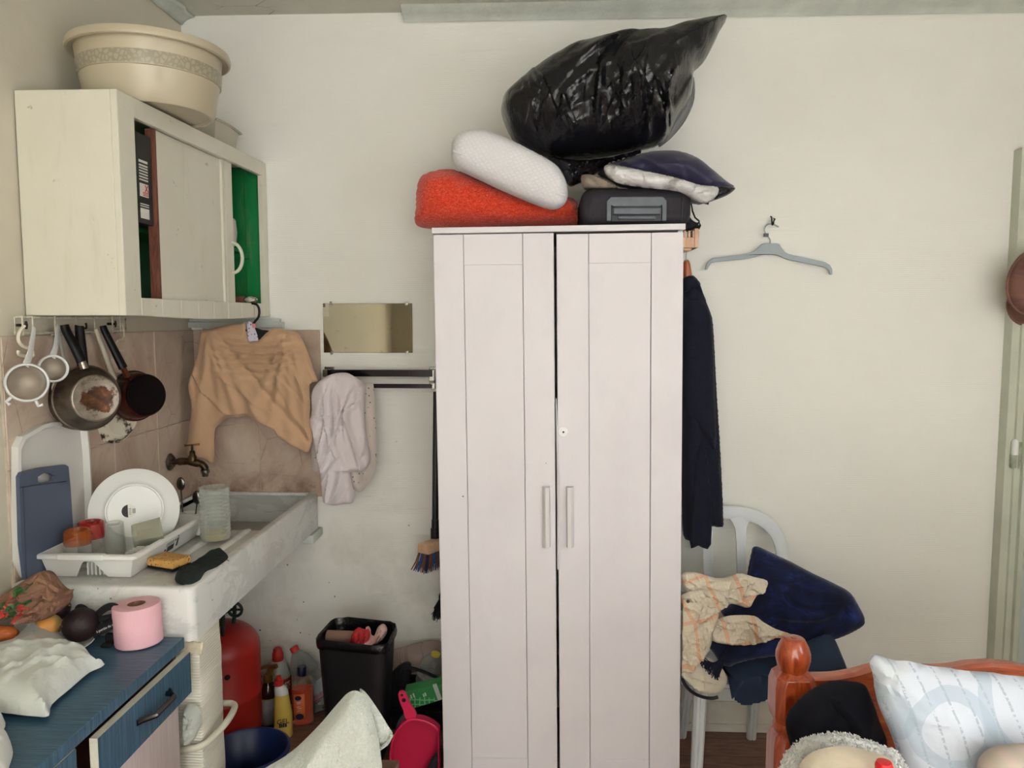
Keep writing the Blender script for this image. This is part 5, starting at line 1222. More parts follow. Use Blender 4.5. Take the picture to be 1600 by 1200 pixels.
# plate with fruit
c0 = V((-1.19, 1.745, DT)); pl = thing('side_plate', 'small white plate under the fruit at the back of the blue chest', 'plate', c0)
mb = MB(); mb.lathe([(0, .002), (.045, .001), (.05, .001), (.095, .014), (.097, .0155), (.095, .017), (.05, .005), (0, .005)], 56, Matrix.Translation(c0+V((0, 0, .0005)))); build(mb, 'plate_body', m_chi, pl)
def m_avoc(): return mat('dark_avocado_skin', '#2a1519', .55, col2='#180c0f', vs=20, bump=.5, bs=110, bd=.003)
def avocado(label, c, r, M=None, el=1.2):
    root = thing('avocado', label, 'avocado', c-V((0, 0, r)), 'avocados on the plate')
    mb = MB(); mb.ball(c, r, r, r*el, 28, M, fn=lambda d: 1-.13*max(0, d.z)); build(mb, 'fruit', m_avoc(), root)
    p = V((0, 0, r*el*.9)); mb = MB(); mb.ball(c+(M @ p if M else p), .005, .005, .004, 10); build(mb, 'stem_end', mat('dry_stem', '#4a3527', .8), root)
avocado('dark round avocado at the front of the plate beside the white carrier bag', V((-1.128, 1.768, DT+.056)), .041, Matrix.Rotation(R(80), 3, V((.75, -.6, 0))), 1.12)
avocado('dark avocado behind the paper bag, half hidden', V((-1.215, 1.812, DT+.078)), .032, Matrix.Rotation(R(75), 3, 'Y'), 1.25)
root = thing('mango', 'orange and yellow fruit peeking between the carrier bag and the avocado', 'fruit', (-1.19, 1.70, DT+.02))
def m_mango():
    t = NT('mango_skin'); t.base(t.ramp(t.noise(9, 3), [(.35, '#c9752e'), (.5, '#d9944a'), (.62, '#c8a964')])).p(rough=.4); return t.m
mb = MB(); mb.ball(V((-1.205, 1.765, DT+.052)), .030, .034, .028, 26); build(mb, 'fruit', m_mango(), root)
root = thing('carrot', 'long orange vegetable lying under the brown paper bag at the left', 'carrot', (-1.29, 1.66, DT+.03))
mb = MB(); mb.tube([V((-1.345, 1.71, DT+.050)), V((-1.30, 1.725, DT+.048)), V((-1.275, 1.735, DT+.045)), V((-1.262, 1.738, DT+.044))], [.022, .021, .017, .008], 16); build(mb, 'root', mat('carrot_skin', '#b9602c', .5, var=.15, vs=40, bump=.2, bs=60), root)
# brown paper bag with red and green fruit print
def m_kraft():
    t = NT('printed_kraft_paper'); x, y, z = t.xyz()
    col = t.ramp(t.noise(6, 4), [(.3, '#75513d'), (.7, '#926a52')])
    dots = [(.0, .084, .012, '#3f6a37'), (.020, .082, .009, '#b8392c'), (-.012, .064, .011, '#b83a2c'), (.004, .056, .010, '#3c6335'), (.018, .052, .012, '#c2463a'), (-.030, .036, .011, '#b83a2c'), (-.012, .034, .009, '#35602f'), (.008, .030, .008, '#c2463a'), (.026, .068, .010, '#2f5a2c'), (-.04, .05, .008, '#3f6a37'), (.022, .094, .007, '#2f5a2c')]
    w = t.noise(30, 2)
    for dx_, dz_, r, c in dots:
        d = t.math('SQRT', t.math('ADD', t.math('POWER', t.math('SUBTRACT', x, dx_), 2.0), t.math('POWER', t.math('SUBTRACT', z, dz_), 2.0)))
        d = t.math('MULTIPLY_ADD', w, .010, d); col = t.mix(t.math('LESS_THAN', d, r+.004), col, c)
    t.base(col).p(rough=.75); v2 = t.n('TexVoronoi', {'Vector': t.tc(), 'Scale': 34.0, 'Randomness': 1.0}, feature='DISTANCE_TO_EDGE').outputs[0]; t.bump(t.ramp(v2, [(0, 0.0), (.3, 1.0)]), .6, .010); return t.bump(t.noise(30, 5, .7), .5, .012).m
o = [(-25, 960), (-12, 938), (5, 926), (22, 915), (38, 905), (50, 901), (60, 906), (72, 922), (84, 932), (97, 931), (92, 941), (93, 948), (86, 958), (72, 968), (58, 976), (36, 976), (10, 972), (-15, 975)]
cp1 = creases(2, 26, bb(o, 1.7), 40, 80, .034, .020, .05); cp2 = creases(5, 50, bb(o, 1.7), 0, 90, .014, .010, .03)
mb = MB(); puff(mb, outl(o, 1.70, 3), frame_xz(1.735), .036, .05, .035, .0035, fold=lambda x, z, d: cp1(x, z)+cp2(x, z)+.010*nz(x*16, z*16))
for p in mb.v: p.x = max(p.x, -1.365)
build(mb, 'paper_bag', m_kraft(), label='scrunched brown paper bag printed with red and green fruit', cat='bag')
# black lanyard with white print
lan = thing('lanyard', 'black printed ribbon lanyard looped between the avocado and the pink roll', 'lanyard', PZ(150, 1000, DT))
YL = 1.775
def ribbon(pix, Y, w, name='ribbon'):
    pts = spline([PY(a, b, Y) for a, b in pix], 5, False); mb = MB(); rows = []
    for i, p in enumerate(pts):
        t = (pts[min(i+1, len(pts)-1)]-pts[max(i-1, 0)]).normalized(); n = V((-t.z, .25, t.x)).normalized(); rows.append([p+n*w, p-n*w])
    mb.grid(rows); return build(mb, name, m_web, lan, solid=.0015)
ribbon([(118, 965), (122, 950), (132, 952), (146, 968), (150, 975)], YL+.03, .008)
ribbon([(148, 966), (158, 955), (170, 948), (180, 949), (184, 956)], YL+.012, .009)
ribbon([(148, 970), (165, 966), (184, 962)], YL+.006, .008)
ribbon([(144, 990), (160, 982), (186, 970)], YL-.004, .013, 'printed_ribbon')
a, b = PY(146, 988, YL-.006), PY(184, 971, YL-.006); U = (b-a).normalized(); N = V((0, -1, 0)); W = N.cross(U).normalized(); N = U.cross(W)
text('ribbon_lettering', 'à portée du sa', .0085, ((a+b)/2+N*.003-W*.002, U, W, N), mat('white_print', '#c9c5c0', .6), lan)
mb = MB(); mb.box(-1.078, -1.04, 1.785, 1.80, DT+.001, DT+.025); mb.box(-1.075, -1.05, 1.76, 1.785, DT+.001, DT+.010); build(mb, 'ribbon_heap', m_web, lan, bevel=.003)
# crumpled tissue at the left edge
o = [(-40, 1120), (-10, 1112), (8, 1122), (4, 1140), (14, 1150), (20, 1168), (14, 1190), (8, 1205), (-30, 1225), (-60, 1180)]
poly = [V((p.x, p.y)) for p in [PZ(a, b, DT+.015) for a, b in o]]
mb = MB(); puff(mb, spline(poly, 3), frame_xy(DT+.006), .028, .005, .03, .005, fold=lambda x, y, d: .018*ridge(x*26, y*26)+.008*ridge(x*60, y*60, 3), zmin=DT+.001)
build(mb, 'tissue', mat('white_tissue', '#d5d5cf', .9, var=.03), label='crumpled white tissue at the near left corner of the blue chest', cat='tissue')

# ================================================================ FLOOR CORNER UNDER THE SINK
FZ = .09
def m_gasred():
    t = NT('scuffed_red_paint'); s = t.ramp(t.noise(22, 6, .75), [(.60, 0.0), (.72, 1.0)])
    t.base(t.mix(t.math('MULTIPLY', s, .6), t.ramp(t.noise(3, 4), [(.3, '#8f1a14'), (.7, '#a8231b')]), '#57150f')).p(rough=.42); return t.bump(t.noise(30, 4), .12, .004).m
gx, gy = -1.165, 2.60; gas = thing('gas_cylinder', 'red gas cylinder standing under the sink behind the wallpapered pier', 'gas cylinder', (gx, gy, FZ))
M = Matrix.Translation((gx, gy, FZ))
prof = [(0, .004), (.12, .003), (.125, 0), (.13, .004), (.132, .03), (.142, .045), (.150, .07), (.1505, .19), (.153, .195), (.153, .203), (.1505, .208), (.1505, .36)]
for i in range(1, 9): q = R(90*i/8); prof.append((.028+.1225*math.cos(q), .36+.085*math.sin(q)))
prof.append((0, .447)); mb = MB(); mb.lathe(prof, 64, M); build(mb, 'bottle', m_gasred(), gas)
mb = MB(); ang = math.atan2(-gy, -gx)
for da, z, r in ((.22, .31, .010), (-.10, .15, .006)):
    q = ang+da; p = V((gx+.1508*math.cos(q), gy+.1508*math.sin(q), FZ+z)); mb.lathe([(0, .001), (r, .0005), (r, 0)], 14, axisM(p, (math.cos(q), math.sin(q), 0)))
build(mb, 'paint_chip', m_dark, gas, smooth=0)
m_vg = mat('dark_green_valve', '#1f2a22', .5, var=.2)
mb = MB(); mb.lathe([(.030, .445), (.022, .455), (.020, .49), (.012, .50), (.012, .545), (0, .548)], 20, M)
mb.tube([V((gx, gy, FZ+.50)), V((gx+.05, gy-.02, FZ+.505))], .012, 12); build(mb, 'valve', m_brs, gas)
mb = MB()
for s in (-1, 1):
    mb.tube(spline([V((gx+.055, gy-.02+s*.045, FZ+.43)), V((gx+.06, gy-.02+s*.05, FZ+.50)), V((gx+.055, gy-.02+s*.03, FZ+.57)), V((gx+.045, gy-.02, FZ+.575))], 5, False), .007, 10)
build(mb, 'carry_guard', m_vg, gas)
mb = MB(); p = V((gx+.078, gy-.01, FZ+.505)); mb.tube([p+V((.024*math.cos(R(t)), .0, .024*math.sin(R(t)))) for t in range(0, 360, 20)], .0055, 8, closed=True); mb.tube([p-V((.024, 0, 0)), p+V((.024, 0, 0))], .004, 8); mb.tube([p-V((.03, 0, 0)), p], .006, 8); build(mb, 'hand_wheel', m_vg, gas)
mb = MB(); mb.tube(spline([V((gx, gy, FZ+.54)), V((gx-.02, gy+.04, FZ+.62)), V((gx-.10, gy+.15, FZ+.60)), V((gx-.16, gy+.25, FZ+.45))], 6, False), .009, 10); build(mb, 'gas_hose', m_vg, gas)
# bucket
bx, by = -.925, 2.27; bk = thing('bucket', 'navy blue plastic bucket on the floor in front of the gas cylinder', 'bucket', (bx, by, FZ))
M = Matrix.Translation((bx, by, FZ)); m_bk = mat('navy_plastic', '#182650', .35, var=.06)
mb = MB(); mb.lathe([(0, .004), (.085, .003), (.090, 0), (.093, .004), (.120, .170), (.126, .171), (.129, .175), (.128, .183), (.122, .185), (.117, .181), (.088, .012), (0, .010)], 64, M); build(mb, 'pail', m_bk, bk)
mb = MB(); mb.tube([M @ V((.127*math.cos(R(t)), .127*math.sin(R(t)), .166-.02*abs(math.sin(R(t))))) for t in range(180, 361, 10)], .003, 8); build(mb, 'bail_handle', m_wire, bk)
# ---- bottles: generic builder
def bottle(name, label, c, prof, m, cap=None, mcap=None, sx=1, sy=1, M=None, liquid=None, ml=None, group=None, n=36, fn=None):
    root = thing(name, label, 'bottle', c, group); M = M or Matrix.Translation(c)
    mb = MB(); mb.lathe(prof, n, M, sx, sy, fn); build(mb, 'body', m, root)
    if liquid: mb = MB(); mb.lathe(liquid, n, M, sx, sy, fn); build(mb, 'liquid', ml, root)
    if cap: mb = MB(); mb.lathe(cap, 24, M); build(mb, 'cap', mcap, root)
    return root, M
m_red = mat('red_cap_plastic', '#b92a22', .35, var=.05); m_nv = mat('navy_cap_plastic', '#1a1c3a', .35)
m_pet = clear('dusty_pet', '#b9bcb8', .34, .12, .45)
def slab(root, name, M, u, w, d, m, cyl=None, pnt=None):
    """thin curved label wrapped on a bottle of half-axes cyl=(a,b), angles u0..u1 and heights w0..w1"""
    mb = MB(); rows = []
    for i in range(13):
        q = u[0]+(u[1]-u[0])*i/12; rows.append([M @ V(((cyl[0]+d)*math.cos(q), (cyl[1]+d)*math.sin(q), z)) for z in (w[0], (w[0]+w[1])/2, w[1])])
    mb.grid(rows); return build(mb, name, m, root, solid=.0005)
def facing(c): return math.atan2(-c.y, -c.x)
# orange cleaner
c = V((PY(473, 1100, 2.76).x, 2.76, FZ)); F_ = facing(c)
MO = Matrix.Translation(c) @ Matrix.Rotation(F_-R(90)*1 + R(180) - R(90), 4, 'Z') if 0 else Matrix.Translation(c) @ Matrix.Rotation(F_+R(90), 4, 'Z')
pr = [(0, .002), (.036, 0), (.041, .006), (.0415, .135), (.040, .155), (.030, .178), (.0145, .19), (.0135, .198), (.012, .2)]
r_, M = bottle('cleaner_bottle', 'clear bottle of orange cleaner with a navy cap on the floor', c, pr, clear('clear_orange_bottle', '#d9c0a6', .10, .06, .35), [(.017, .188), (.018, .190), (.017, .219), (.0155, .222), (0, .222)], m_nv, 1, .62, MO,
    [(0, .004), (.038, .004), (.0395, .01), (.040, .135), (.039, .14), (0, .14)], clear('orange_liquid', '#e03c0c', .88, .08, .1))
mo = mat('orange_label', '#d2612f', .5, var=.05)
lb = slab(r_, 'front_label', M, (R(-140), R(-78)), (.022, .125), .0012, mo, (.0415, .0415*.62)); p = M @ V((-.012, -.0275, 0)); nrm = (M.to_3x3() @ V((-.18, -1, 0))).normalized(); U = (M.to_3x3() @ V((1, -.18, 0))).normalized()
mb = MB(); mb.prism([(.012*math.cos(R(t))-.004, .112+.009*math.sin(R(t))) for t in range(0, 360, 20)], (p+nrm*.0018, U, V((0, 0, 1)), nrm), 0, .0005); mb.prism([(.015*math.cos(R(t)), .040+.012*math.sin(R(t))) for t in range(0, 360, 20)], (p+nrm*.0018, U, V((0, 0, 1)), nrm), 0, .0005); build(mb, 'label_badge', m_nv, lb, smooth=0)
mb = MB()
for k, (u0, w0, l) in enumerate([(-.010, .094, .016), (-.009, .089, .014), (-.010, .076, .012), (-.008, .070, .016), (-.010, .060, .010)]): mb.prism([(u0, w0), (u0+l, w0+.002), (u0+l, w0+.004), (u0, w0+.002)], (p+nrm*.0018, U, V((0, 0, 1)), nrm), 0, .0005)
build(mb, 'label_print', m_lab, lb, smooth=0)
# yellow gel bottle
c = V((PY(440, 1100, 2.66).x, 2.66, FZ)); F_ = facing(c); MO = Matrix.Translation(c) @ Matrix.Rotation(F_+R(90), 4, 'Z')
root = thing('gel_bottle', 'yellow gel cleaner bottle with a white neck and red cap behind the blue bucket', 'bottle', c); m_gel = mat('yellow_gel', '#d9b95a', .3, var=.05)
def oval(w, d, xo, z, n=28): return [MO @ V((xo+w*math.cos(2*math.pi*i/n), d*math.sin(2*math.pi*i/n), z)) for i in range(n)]
mb = MB(); rows = [oval(*a) for a in [(.030, .020, .004, 0), (.033, .022, .004, .006), (.033, .022, .004, .09), (.029, .021, .002, .125), (.026, .020, .001, .15), (.024, .019, .001, .165)]]; mb.grid(rows, closed_v=True); mb.f += [tuple(range(28)), tuple(range(28*5, 28*6))]; build(mb, 'gel_body', m_gel, root)
mb = MB(); rows = [oval(*a) for a in [(.0245, .0192, .001, .163), (.024, .019, 0, .175), (.021, .016, -.003, .188), (.014, .014, -.006, .198), (.012, .012, -.008, .204)]]; mb.grid(rows, closed_v=True); mb.f += [tuple(range(28)), tuple(range(28*4, 28*5))]; build(mb, 'white_neck', m_wp, root)
mb = MB(); mb.lathe([(.016, .198), (.017, .200), (.016, .219), (.010, .221), (.009, .232), (0, .234)], 22, MO @ Matrix.Translation((-.008, 0, 0))); build(mb, 'cap', m_red, root)
nn = (MO.to_3x3() @ V((0, -1, 0))); U = MO.to_3x3() @ V((1, 0, 0))
text('gel_lettering', 'GEL', .025, (MO @ V((.003, -.0225, .068)), U, V((0, 0, 1)), nn), m_nv, root, .0006)
for k, (u_, w_) in enumerate(((-.0135, .005), (-.0070, .005), (-.0005, .005), (.0060, .0065))):
    mb = MB(); O_ = MO @ V((.0035, -.0225, .047)); mb.prism([(u_, 0), (u_+w_, 0), (u_+w_, .013), (u_, .013)], (O_, U, V((0, 0, 1)), nn), 0, .0008); build(mb, 'blurred_letter', m_nv, root, smooth=0)
# spray bottle with gold trigger
c = V((PY(420, 1100, 2.74).x, 2.74, FZ)); root = thing('spray_bottle', 'dark brown spray bottle with a gold trigger head beside the gas cylinder', 'bottle', c); MO = Matrix.Translation(c)
mb = MB(); mb.lathe([(0, .002), (.032, 0), (.035, .005), (.0352, .125), (.032, .145), (.016, .168), (.014, .175), (0, .176)], 32, MO); build(mb, 'body', clear('brown_bottle', '#3a221d', .75, .1, .25), root)
slab(root, 'label', MO, (facing(c)-R(75), facing(c)+R(75)), (.015, .115), .0008, mat('grey_label', '#8f9096', .5, var=.1, vs=30), (.0352, .0352)); slab(root, 'label_edge', MO, (facing(c)-R(75), facing(c)+R(75)), (.112, .116), .0013, mat('yellow_label_edge', '#a99a4c', .5), (.0352, .0352))
m_gold = mat('gold_plastic', '#8a6b3c', .3, metal=.7); T_ = c+V((0, 0, .176))
mb = MB(); mb.lathe([(.017, -.006), (.018, .0), (.0165, .022), (.012, .026), (0, .027)], 20, Matrix.Translation(T_)); build(mb, 'collar', m_gold, root)
mb = MB(); mb.tube(spline([T_+V((0, 0, .02)), T_+V((.012, 0, .042)), T_+V((.036, -.004, .056))], 5, False), [.010]*6+[.008]*5, 12); mb.tube(spline([T_+V((.034, -.004, .058)), T_+V((0, 0, .052)), T_+V((-.028, .002, .042)), T_+V((-.046, .004, .024))], 5, False), [.008]*6+[.0085]*6+[.004]*4, 12, flat=.8); build(mb, 'trigger_head', m_gold, root)
mb = MB(); mb.tube(spline([T_+V((.020, 0, .044)), T_+V((.016, 0, .030)), T_+V((.021, 0, .014))], 5, False), .004, 8); build(mb, 'trigger', m_gold, root)
# red and white bottle, red cap
c = V((PY(436, 1100, 2.86).x, 2.86, FZ)); pr = [(0, .002), (.044, 0), (.048, .006), (.048, .130), (.046, .150), (.030, .190), (.018, .201), (.016, .210), (0, .211)]
r_, M = bottle('bleach_bottle', 'grey bottle with a red cap and red label standing against the wall', c, pr, mat('grey_white_plastic', '#a9aeaa', .35, var=.04), [(.021, .197), (.022, .201), (.021, .227), (.018, .231), (.017, .243), (.013, .247), (0, .247)], m_red)
lb = slab(r_, 'red_label', M, (facing(c)-R(10), facing(c)+R(95)), (.02, .135), .001, mat('red_label', '#8f1f1c', .5, var=.1), (.0482, .0482))
slab(r_, 'white_label_mark', M, (facing(c)+R(28), facing(c)+R(60)), (.09, .122), .0018, m_lab, (.0482, .0482)); q_ = facing(c)+R(44); n_ = V((math.cos(q_), math.sin(q_), 0)); text('red_letter', 'X', .034, (c+n_*.0512+V((0, 0, .106)), V((-n_.y, n_.x, 0)), V((0, 0, 1)), n_), m_red, r_, .0008)
# PET bottle leaning on the bin
def pet(name, label, foot, top, m, mcap, rad=.042, lab=None):
    ax = (V(top)-V(foot)); L = ax.length; M = axisM(foot, ax); root = thing(name, label, 'bottle', foot)
    k = L/.30; pr = [(0, .004), (.028, 0), (.040, .008), (.042, .03)]
    for i in range(5): z = .035+i*.012; pr += [(.0425, z), (.0405, z+.006)]
    pr += [(.0425, .10), (.0425, .155), (.0385, .162), (.0425, .170), (.0405, .20), (.034, .235), (.022, .262), (.0135, .275), (.0135, .292), (0, .293)]
    pr = [(r*rad/.042, z*k) for r, z in pr]
    mb = MB(); mb.lathe(pr, 40, M); build(mb, 'body', m, root)
    mb = MB(); mb.lathe([(.0165, .274*k), (.017, .277*k), (.017, .296*k), (.015, .299*k), (0, .299*k)], 22, M); build(mb, 'cap', mcap, root)
    if lab:
        for nm, z0, z1, mm_ in lab:
            mb = MB(); mb.lathe([((.0428*rad/.042), z0*k), ((.0433*rad/.042), z0*k), ((.0433*rad/.042), z1*k), ((.0428*rad/.042), z1*k)], 40, M); build(mb, nm, mm_, root)
    return root
a, b = PY(505, 1110, 2.85), PY(458, 1010, 2.885)
m_wl = mat('white_blue_wrapper', '#aab4bd', .45, var=.2, vs=14)
pet('pet_bottle', 'empty clear drink bottle with a red cap leaning against the black bin', V((a.x+.005, 2.85, FZ+.012)), b, m_pet, m_red, .050, [('wrapper', .055, .125, m_wl), ('red_band', .052, .075, mat('red_wrapper', '#a3211f', .45))])
# ---- black waste bin
qs = [PZ(489, 1003, .52), PZ(604, 1013, .52), PZ(622, 974, .52), PZ(522, 966, .52)]
bc_ = sum(qs, V())/4; bin_ = thing('waste_bin', 'black tapered waste bin with a liner full of paper against the wall', 'bin', (bc_.x, bc_.y, FZ))
qs = [V((p.x, min(p.y, 2.925), p.z)) for p in qs]
def quad(sc_, z, r=.22, n=5):
    cs = [bc_+(p-bc_)*sc_ for p in qs]; out = []
    for i in range(4):
        p0, p, p1 = cs[i-1], cs[i], cs[(i+1) % 4]
        a, b = p.lerp(p0, r), p.lerp(p1, r*.8)
        for j in range(n+1): t = j/n; w = a*(1-t)**2+p*2*t*(1-t)+b*t*t; out.append((w.x, w.y))
    return out, z
m_bin = mat('black_bin_plastic', '#131214', .5, var=.1); m_lin = mat('black_liner_film', '#121114', .22, var=.2, bump=.5, bs=40, bd=.01)
mb = MB(); loftz(mb, [quad(.76, FZ+.001), quad(.78, FZ+.01), quad(.955, .497), quad(.99, .498), quad(1.0, .505), quad(1.0, .518), quad(.985, .522), quad(.95, .518), quad(.92, .44)], True, False); build(mb, 'bin_body', m_bin, bin_)
mb = MB(); rows = []
for k, (s_, z) in enumerate([(1.008, .495), (1.016, .506), (1.015, .522), (.985, .527), (.95, .520), (.93, .50), (.88, .478), (.5, .474), (.02, .47)]):
    q, z = quad(s_, z); rows.append([V((x+.004*nz(i*.9, k*.7), min(y+.004*nz(i*.8, k*.6, 5), 2.936), z+.005*nz(i*.7, k, 2))) for i, (x, y) in enumerate(q)])
mb.grid(rows, closed_v=True); build(mb, 'liner', m_lin, bin_, solid=.001)
RB = -5
tc = PY(535, 998+RB, 2.60); tb = thing('cardboard_tube', 'brown cardboard tube lying in the black bin', 'tube', (tc.x, tc.y, tc.z))
mb = MB(); M = axisM(PY(512, 994, 2.60), PY(566, 996, 2.585)-PY(512, 994, 2.60)); mb.lathe([(.019, 0), (.021, 0), (.021, .13), (.019, .13), (.019, 0)], 28, M); build(mb, 'tube_wall', mat('cardboard', '#8c6c5c', .85, var=.06), tb)
def crumple(name, label, pix, Y, m, t=.03, fr=30):
    ck = creases(len(label), 22, bb(pix, Y), 80, 60, .018, .008, .035)
    mb = MB(); puff(mb, outl([(a_, b_-3) for a_, b_ in pix], Y, 3), frame_xz(Y+.01), t*.5, t, .012, .0035, fold=lambda x, z, d: ck(x, z)); build(mb, name, m, label=label, cat='tissue')
crumple('tissue', 'red crumpled tissue in the black bin', [(546, 1008), (549, 996), (556, 987), (566, 990), (574, 990), (577, 1000), (571, 1010), (556, 1012)], 2.555, mat('red_tissue', '#b92f31', .85))
crumple('tissue', 'pink and white crumpled tissue in the middle of the black bin', [(567, 1009), (570, 996), (571, 984), (577, 990), (579, 1000), (588, 1000), (590, 1010)], 2.58, mat('pink_white_tissue', '#d9a9a6', .85))
crumple('tissue', 'pale crumpled tissue at the right side of the black bin', [(580, 1007), (585, 996), (590, 984), (598, 982), (604, 990), (601, 999), (593, 1007)], 2.61, mat('pale_tissue', '#d8b8b0', .85))
# ---- black open bag with bottles, carton, dustpan
BXR = -.348
bag2 = thing('tote_bag', 'open black tote bag with an arched handle on the floor beside the wardrobe', 'bag', (-.46, 2.66, FZ))
o = [(609, 1062), (614, 1050), (628, 1041), (640, 1043), (641, 1060), (638, 1090), (638, 1130), (628, 1131), (612, 1126), (605, 1115), (606, 1085)]
mb = MB(); puff(mb, outl(o, 2.76, 3), frame_xz(2.78), .022, .04, .02, .006, fold=lambda x, z, d: .004*nz(x*20, z*12)); build(mb, 'side_panel', m_web, bag2)
mb = MB(); a, b = PY(612, 1110, 2.72), PY(690, 1160, 2.72); mb.box(a.x, BXR, 2.720, 2.732, FZ+.002, a.z); mb.box(a.x, BXR, 2.90, 2.912, FZ+.002, a.z+.05); mb.box(a.x, BXR, 2.732, 2.90, FZ+.002, FZ+.01); build(mb, 'bag_walls', m_web, bag2, bevel=.004)
rb = spline([PY(x, y, 2.73) for x, y in [(627, 1052), (630, 1044), (640, 1043), (660, 1049), (690, 1062)]], 5, False); rb = [p for p in rb if p.x < BXR]
mb = MB(); mb.tube(rb, .0085, 10, flat=.6); build(mb, 'handle', m_web, bag2)
pet('pet_bottle', 'large clear wavy bottle lying across the back of the tote bag', V((PY(616, 1036, 2.875).x, 2.875, PY(616, 1036, 2.875).z)), PY(700, 1008, 2.86) if 0 else V((BXR-.004, 2.88, PY(690, 1012, 2.88).z)), clear('pinkish_pet', '#c9b3a8', .45, .12, .4), m_wp, .052)
a, b = PY(666, 1070, 2.81), PY(682, 1018, 2.81)
pet('pet_bottle', 'clear labelled bottle with a yellow cap standing tilted in the tote bag', a, V((min(b.x, BXR-.012), 2.80, b.z)), m_pet, mat('yellow_cap_plastic', '#c9b440', .4), .046, [('paper_label', .09, .15, mat('printed_paper_label', '#b4b0b6', .5, var=.25, vs=40)), ('red_label_band', .135, .142, m_red)])
def m_carton():
    t = NT('green_printed_carton'); x, y, z = t.xyz(); v = t.n('TexVoronoi', {'Vector': t.tc(), 'Scale': 60.0, 'Randomness': .15}, feature='DISTANCE_TO_EDGE').outputs[0]
    lo = t.math('LESS_THAN', z, .052); pat = t.math('MULTIPLY', t.math('LESS_THAN', v, .12), lo)
    t.base(t.mix(pat, t.ramp(t.noise(3, 3), [(.3, '#1d6b35'), (.7, '#28803f')]), '#6fae78')).p(rough=.45); return t.m
ct = thing('carton', 'green printed carton lying in front of the tote bag', 'carton', PY(660, 1110, 2.56))
a, b, c, d = PY(632, 1082, 2.55), PY(643, 1108, 2.55), PY(692, 1093, 2.55), PY(690, 1069, 2.55)
pts = [b, V((BXR, 2.55, c.z)), V((BXR, 2.55, d.z)), a]
mb = MB(); D = V((.0, .035, .012)); mb.add(pts+[p+D for p in pts], [(0, 1, 2, 3), (7, 6, 5, 4), (0, 4, 5, 1), (1, 5, 6, 2), (2, 6, 7, 3), (3, 7, 4, 0)]); build(mb, 'box', m_carton(), ct, smooth=0, bevel=.001)
U = (pts[1]-pts[0]).normalized(); W = (pts[3]-pts[0]); W = (W-U*W.dot(U)).normalized(); N = U.cross(W)
fr = (pts[0]+N*.0006, U, W, N); mb = MB(); L = (pts[1]-pts[0]).length; H = (pts[3]-pts[0]).length*.96
mb.prism([(L-.016, .002), (L-.001, .002), (L-.001, H), (L-.016, H)], fr, 0, .0004); build(mb, 'carton_end_band', mat('pale_print', '#b9c2b4', .6), ct, smooth=0); mb = MB()
for (u, w) in ((.012, .050), (.022, .052), (.055, .040), (.062, .042)):
    mb = MB(); mb.prism([(u, w*.72), (u+.005, w*.72), (u+.005, w), (u, w)], fr, 0, .0004); build(mb, 'carton_print', mat('pale_print', '#b9c2b4', .6), ct, smooth=0)
# dustpan
m_mag = mat('magenta_plastic', '#b4173f', .4, var=.06); m_magh = mat('bright_magenta_plastic', '#cf2450', .38, var=.04)
dp = thing('dustpan', 'magenta plastic dustpan leaning upright against the tote bag beside the wardrobe', 'dustpan', (-.43, 2.46, 0))
YD = 2.47; o = [(617, 1215), (612, 1185), (613, 1160), (619, 1140), (630, 1125), (641, 1118), (655, 1117), (670, 1121), (684, 1130), (697, 1146), (700, 1180), (699, 1262), (640, 1262)]
poly = [V((min(p.x, BXR+.002), max(p.y, .006))) for p in outl(o, YD, 3)]
fr = frame_xz(YD); mb = MB(); mb.prism([tuple(p) for p in poly], fr, -.004, 0); build(mb, 'pan_floor', m_mag, dp, smooth=0)
cn = V((sum(p.x for p in poly)/len(poly), sum(p.y for p in poly)/len(poly))); mb = MB()
rows = []
for d_, s_ in ((-.004, 1.0), (.030, 1.02), (.032, .99), (.030, .95), (.004, .93), (-.002, .93)): rows.append([V((min(cn.x+(p.x-cn.x)*s_, BXR+.002), YD-d_, max(cn.y+(p.y-cn.y)*s_, .005))) for p in poly])
mb.grid(rows, closed_v=True); build(mb, 'pan_rim', m_magh, dp)
ho = [(636, 1122), (650, 1118), (649, 1110), (641, 1098), (637, 1088), (632, 1080), (626, 1079), (623, 1083), (626, 1096), (631, 1108)]
mb = MB(); hp = [(p.x, p.y) for p in outl(ho, YD-.012, 3)]; mb.prism(hp, frame_xz(YD-.008), 0, .014); hd = build(mb, 'handle', m_magh, dp, bevel=.004, segs=3)
mb = MB()
for (px, py, r) in ((631, 1094, .007), (628, 1086, .0045)):
    p = PY(px, py, YD-.022); mb.lathe([(0, .0006), (r, .0006), (r, 0)], 18, axisM(V((p.x, YD-.0222, p.z)), (0, -1, 0)))
build(mb, 'hanging_hole', m_dark, hd, smooth=0)
o = [(613, 1185), (613, 1160), (620, 1132), (632, 1118), (640, 1122), (632, 1160), (628, 1192)]
mb = MB(); puff(mb, outl(o, 2.51, 3), frame_xz(2.53), .012, .02, .02, .006); build(mb, 'grey_scoop', mat('grey_lilac_plastic', '#6f6a72', .45), label='grey plastic scoop half hidden behind the magenta dustpan', cat='scoop')
o = [(664, 1215), (672, 1192), (682, 1176), (692, 1170), (694, 1215)]
mb = MB(); puff(mb, [V((min(p.x, BXR), p.y)) for p in outl(o, 2.415, 3)], frame_xz(2.425), .008, .006, .01, .005); build(mb, 'hand_broom', m_web, label='dark brush corner resting in front of the magenta dustpan', cat='brush')

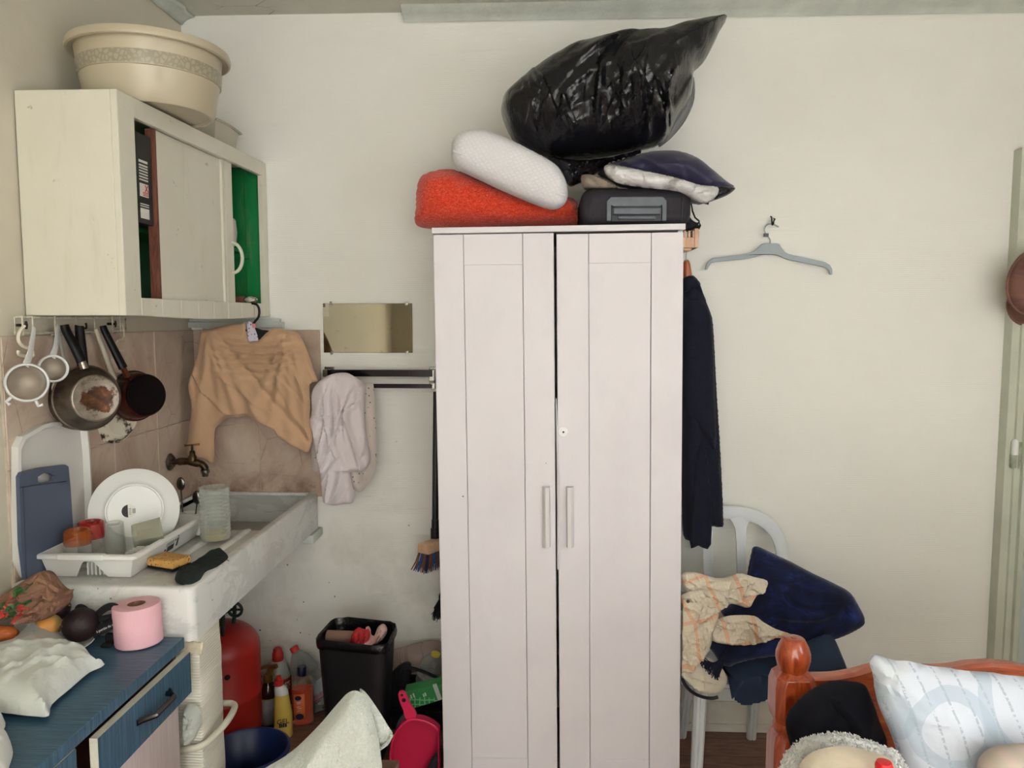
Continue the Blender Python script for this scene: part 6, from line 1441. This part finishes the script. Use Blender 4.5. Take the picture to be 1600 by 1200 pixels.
# ================================================================ FOREGROUND TOWEL ON A CHAIR BACK
m_ter = mat('white_terry', '#cfd2c8', .95, var=.06, vs=120, bump=.9, bs=190, bd=.008, sheen=.3)
YT2 = 1.50
tow = thing('towel', 'white terry towel draped to a peak in the foreground', 'towel', PY(540, 1200, YT2))
o = [(553, 1079), (543, 1083), (533, 1093), (520, 1108), (504, 1127), (484, 1148), (462, 1169), (440, 1185), (416, 1199), (380, 1225), (350, 1290), (360, 1400), (605, 1400), (602, 1290), (598, 1210), (594, 1172), (590, 1146), (580, 1110), (572, 1090), (562, 1081)]
cto = creases(31, 9, bb(o, YT2), 55, 25, .012, .05, .22)
mb = MB(); puff(mb, outl(o, YT2, 3), frame_xz(YT2), .045, .012, .05, .0065, fold=lambda x, z, d: .014*nz(x*7, z*5)+cto(x, z)); build(mb, 'front_fall', m_ter, tow)
o = [(560, 1081), (570, 1086), (582, 1102), (594, 1120), (606, 1140), (612, 1150), (606, 1162), (594, 1171), (584, 1160), (574, 1120)]
mb = MB(); puff(mb, outl(o, YT2+.02, 3), frame_xz(YT2+.03), .012, .010, .016, .005, fold=lambda x, z, d: .004*nz(x*16, z*12)); build(mb, 'side_fall', m_ter, tow)
mb = MB(); mb.tube([PY(x, y, YT2+.012) for x, y in [(612, 1149), (605, 1162), (592, 1171)]], .006, 8, flat=.6); build(mb, 'hem', m_ter, tow)
# the chair carrying it, almost all below the picture
m_chw = m_woodg('dark_chair_wood', '#4a2d20', '#6b4430', .45)
ch = thing('dining_chair', 'dark wooden chair under the white towel, mostly below the view', 'chair', (-.42, 1.35, 0))
zt = PY(553, 1085, 1.57).z-.02
for x in (-.57, -.405):
    mb = MB(); mb.tube([(x, 1.545, 0), (x, 1.545, .45), (x, 1.555, .62 if x < -.5 else zt)], .015, 10); build(mb, 'back_leg', m_chw, ch)
    mb = MB(); mb.tube([(x, 1.72+.19, 0), (x, 1.72+.19, .43)], .016, 10); build(mb, 'leg', m_chw, ch)
mb = MB(); mb.box(-.595, -.38, 1.535, 1.93, .43, .455); build(mb, 'seat', m_chw, ch, bevel=.006)
mb = MB(); mb.box(-.57, -.405, 1.54, 1.56, .55, .60); build(mb, 'back_rail', m_chw, ch, bevel=.004)
# ================================================================ WHITE CHAIR WITH CLOTHES
m_mono = mat('white_monobloc_plastic', '#d3d6d8', .38, var=.02)
cx_, cw = .684, .228
chr_ = thing('plastic_chair', 'white plastic garden chair against the wall, piled with clothes', 'chair', (cx_, 2.6, 0))
def yb(z): return 2.79+.10*(z-.43)/.48         # the back leans towards the wall
def backarc(w, top, zs, n=26):
    """outline of an arched back of half width w: from right foot over the arch to left foot"""
    out = [(w, zs)]
    for i in range(n+1):
        q = math.pi*i/n; out.append((w*math.copysign(abs(math.cos(q))**.75, math.cos(q)), .72+(top-.72)*max(0, math.sin(q))**.8))
    out.append((-w, zs)); return out
def P_back(u, z, d=0): return V((cx_+u, yb(z)-d, z))
ou, inn_ = backarc(cw, .912, .43), backarc(cw-.040, .866, .43)
mb = MB(); rows = []
for (a, b), (c, d) in zip(ou, inn_): rows.append([P_back(a, b, -.006), P_back(a, b, .006), P_back((a+c)/2, (b+d)/2, .012), P_back(c, d, .006), P_back(c, d, -.006)])
mb.grid(rows, closed_v=True); mb.f += [tuple(range(5)), tuple(range(len(mb.v)-5, len(mb.v)))]; build(mb, 'back_arch', m_mono, chr_)
for u in (-.066, .058):
    mb = MB(); rows = []
    for z, w in ((.43, .017), (.60, .017), (.78, .017), (.83, .020), (.852, .030), (.880, .050)): rows.append([P_back(u-w, z, -.004), P_back(u+w, z, -.004), P_back(u+w, z, .005), P_back(u, z, .009), P_back(u-w, z, .005)])
    mb.grid(rows, closed_v=True); mb.f += [tuple(range(5)), tuple(range(25, 30))]; build(mb, 'back_slat', m_mono, chr_)
mb = MB(); rows = []
for y, zc in ((2.462, .418), (2.470, .427), (2.52, .43), (2.66, .42), (2.76, .425), (2.82, .44)): rows.append([V((cx_+cw*u, y+.0*(1-u*u), zc-.012*(1-u*u))) for u in np.linspace(-1, 1, 13)])
mb.grid(rows); build(mb, 'seat', m_mono, chr_, solid=.014)
def cleg(x0, y0, x1, y1, ztop):
    """splayed leg with the fluted front of a moulded chair"""
    mb = MB(); sec = [(-.020, 0), (-.012, -.012), (-.004, -.012), (0, -.008), (.004, -.012), (.012, -.012), (.020, 0), (.020, .016), (-.020, .016)]
    mb.grid([[V((x+k*a, y+k*b, z)) for a, b in sec] for x, y, z, k in ((x1, y1, 0, .85), (x1+(x0-x1)*.5, y1+(y0-y1)*.5, ztop*.5, 1.0), (x0, y0, ztop, 1.15))], closed_v=True)
    mb.f += [tuple(range(9)), tuple(range(18, 27))]; return build(mb, 'leg', m_mono, chr_, smooth=25)
cleg(.530, 2.50, .505, 2.44, .415); cleg(.815, 2.50, .845, 2.44, .415); cleg(.560, 2.78, .538, 2.875, .42); cleg(.79, 2.78, .806, 2.875, .42)
LX = .446
def heap(mb):
    for p in mb.v:
        p.x = max(p.x, LX)
        if p.y > 2.44 and p.z < .45: p.z = max(p.z, .445)
    return mb
m_dkb = mat('dark_slate_blue_cotton', '#26364f', .85, var=.15, vs=9, bump=.1, bs=200, bd=.002)
m_vel = NT('navy_velvet'); n1 = m_vel.noise(7, 5, .65, m_vel.tc(scale=(1, 1, 1.6)), 1.0)
m_vel.base(m_vel.ramp(n1, [(.35, '#0a0e20'), (.52, '#131c42'), (.72, '#293a7a')])).p(rough=.75, sheen=.25, spec=.15); m_vel.bump(m_vel.noise(90, 3), .15, .003); m_vel = m_vel.m
# bottom: slate blue garment over the seat
o = [(1128, 1082), (1134, 1050), (1150, 1041), (1208, 1026), (1259, 1012), (1290, 1000), (1306, 1000), (1318, 1022), (1326, 1046), (1331, 1075), (1326, 1096), (1290, 1098), (1240, 1100), (1205, 1097), (1192, 1090), (1180, 1093), (1160, 1098), (1145, 1096)]
cg = creases(71, 14, (.46, .74, .42, .60), 75, 28, .016, .024, .08)
mb = heap(MB()); puff(mb, outl(o, 2.50, 3), frame_xz(2.535), .022, .03, .05, .007, fold=lambda x, z, d: .075*max(0, min(1, (.56-z)/.07))+.008*nz(x*8, z*10)+cg(x, z)); heap(mb)
build(mb, 'folded_garment', m_dkb, label='dark slate blue garment spread over the chair seat at the bottom of the pile', cat='garment')
# cream lined jacket with black edge
jk = thing('lined_jacket', 'cream lining with black zip edge hanging over the front of the chair seat', 'jacket', PY(1095, 1085, 2.38))
o = [(1060, 1052), (1075, 1036), (1100, 1028), (1122, 1038), (1135, 1055), (1137, 1070), (1126, 1083), (1108, 1087), (1092, 1083), (1076, 1070)]
m_lin2 = mat('cream_lining', '#d6cdb9', .8, var=.06, bump=.15, bs=30, bd=.006)
cj = creases(61, 14, bb(o, 2.43), -50, 50, .010, .016, .05)
mb = MB(); puff(mb, outl(o, 2.43, 3), frame_xz(2.44), .016, .012, .03, .005, fold=lambda x, z, d: cj(x, z)+.004*nz(x*22, z*22)); heap(mb); build(mb, 'lining', m_lin2, jk)
mb = MB(); mb.tube([V((max(p.x, LX+.008), p.y, p.z)) for p in spline([PY(x, y, 2.43) for x, y in [(1062, 1054), (1072, 1072), (1084, 1083), (1098, 1089), (1112, 1091), (1122, 1089)]], 4, False)], .0055, 8); build(mb, 'zip_edge', m_blk, jk)
# navy fringed throw
th_ = thing('velvet_throw', 'navy velvet throw with a fringed end draped over the chair', 'throw', PY(1230, 1000, 2.5))
o = [(1130, 962), (1134, 954), (1150, 948), (1168, 930), (1172, 898), (1179, 864), (1184, 858), (1193, 860), (1210, 868), (1240, 882), (1274, 900), (1308, 916), (1334, 931), (1348, 953), (1356, 970), (1353, 981), (1334, 993), (1308, 1003), (1274, 1012), (1240, 1020), (1215, 1018), (1180, 1000), (1150, 985)]
vb_ = bb(o, 2.58); cvl = creases(41, 9, (vb_[0], vb_[1]-.08, vb_[2], vb_[2]+.16), -12, 18, .014, .035, .16); cvm = creases(43, 16, vb_, -35, 50, .003, .010, .07)
def vf(x, z, d): return .010*nz(x*6, z*7)+cvl(x, z)+cvm(x, z)
mb = MB(); puff(mb, outl(o, 2.58, 3), frame_xz(2.61), .045, .045, .05, .007, fold=vf); heap(mb); build(mb, 'upper_fold', m_vel, th_)
o = [(1108, 1012), (1118, 1004), (1140, 1002), (1180, 998), (1215, 994), (1250, 1000), (1252, 1018), (1215, 1028), (1180, 1033), (1150, 1041), (1140, 1046), (1128, 1040), (1118, 1026)]
mb = MB(); puff(mb, outl(o, 2.455, 3), frame_xz(2.475), .03, .03, .035, .006, fold=lambda x, z, d: .005*nz(x*14, z*14)); heap(mb); build(mb, 'lower_roll', m_vel, th_)
m_fr = mat('navy_fringe', '#11132a', .9, var=.3, vs=120)
mb = MB(); random.seed(3)
for i in range(70):
    t = i/69; a = PY(1138-30*t, 1010+32*math.sin(t*2.2)*.6+8*t, 2.415); b = PY(1122-24*t+random.uniform(-3, 3), 1030+22*(1-t)+random.uniform(-4, 8), 2.408+random.uniform(-.004, .004)); c = b+V((random.uniform(-.006, .003), random.uniform(-.004, .004), -.012))
    mb.tube([a, a.lerp(b, .5)+V((0, -.008, 0)), b, c], .0016, 5)
heap(mb); build(mb, 'fringe', m_fr, th_, ).__setitem__('kind', 'stuff')
sm = [PY(x, y, 2.56) for x, y in [(1180, 861), (1176, 874), (1172, 886), (1169, 898)]]; mb = MB(); mb.tube(spline(sm, 4, False), .004, 8); build(mb, 'hem', m_fr, th_)
# checked shirt
def m_check():
    t = NT('cream_orange_check'); x, y, z = t.xyz(); w = t.noise(5, 3); d = .35
    u = t.math('ADD', t.math('MULTIPLY', x, 1.0), t.math('MULTIPLY', w, .10)); u = t.math('ADD', u, t.math('MULTIPLY', z, .35)); v = t.math('SUBTRACT', t.math('ADD', z, t.math('MULTIPLY', w, .09)), t.math('MULTIPLY', x, .3))
    def st(a, f, wd, off=0.0): return t.math('LESS_THAN', t.math('FRACT', t.math('MULTIPLY_ADD', a, f, off)), wd)
    big = t.math('MAXIMUM', st(u, 10.0, .12), st(v, 8.0, .11)); thin = t.math('MAXIMUM', st(u, 90.0, .18), st(v, 90.0, .18))
    c = t.mix(t.math('MULTIPLY', thin, .22), t.ramp(t.noise(6, 3), [(.3, '#cfc3ae'), (.7, '#d9cfbc')]), '#a99c88'); c = t.mix(t.math('MULTIPLY', big, .6), c, '#d9976c')
    t.base(c).p(rough=.85); return t.bump(t.noise(200, 2), .05, .001).m
m_chk = m_check()
shirt = thing('checked_shirt', 'cream and orange checked shirt crumpled on top of the chair pile', 'shirt', PY(1110, 1000, 2.44))
def crum(k, box, ang):
    a, b, c = creases(k, 13, box, ang, 40, .017, .020, .08), creases(k+50, 24, box, ang+30, 80, .008, .011, .045), creases(k+90, 5, box, ang+80, 40, .012, .016, .06)
    return lambda x, z, d: a(x, z)+b(x, z)+c(x, z)
for nm, pix, Y, tf, tb_ in (('rumpled_back', [(1066, 900), (1085, 896), (1110, 903), (1128, 906), (1145, 902), (1160, 898), (1180, 904), (1201, 910), (1198, 924), (1184, 934), (1172, 952), (1150, 947), (1122, 941), (1090, 936), (1072, 925)], 2.46, .022, .015),
    ('collar_fold', [(1058, 940), (1075, 928), (1100, 925), (1124, 926), (1140, 944), (1135, 952), (1118, 958), (1100, 962), (1058, 954)], 2.43, .020, .008),
    ('shirt_front', [(1058, 946), (1080, 944), (1108, 946), (1124, 958), (1122, 975), (1116, 990), (1113, 1010), (1102, 1030), (1090, 1044), (1070, 1052), (1056, 1050)], 2.40, .022, .003),
    ('sleeve', [(1112, 1003), (1118, 975), (1132, 967), (1150, 964), (1180, 965), (1195, 975), (1215, 986), (1238, 994), (1228, 999), (1205, 1001), (1180, 1008), (1150, 1011)], 2.42, .022, .006)):
    mb = MB(); puff(mb, outl(pix, Y, 3), frame_xz(Y+.015), tf*.45, tb_, .012, .004, fold=crum(len(nm), bb(pix, Y), {'rumpled_back': 15, 'collar_fold': -20, 'shirt_front': 75, 'sleeve': -18}[nm])); heap(mb); build(mb, nm, m_chk, shirt)
p = PY(1067, 939, 2.40); mb = MB(); mb.lathe([(0, .002), (.0045, .0025), (.0055, .0015), (.0055, 0)], 16, axisM(V((LX+.014, 2.398, p.z)), (0, -1, 0))); build(mb, 'button', mat('brown_button', '#4b352a', .4), shirt)

# ================================================================ BED
def m_pine(name='red_stained_pine'):
    t = NT(name); g = t.noise(3.2, 5, .6, t.tc(scale=(14, 14, 1.6)), 1.6); g2 = t.noise(6, 4, .6, t.tc(scale=(1.5, 10, 9)), 1.2)
    t.base(t.ramp(g, [(.25, '#6e2412'), (.5, '#a44221'), (.75, '#c4602f')])).p(rough=.28, coat=.6, coatr=.1); return t.m
m_pn = m_pine()
def m_pineH():
    t = NT('red_stained_pine_rail'); g = t.noise(3.2, 5, .6, t.tc(scale=(1.8, 14, 12)), 1.8)
    t.base(t.ramp(g, [(.25, '#8a3216'), (.5, '#b04d24'), (.75, '#c76a36')])).p(rough=.28, coat=.6, coatr=.1); return t.m
m_pnh = m_pineH()
BX, BY = .597, 1.80
bed = thing('bed', 'red stained pine bed with ball-topped posts and an arched headboard', 'bed', (1.02, 1.0, 0))
Z = lambda py: PY(1240, py, BY).z
def post(x, y, top, ball=True):
    M = Matrix.Translation((x, y, 0))
    o = MB()
    def oct_(w, c): return [(w, w-c), (w-c, w), (-w+c, w), (-w, w-c), (-w, -w+c), (-w+c, -w), (w-c, -w), (w, -w+c)]
    def blk(mb, za, zb_, w, c):
        rows = [(w*.60, c*.6, za), (w*.90, c*.9, za+.010), (w, c*.8, za+.030), (w, c*.8, zb_-.034), (w*.90, c*.9, zb_-.012), (w*.58, c*.6, zb_)]
        mb.grid([[M @ V((a, b, z)) for a, b in oct_(w_, c_)] for w_, c_, z in rows], closed_v=True); n = len(mb.v); mb.f += [tuple(range(n-48, n-40)), tuple(range(n-8, n))]
    w = .048
    blk(o, Z(1128), Z(1045), w, .020); blk(o, .02, Z(1137), w, .020)
    pt = build(o, 'post', m_pn, bed, smooth=22, bevel=.002)
    mb = MB(); zc = (Z(1118)+Z(1145))/2; mb.lathe([(.0, zc-.020), (.030, zc-.020), (.040, zc-.012), (.043, zc), (.040, zc+.012), (.030, zc+.020), (0, zc+.020)], 32, M); build(mb, 'turned_ring', m_pn, pt)
    zb0, zt0 = Z(1052), Z(997); mb = MB(); pr = [(0, zb0), (.026, zb0), (.029, zb0+.004), (.036, zb0+.018), (.0405, zb0+.038), (.040, zb0+.052), (.035, zb0+.068), (.026, zt0-.002), (.024, zt0), (.007, zt0+.001), (.006, zt0+.003), (0, zt0+.003)]
    mb.lathe(pr, 40, M); build(mb, 'ball_finial', m_pn, pt)
post(BX, BY, 0); post(1.47, BY, 0)
# headboard: scooped then arched top edge
tp_ = [PY(a, b, BY) for a, b in [(1266, 1057), (1300, 1056), (1330, 1051), (1362, 1043), (1400, 1041), (1440, 1044), (1480, 1043), (1510, 1038), (1545, 1036)]]
us = [(p.x, p.z) for p in tp_]; xm = us[-1][0]
sp1 = [(p.x, p.y) for p in spline([V(u) for u in us], 4, False)]
full = sp1+[(2*xm-a, b) for a, b in sp1[::-1][1:]]; full = [(a, b) for a, b in full if a < 1.43]
mb = MB(); mb.prism([(full[0][0], .33)]+full+[(full[-1][0], .33)], frame_xz(BY), -.011, .011); build(mb, 'headboard', m_pnh, bed, smooth=30, bevel=.002)
mb = MB(); rows = []
for a, b in full: rows.append([V((a, BY-.016, b-.010)), V((a, BY-.018, b-.002)), V((a, BY-.012, b+.006)), V((a, BY+.012, b+.006)), V((a, BY+.016, b-.004)), V((a, BY+.012, b-.012))])
mb.grid(rows, closed_v=True); mb.f += [tuple(range(6)), tuple(range(len(mb.v)-6, len(mb.v)))]; build(mb, 'top_moulding', m_pnh, bed)
for dz in (.045, .056):
    mb = MB(); mb.box(.64, 1.43, BY-.014, BY-.010, full[0][1]-dz-.004, full[0][1]-dz); build(mb, 'reeded_line', m_pnh, bed, bevel=.001)
mb = MB(); mb.box(.60, .625, .05, BY-.04, .33, .46); build(mb, 'side_rail', m_pnh, bed, bevel=.004)
mb = MB(); mb.box(1.445, 1.47, .05, BY-.04, .33, .46); build(mb, 'side_rail', m_pnh, bed, bevel=.004)
mb = MB(); mb.box(.645, 1.42, .085, BY-.022, .36, .56); ms = build(mb, 'mattress', mat('white_mattress', '#cfcbc4', .9, var=.03), bevel=.04, segs=4, label='white mattress in the pine bed, under the bedding', cat='mattress')
for x in (.612, 1.458):
    mb = MB(); mb.box(x-.03, x+.03, .02, .08, 0, .5); build(mb, 'foot_post', m_pn, bed, bevel=.006)
# white patterned pillow
def m_pcase():
    t = NT('blue_printed_pillowcase'); x, y, z = t.xyz()
    c = t.ramp(t.noise(3, 4), [(.3, '#bfc4cf'), (.7, '#cfd3dc')])
    xx = t.math('ADD', x, t.math('MULTIPLY', z, .35))
    st = t.math('LESS_THAN', t.math('FRACT', t.math('MULTIPLY', xx, 26.0)), .13); dash = t.math('GREATER_THAN', t.noise(120, 2, .6, t.tc(scale=(1, 1, 1.5))), .47)
    c = t.mix(t.math('MULTIPLY', t.math('MULTIPLY', st, dash), .5), c, '#7f8b98')
    w = t.noise(6, 2)
    def ring(cx, cz, r, wd, k=1.0, a=.6, col='#a3b2c0'):
        d = t.math('SQRT', t.math('ADD', t.math('POWER', t.math('SUBTRACT', x, cx), 2.0), t.math('POWER', t.math('MULTIPLY', t.math('SUBTRACT', z, cz), k), 2.0)))
        d = t.math('MULTIPLY_ADD', w, .025, d); return t.math('MULTIPLY', t.math('LESS_THAN', t.math('ABSOLUTE', t.math('SUBTRACT', d, r+.012)), wd), a), col
    for cx, cz, r, wd, k in ((-.215, .06, .085, .014, .9), (.02, .045, .10, .016, .9), (.02, .045, .045, .010, .9), (.19, .10, .075, .013, .9), (-.10, .245, .07, .013, 1.0), (.14, .30, .17, .014, 1.4), (-.23, .25, .05, .02, 1.0)):
        f, col = ring(cx, cz, r, wd, k); c = t.mix(f, c, col)
    bl = t.math('MULTIPLY', t.ramp(t.noise(4.2, 3), [(.56, 0.0), (.72, 1.0)]), .35); c = t.mix(bl, c, '#cfd3b4')
    sd_ = t.math('SQRT', t.math('ADD', t.math('POWER', t.math('SUBTRACT', x, .05), 2.0), t.math('POWER', t.math('SUBTRACT', z, .238), 2.0)))
    c = t.mix(t.math('MULTIPLY', t.math('LESS_THAN', t.math('MULTIPLY_ADD', w, .012, sd_), .020), .55), c, '#b09a78')
    t.base(c).p(rough=.85); t.bump(t.noise(9, 4, .6), .25, .02); return t.m
m_pc = m_pcase()
YP = 1.50
o = [(1360, 1042), (1359, 1035), (1364, 1026), (1372, 1024), (1390, 1030), (1402, 1032), (1420, 1033), (1445, 1039), (1480, 1044), (1520, 1049), (1560, 1053), (1600, 1058), (1660, 1064), (1700, 1060), (1712, 1100), (1716, 1200), (1718, 1290), (1600, 1300), (1480, 1300), (1420, 1296), (1412, 1240), (1404, 1190), (1396, 1158), (1384, 1128), (1372, 1100), (1366, 1072), (1364, 1054)]
tx_ = PY(1366, 1034, YP)
cpp = creases(81, 22, (tx_.x, tx_.x+.4, tx_.z-.3, tx_.z), -40, 60, .004, .016, .09)
def pf(x, z, d):
    dx_, dz_ = x-tx_.x, tx_.z-z; an = math.atan2(dz_, dx_+1e-6); L_ = math.hypot(dx_, dz_)
    return .008*nz(x*6, z*6)+.006*math.sin(an*22)*math.exp(-L_/.07)+cpp(x, z)
mb = MB(); puff(mb, outl(o, YP, 3), frame_xz(YP), .06, .06, .14, .008, fold=pf)
build(mb, 'pillow', m_pc, label='white pillow with a faint blue print leaning on the bed headboard', cat='pillow')
# black garment
m_bkf = mat('black_fleece_jersey', '#1a1a22', .95, var=.2, vs=30, spec=.12, sheen=.03, bump=.15, bs=260, bd=.002)
o = [(1237, 1154), (1239, 1138), (1248, 1122), (1267, 1103), (1285, 1091), (1306, 1082), (1327, 1078), (1348, 1080), (1364, 1085), (1374, 1106), (1387, 1143), (1398, 1172), (1402, 1215), (1390, 1260), (1300, 1270), (1258, 1250), (1246, 1190)]
def bf(x, z, d):
    a = PY(1305, 1110, 1.61); b = PY(1325, 1150, 1.61)
    f = .010*nz(x*8, z*8)
    t_ = max(0, min(1, ((z-a.z)/(b.z-a.z)))); xx = a.x+(b.x-a.x)*t_+.015*math.sin(t_*3.1)
    if -.2 < (z-a.z)/(b.z-a.z) < 1.2: f -= .016*math.exp(-((x-xx)/.010)**2)
    return f+.010*math.exp(-((x-xx-.03)/.02)**2)
mb = MB(); puff(mb, outl(o, 1.62, 3), frame_xz(1.66), .06, .05, .08, .007, fold=bf, zmin=.57)
build(mb, 'black_garment', m_bkf, label='black fleece garment bunched against the bed post and the white pillow', cat='garment')
# sherpa throw: white pile border, beige cloth side
sh_ = thing('sherpa_blanket', 'beige blanket with a white sherpa border bunched on the bed in the foreground', 'blanket', PY(1320, 1250, 1.38))
m_shp = mat('white_sherpa', '#fbfaf6', .95, var=.02, vs=90, bump=1.0, bs=120, bd=.012, sheen=.3)
m_bge = mat('beige_blanket_cloth', '#b9ac98', .9, var=.1, vs=14, bump=.2, bs=90, bd=.004)
o = [(1222, 1235), (1228, 1205), (1238, 1187), (1258, 1170), (1280, 1162), (1300, 1158), (1322, 1158), (1345, 1162), (1370, 1171), (1392, 1180), (1412, 1190), (1425, 1230), (1420, 1300), (1320, 1330), (1230, 1310)]
mb = MB(); puff(mb, outl(o, 1.38, 3), frame_xz(1.40), .05, .03, .06, .0055, fold=lambda x, z, d: .010*nz(x*60, z*60)+.007*nz(x*150, z*150, 4)); bo_ = build(mb, 'sherpa_border', m_shp, sh_)
pl_ = MB(); random.seed(11); vv = [p for p in mb.v if p.y < 1.42 and p.z > .70]
for k in range(9000):
    p = random.choice(vv); n = V((random.uniform(-.7, .7), random.uniform(-1.3, -.5), random.uniform(-.3, .9))).normalized(); q = V((random.uniform(-1, 1), random.uniform(-1, 1), random.uniform(-1, 1)))*.004
    l = random.uniform(.003, .007); s1 = n.orthogonal().normalized()*.0024; s2 = n.cross(s1)
    b = len(pl_.v); c0_ = p+q; pl_.v += [c0_+s1, c0_-s1*.5+s2*.9, c0_-s1*.5-s2*.9, c0_+n*l]; pl_.f += [(b, b+1, b+3), (b+1, b+2, b+3), (b+2, b, b+3)]
build(pl_, 'pile', m_shp, sh_, smooth=0, kind='stuff')
o = [(1250, 1235), (1254, 1203), (1268, 1186), (1290, 1177), (1320, 1173), (1345, 1176), (1372, 1184), (1400, 1196), (1412, 1230), (1408, 1290), (1320, 1315), (1255, 1295)]
mb = MB(); puff(mb, outl(o, 1.31, 3), frame_xz(1.325), .03, .006, .04, .006, fold=lambda x, z, d: .010*nz(x*12, z*12)+.004*ridge(x*20, z*20)); build(mb, 'beige_cloth', m_bge, sh_)
c = PY(1381, 1201, 1.26); mb = MB(); mb.lathe([(0, -.03), (.012, -.03), (.014, -.01), (.0145, .006), (.012, .012), (0, .0135)], 24, Matrix.Translation((c.x, c.y, c.z))); build(mb, 'red_cap', mat('bright_red_plastic', '#d81f22', .35, var=.02), label='bright red rounded cap at the bottom edge on the sherpa blanket', cat='cap')
o = [(1540, 1215), (1548, 1196), (1562, 1184), (1585, 1177), (1610, 1175), (1650, 1180), (1670, 1240), (1600, 1290), (1545, 1270)]
def m_pinkst():
    t = NT('pinkish_striped_cotton'); x, y, z = t.xyz(); s_ = t.math('SINE', t.math('MULTIPLY', t.math('ADD', x, z), 120.0))
    t.base(t.mix(t.math('MULTIPLY_ADD', s_, .25, .3), '#c4afa4', '#a9a596')).p(rough=.9); return t.m
mb = MB(); puff(mb, outl(o, 1.36, 3), frame_xz(1.38), .04, .04, .05, .007, fold=lambda x, z, d: .010*ridge(x*14+z*10, z*8)+.006*nz(x*14, z*14)); build(mb, 'striped_cloth', m_pinkst(), label='pinkish striped cloth at the right foot of the white pillow', cat='cloth')

# ================================================================ soft things give way to what they rest on
OB = bpy.data.objects
lift(OB['pillow'], [OB['cushion']], .010, .3)
lift(OB['cloth'], [OB['suitcase']], most=.03)
lift(OB['pillow.001'], [OB['suitcase']])
lift(OB['rubbish_bag'], [OB['pillow.001'], OB['cloth'], OB['pillow']], .009, .055)
lift(OB['carrier_bag'], [OB['side_plate']], most=.03)
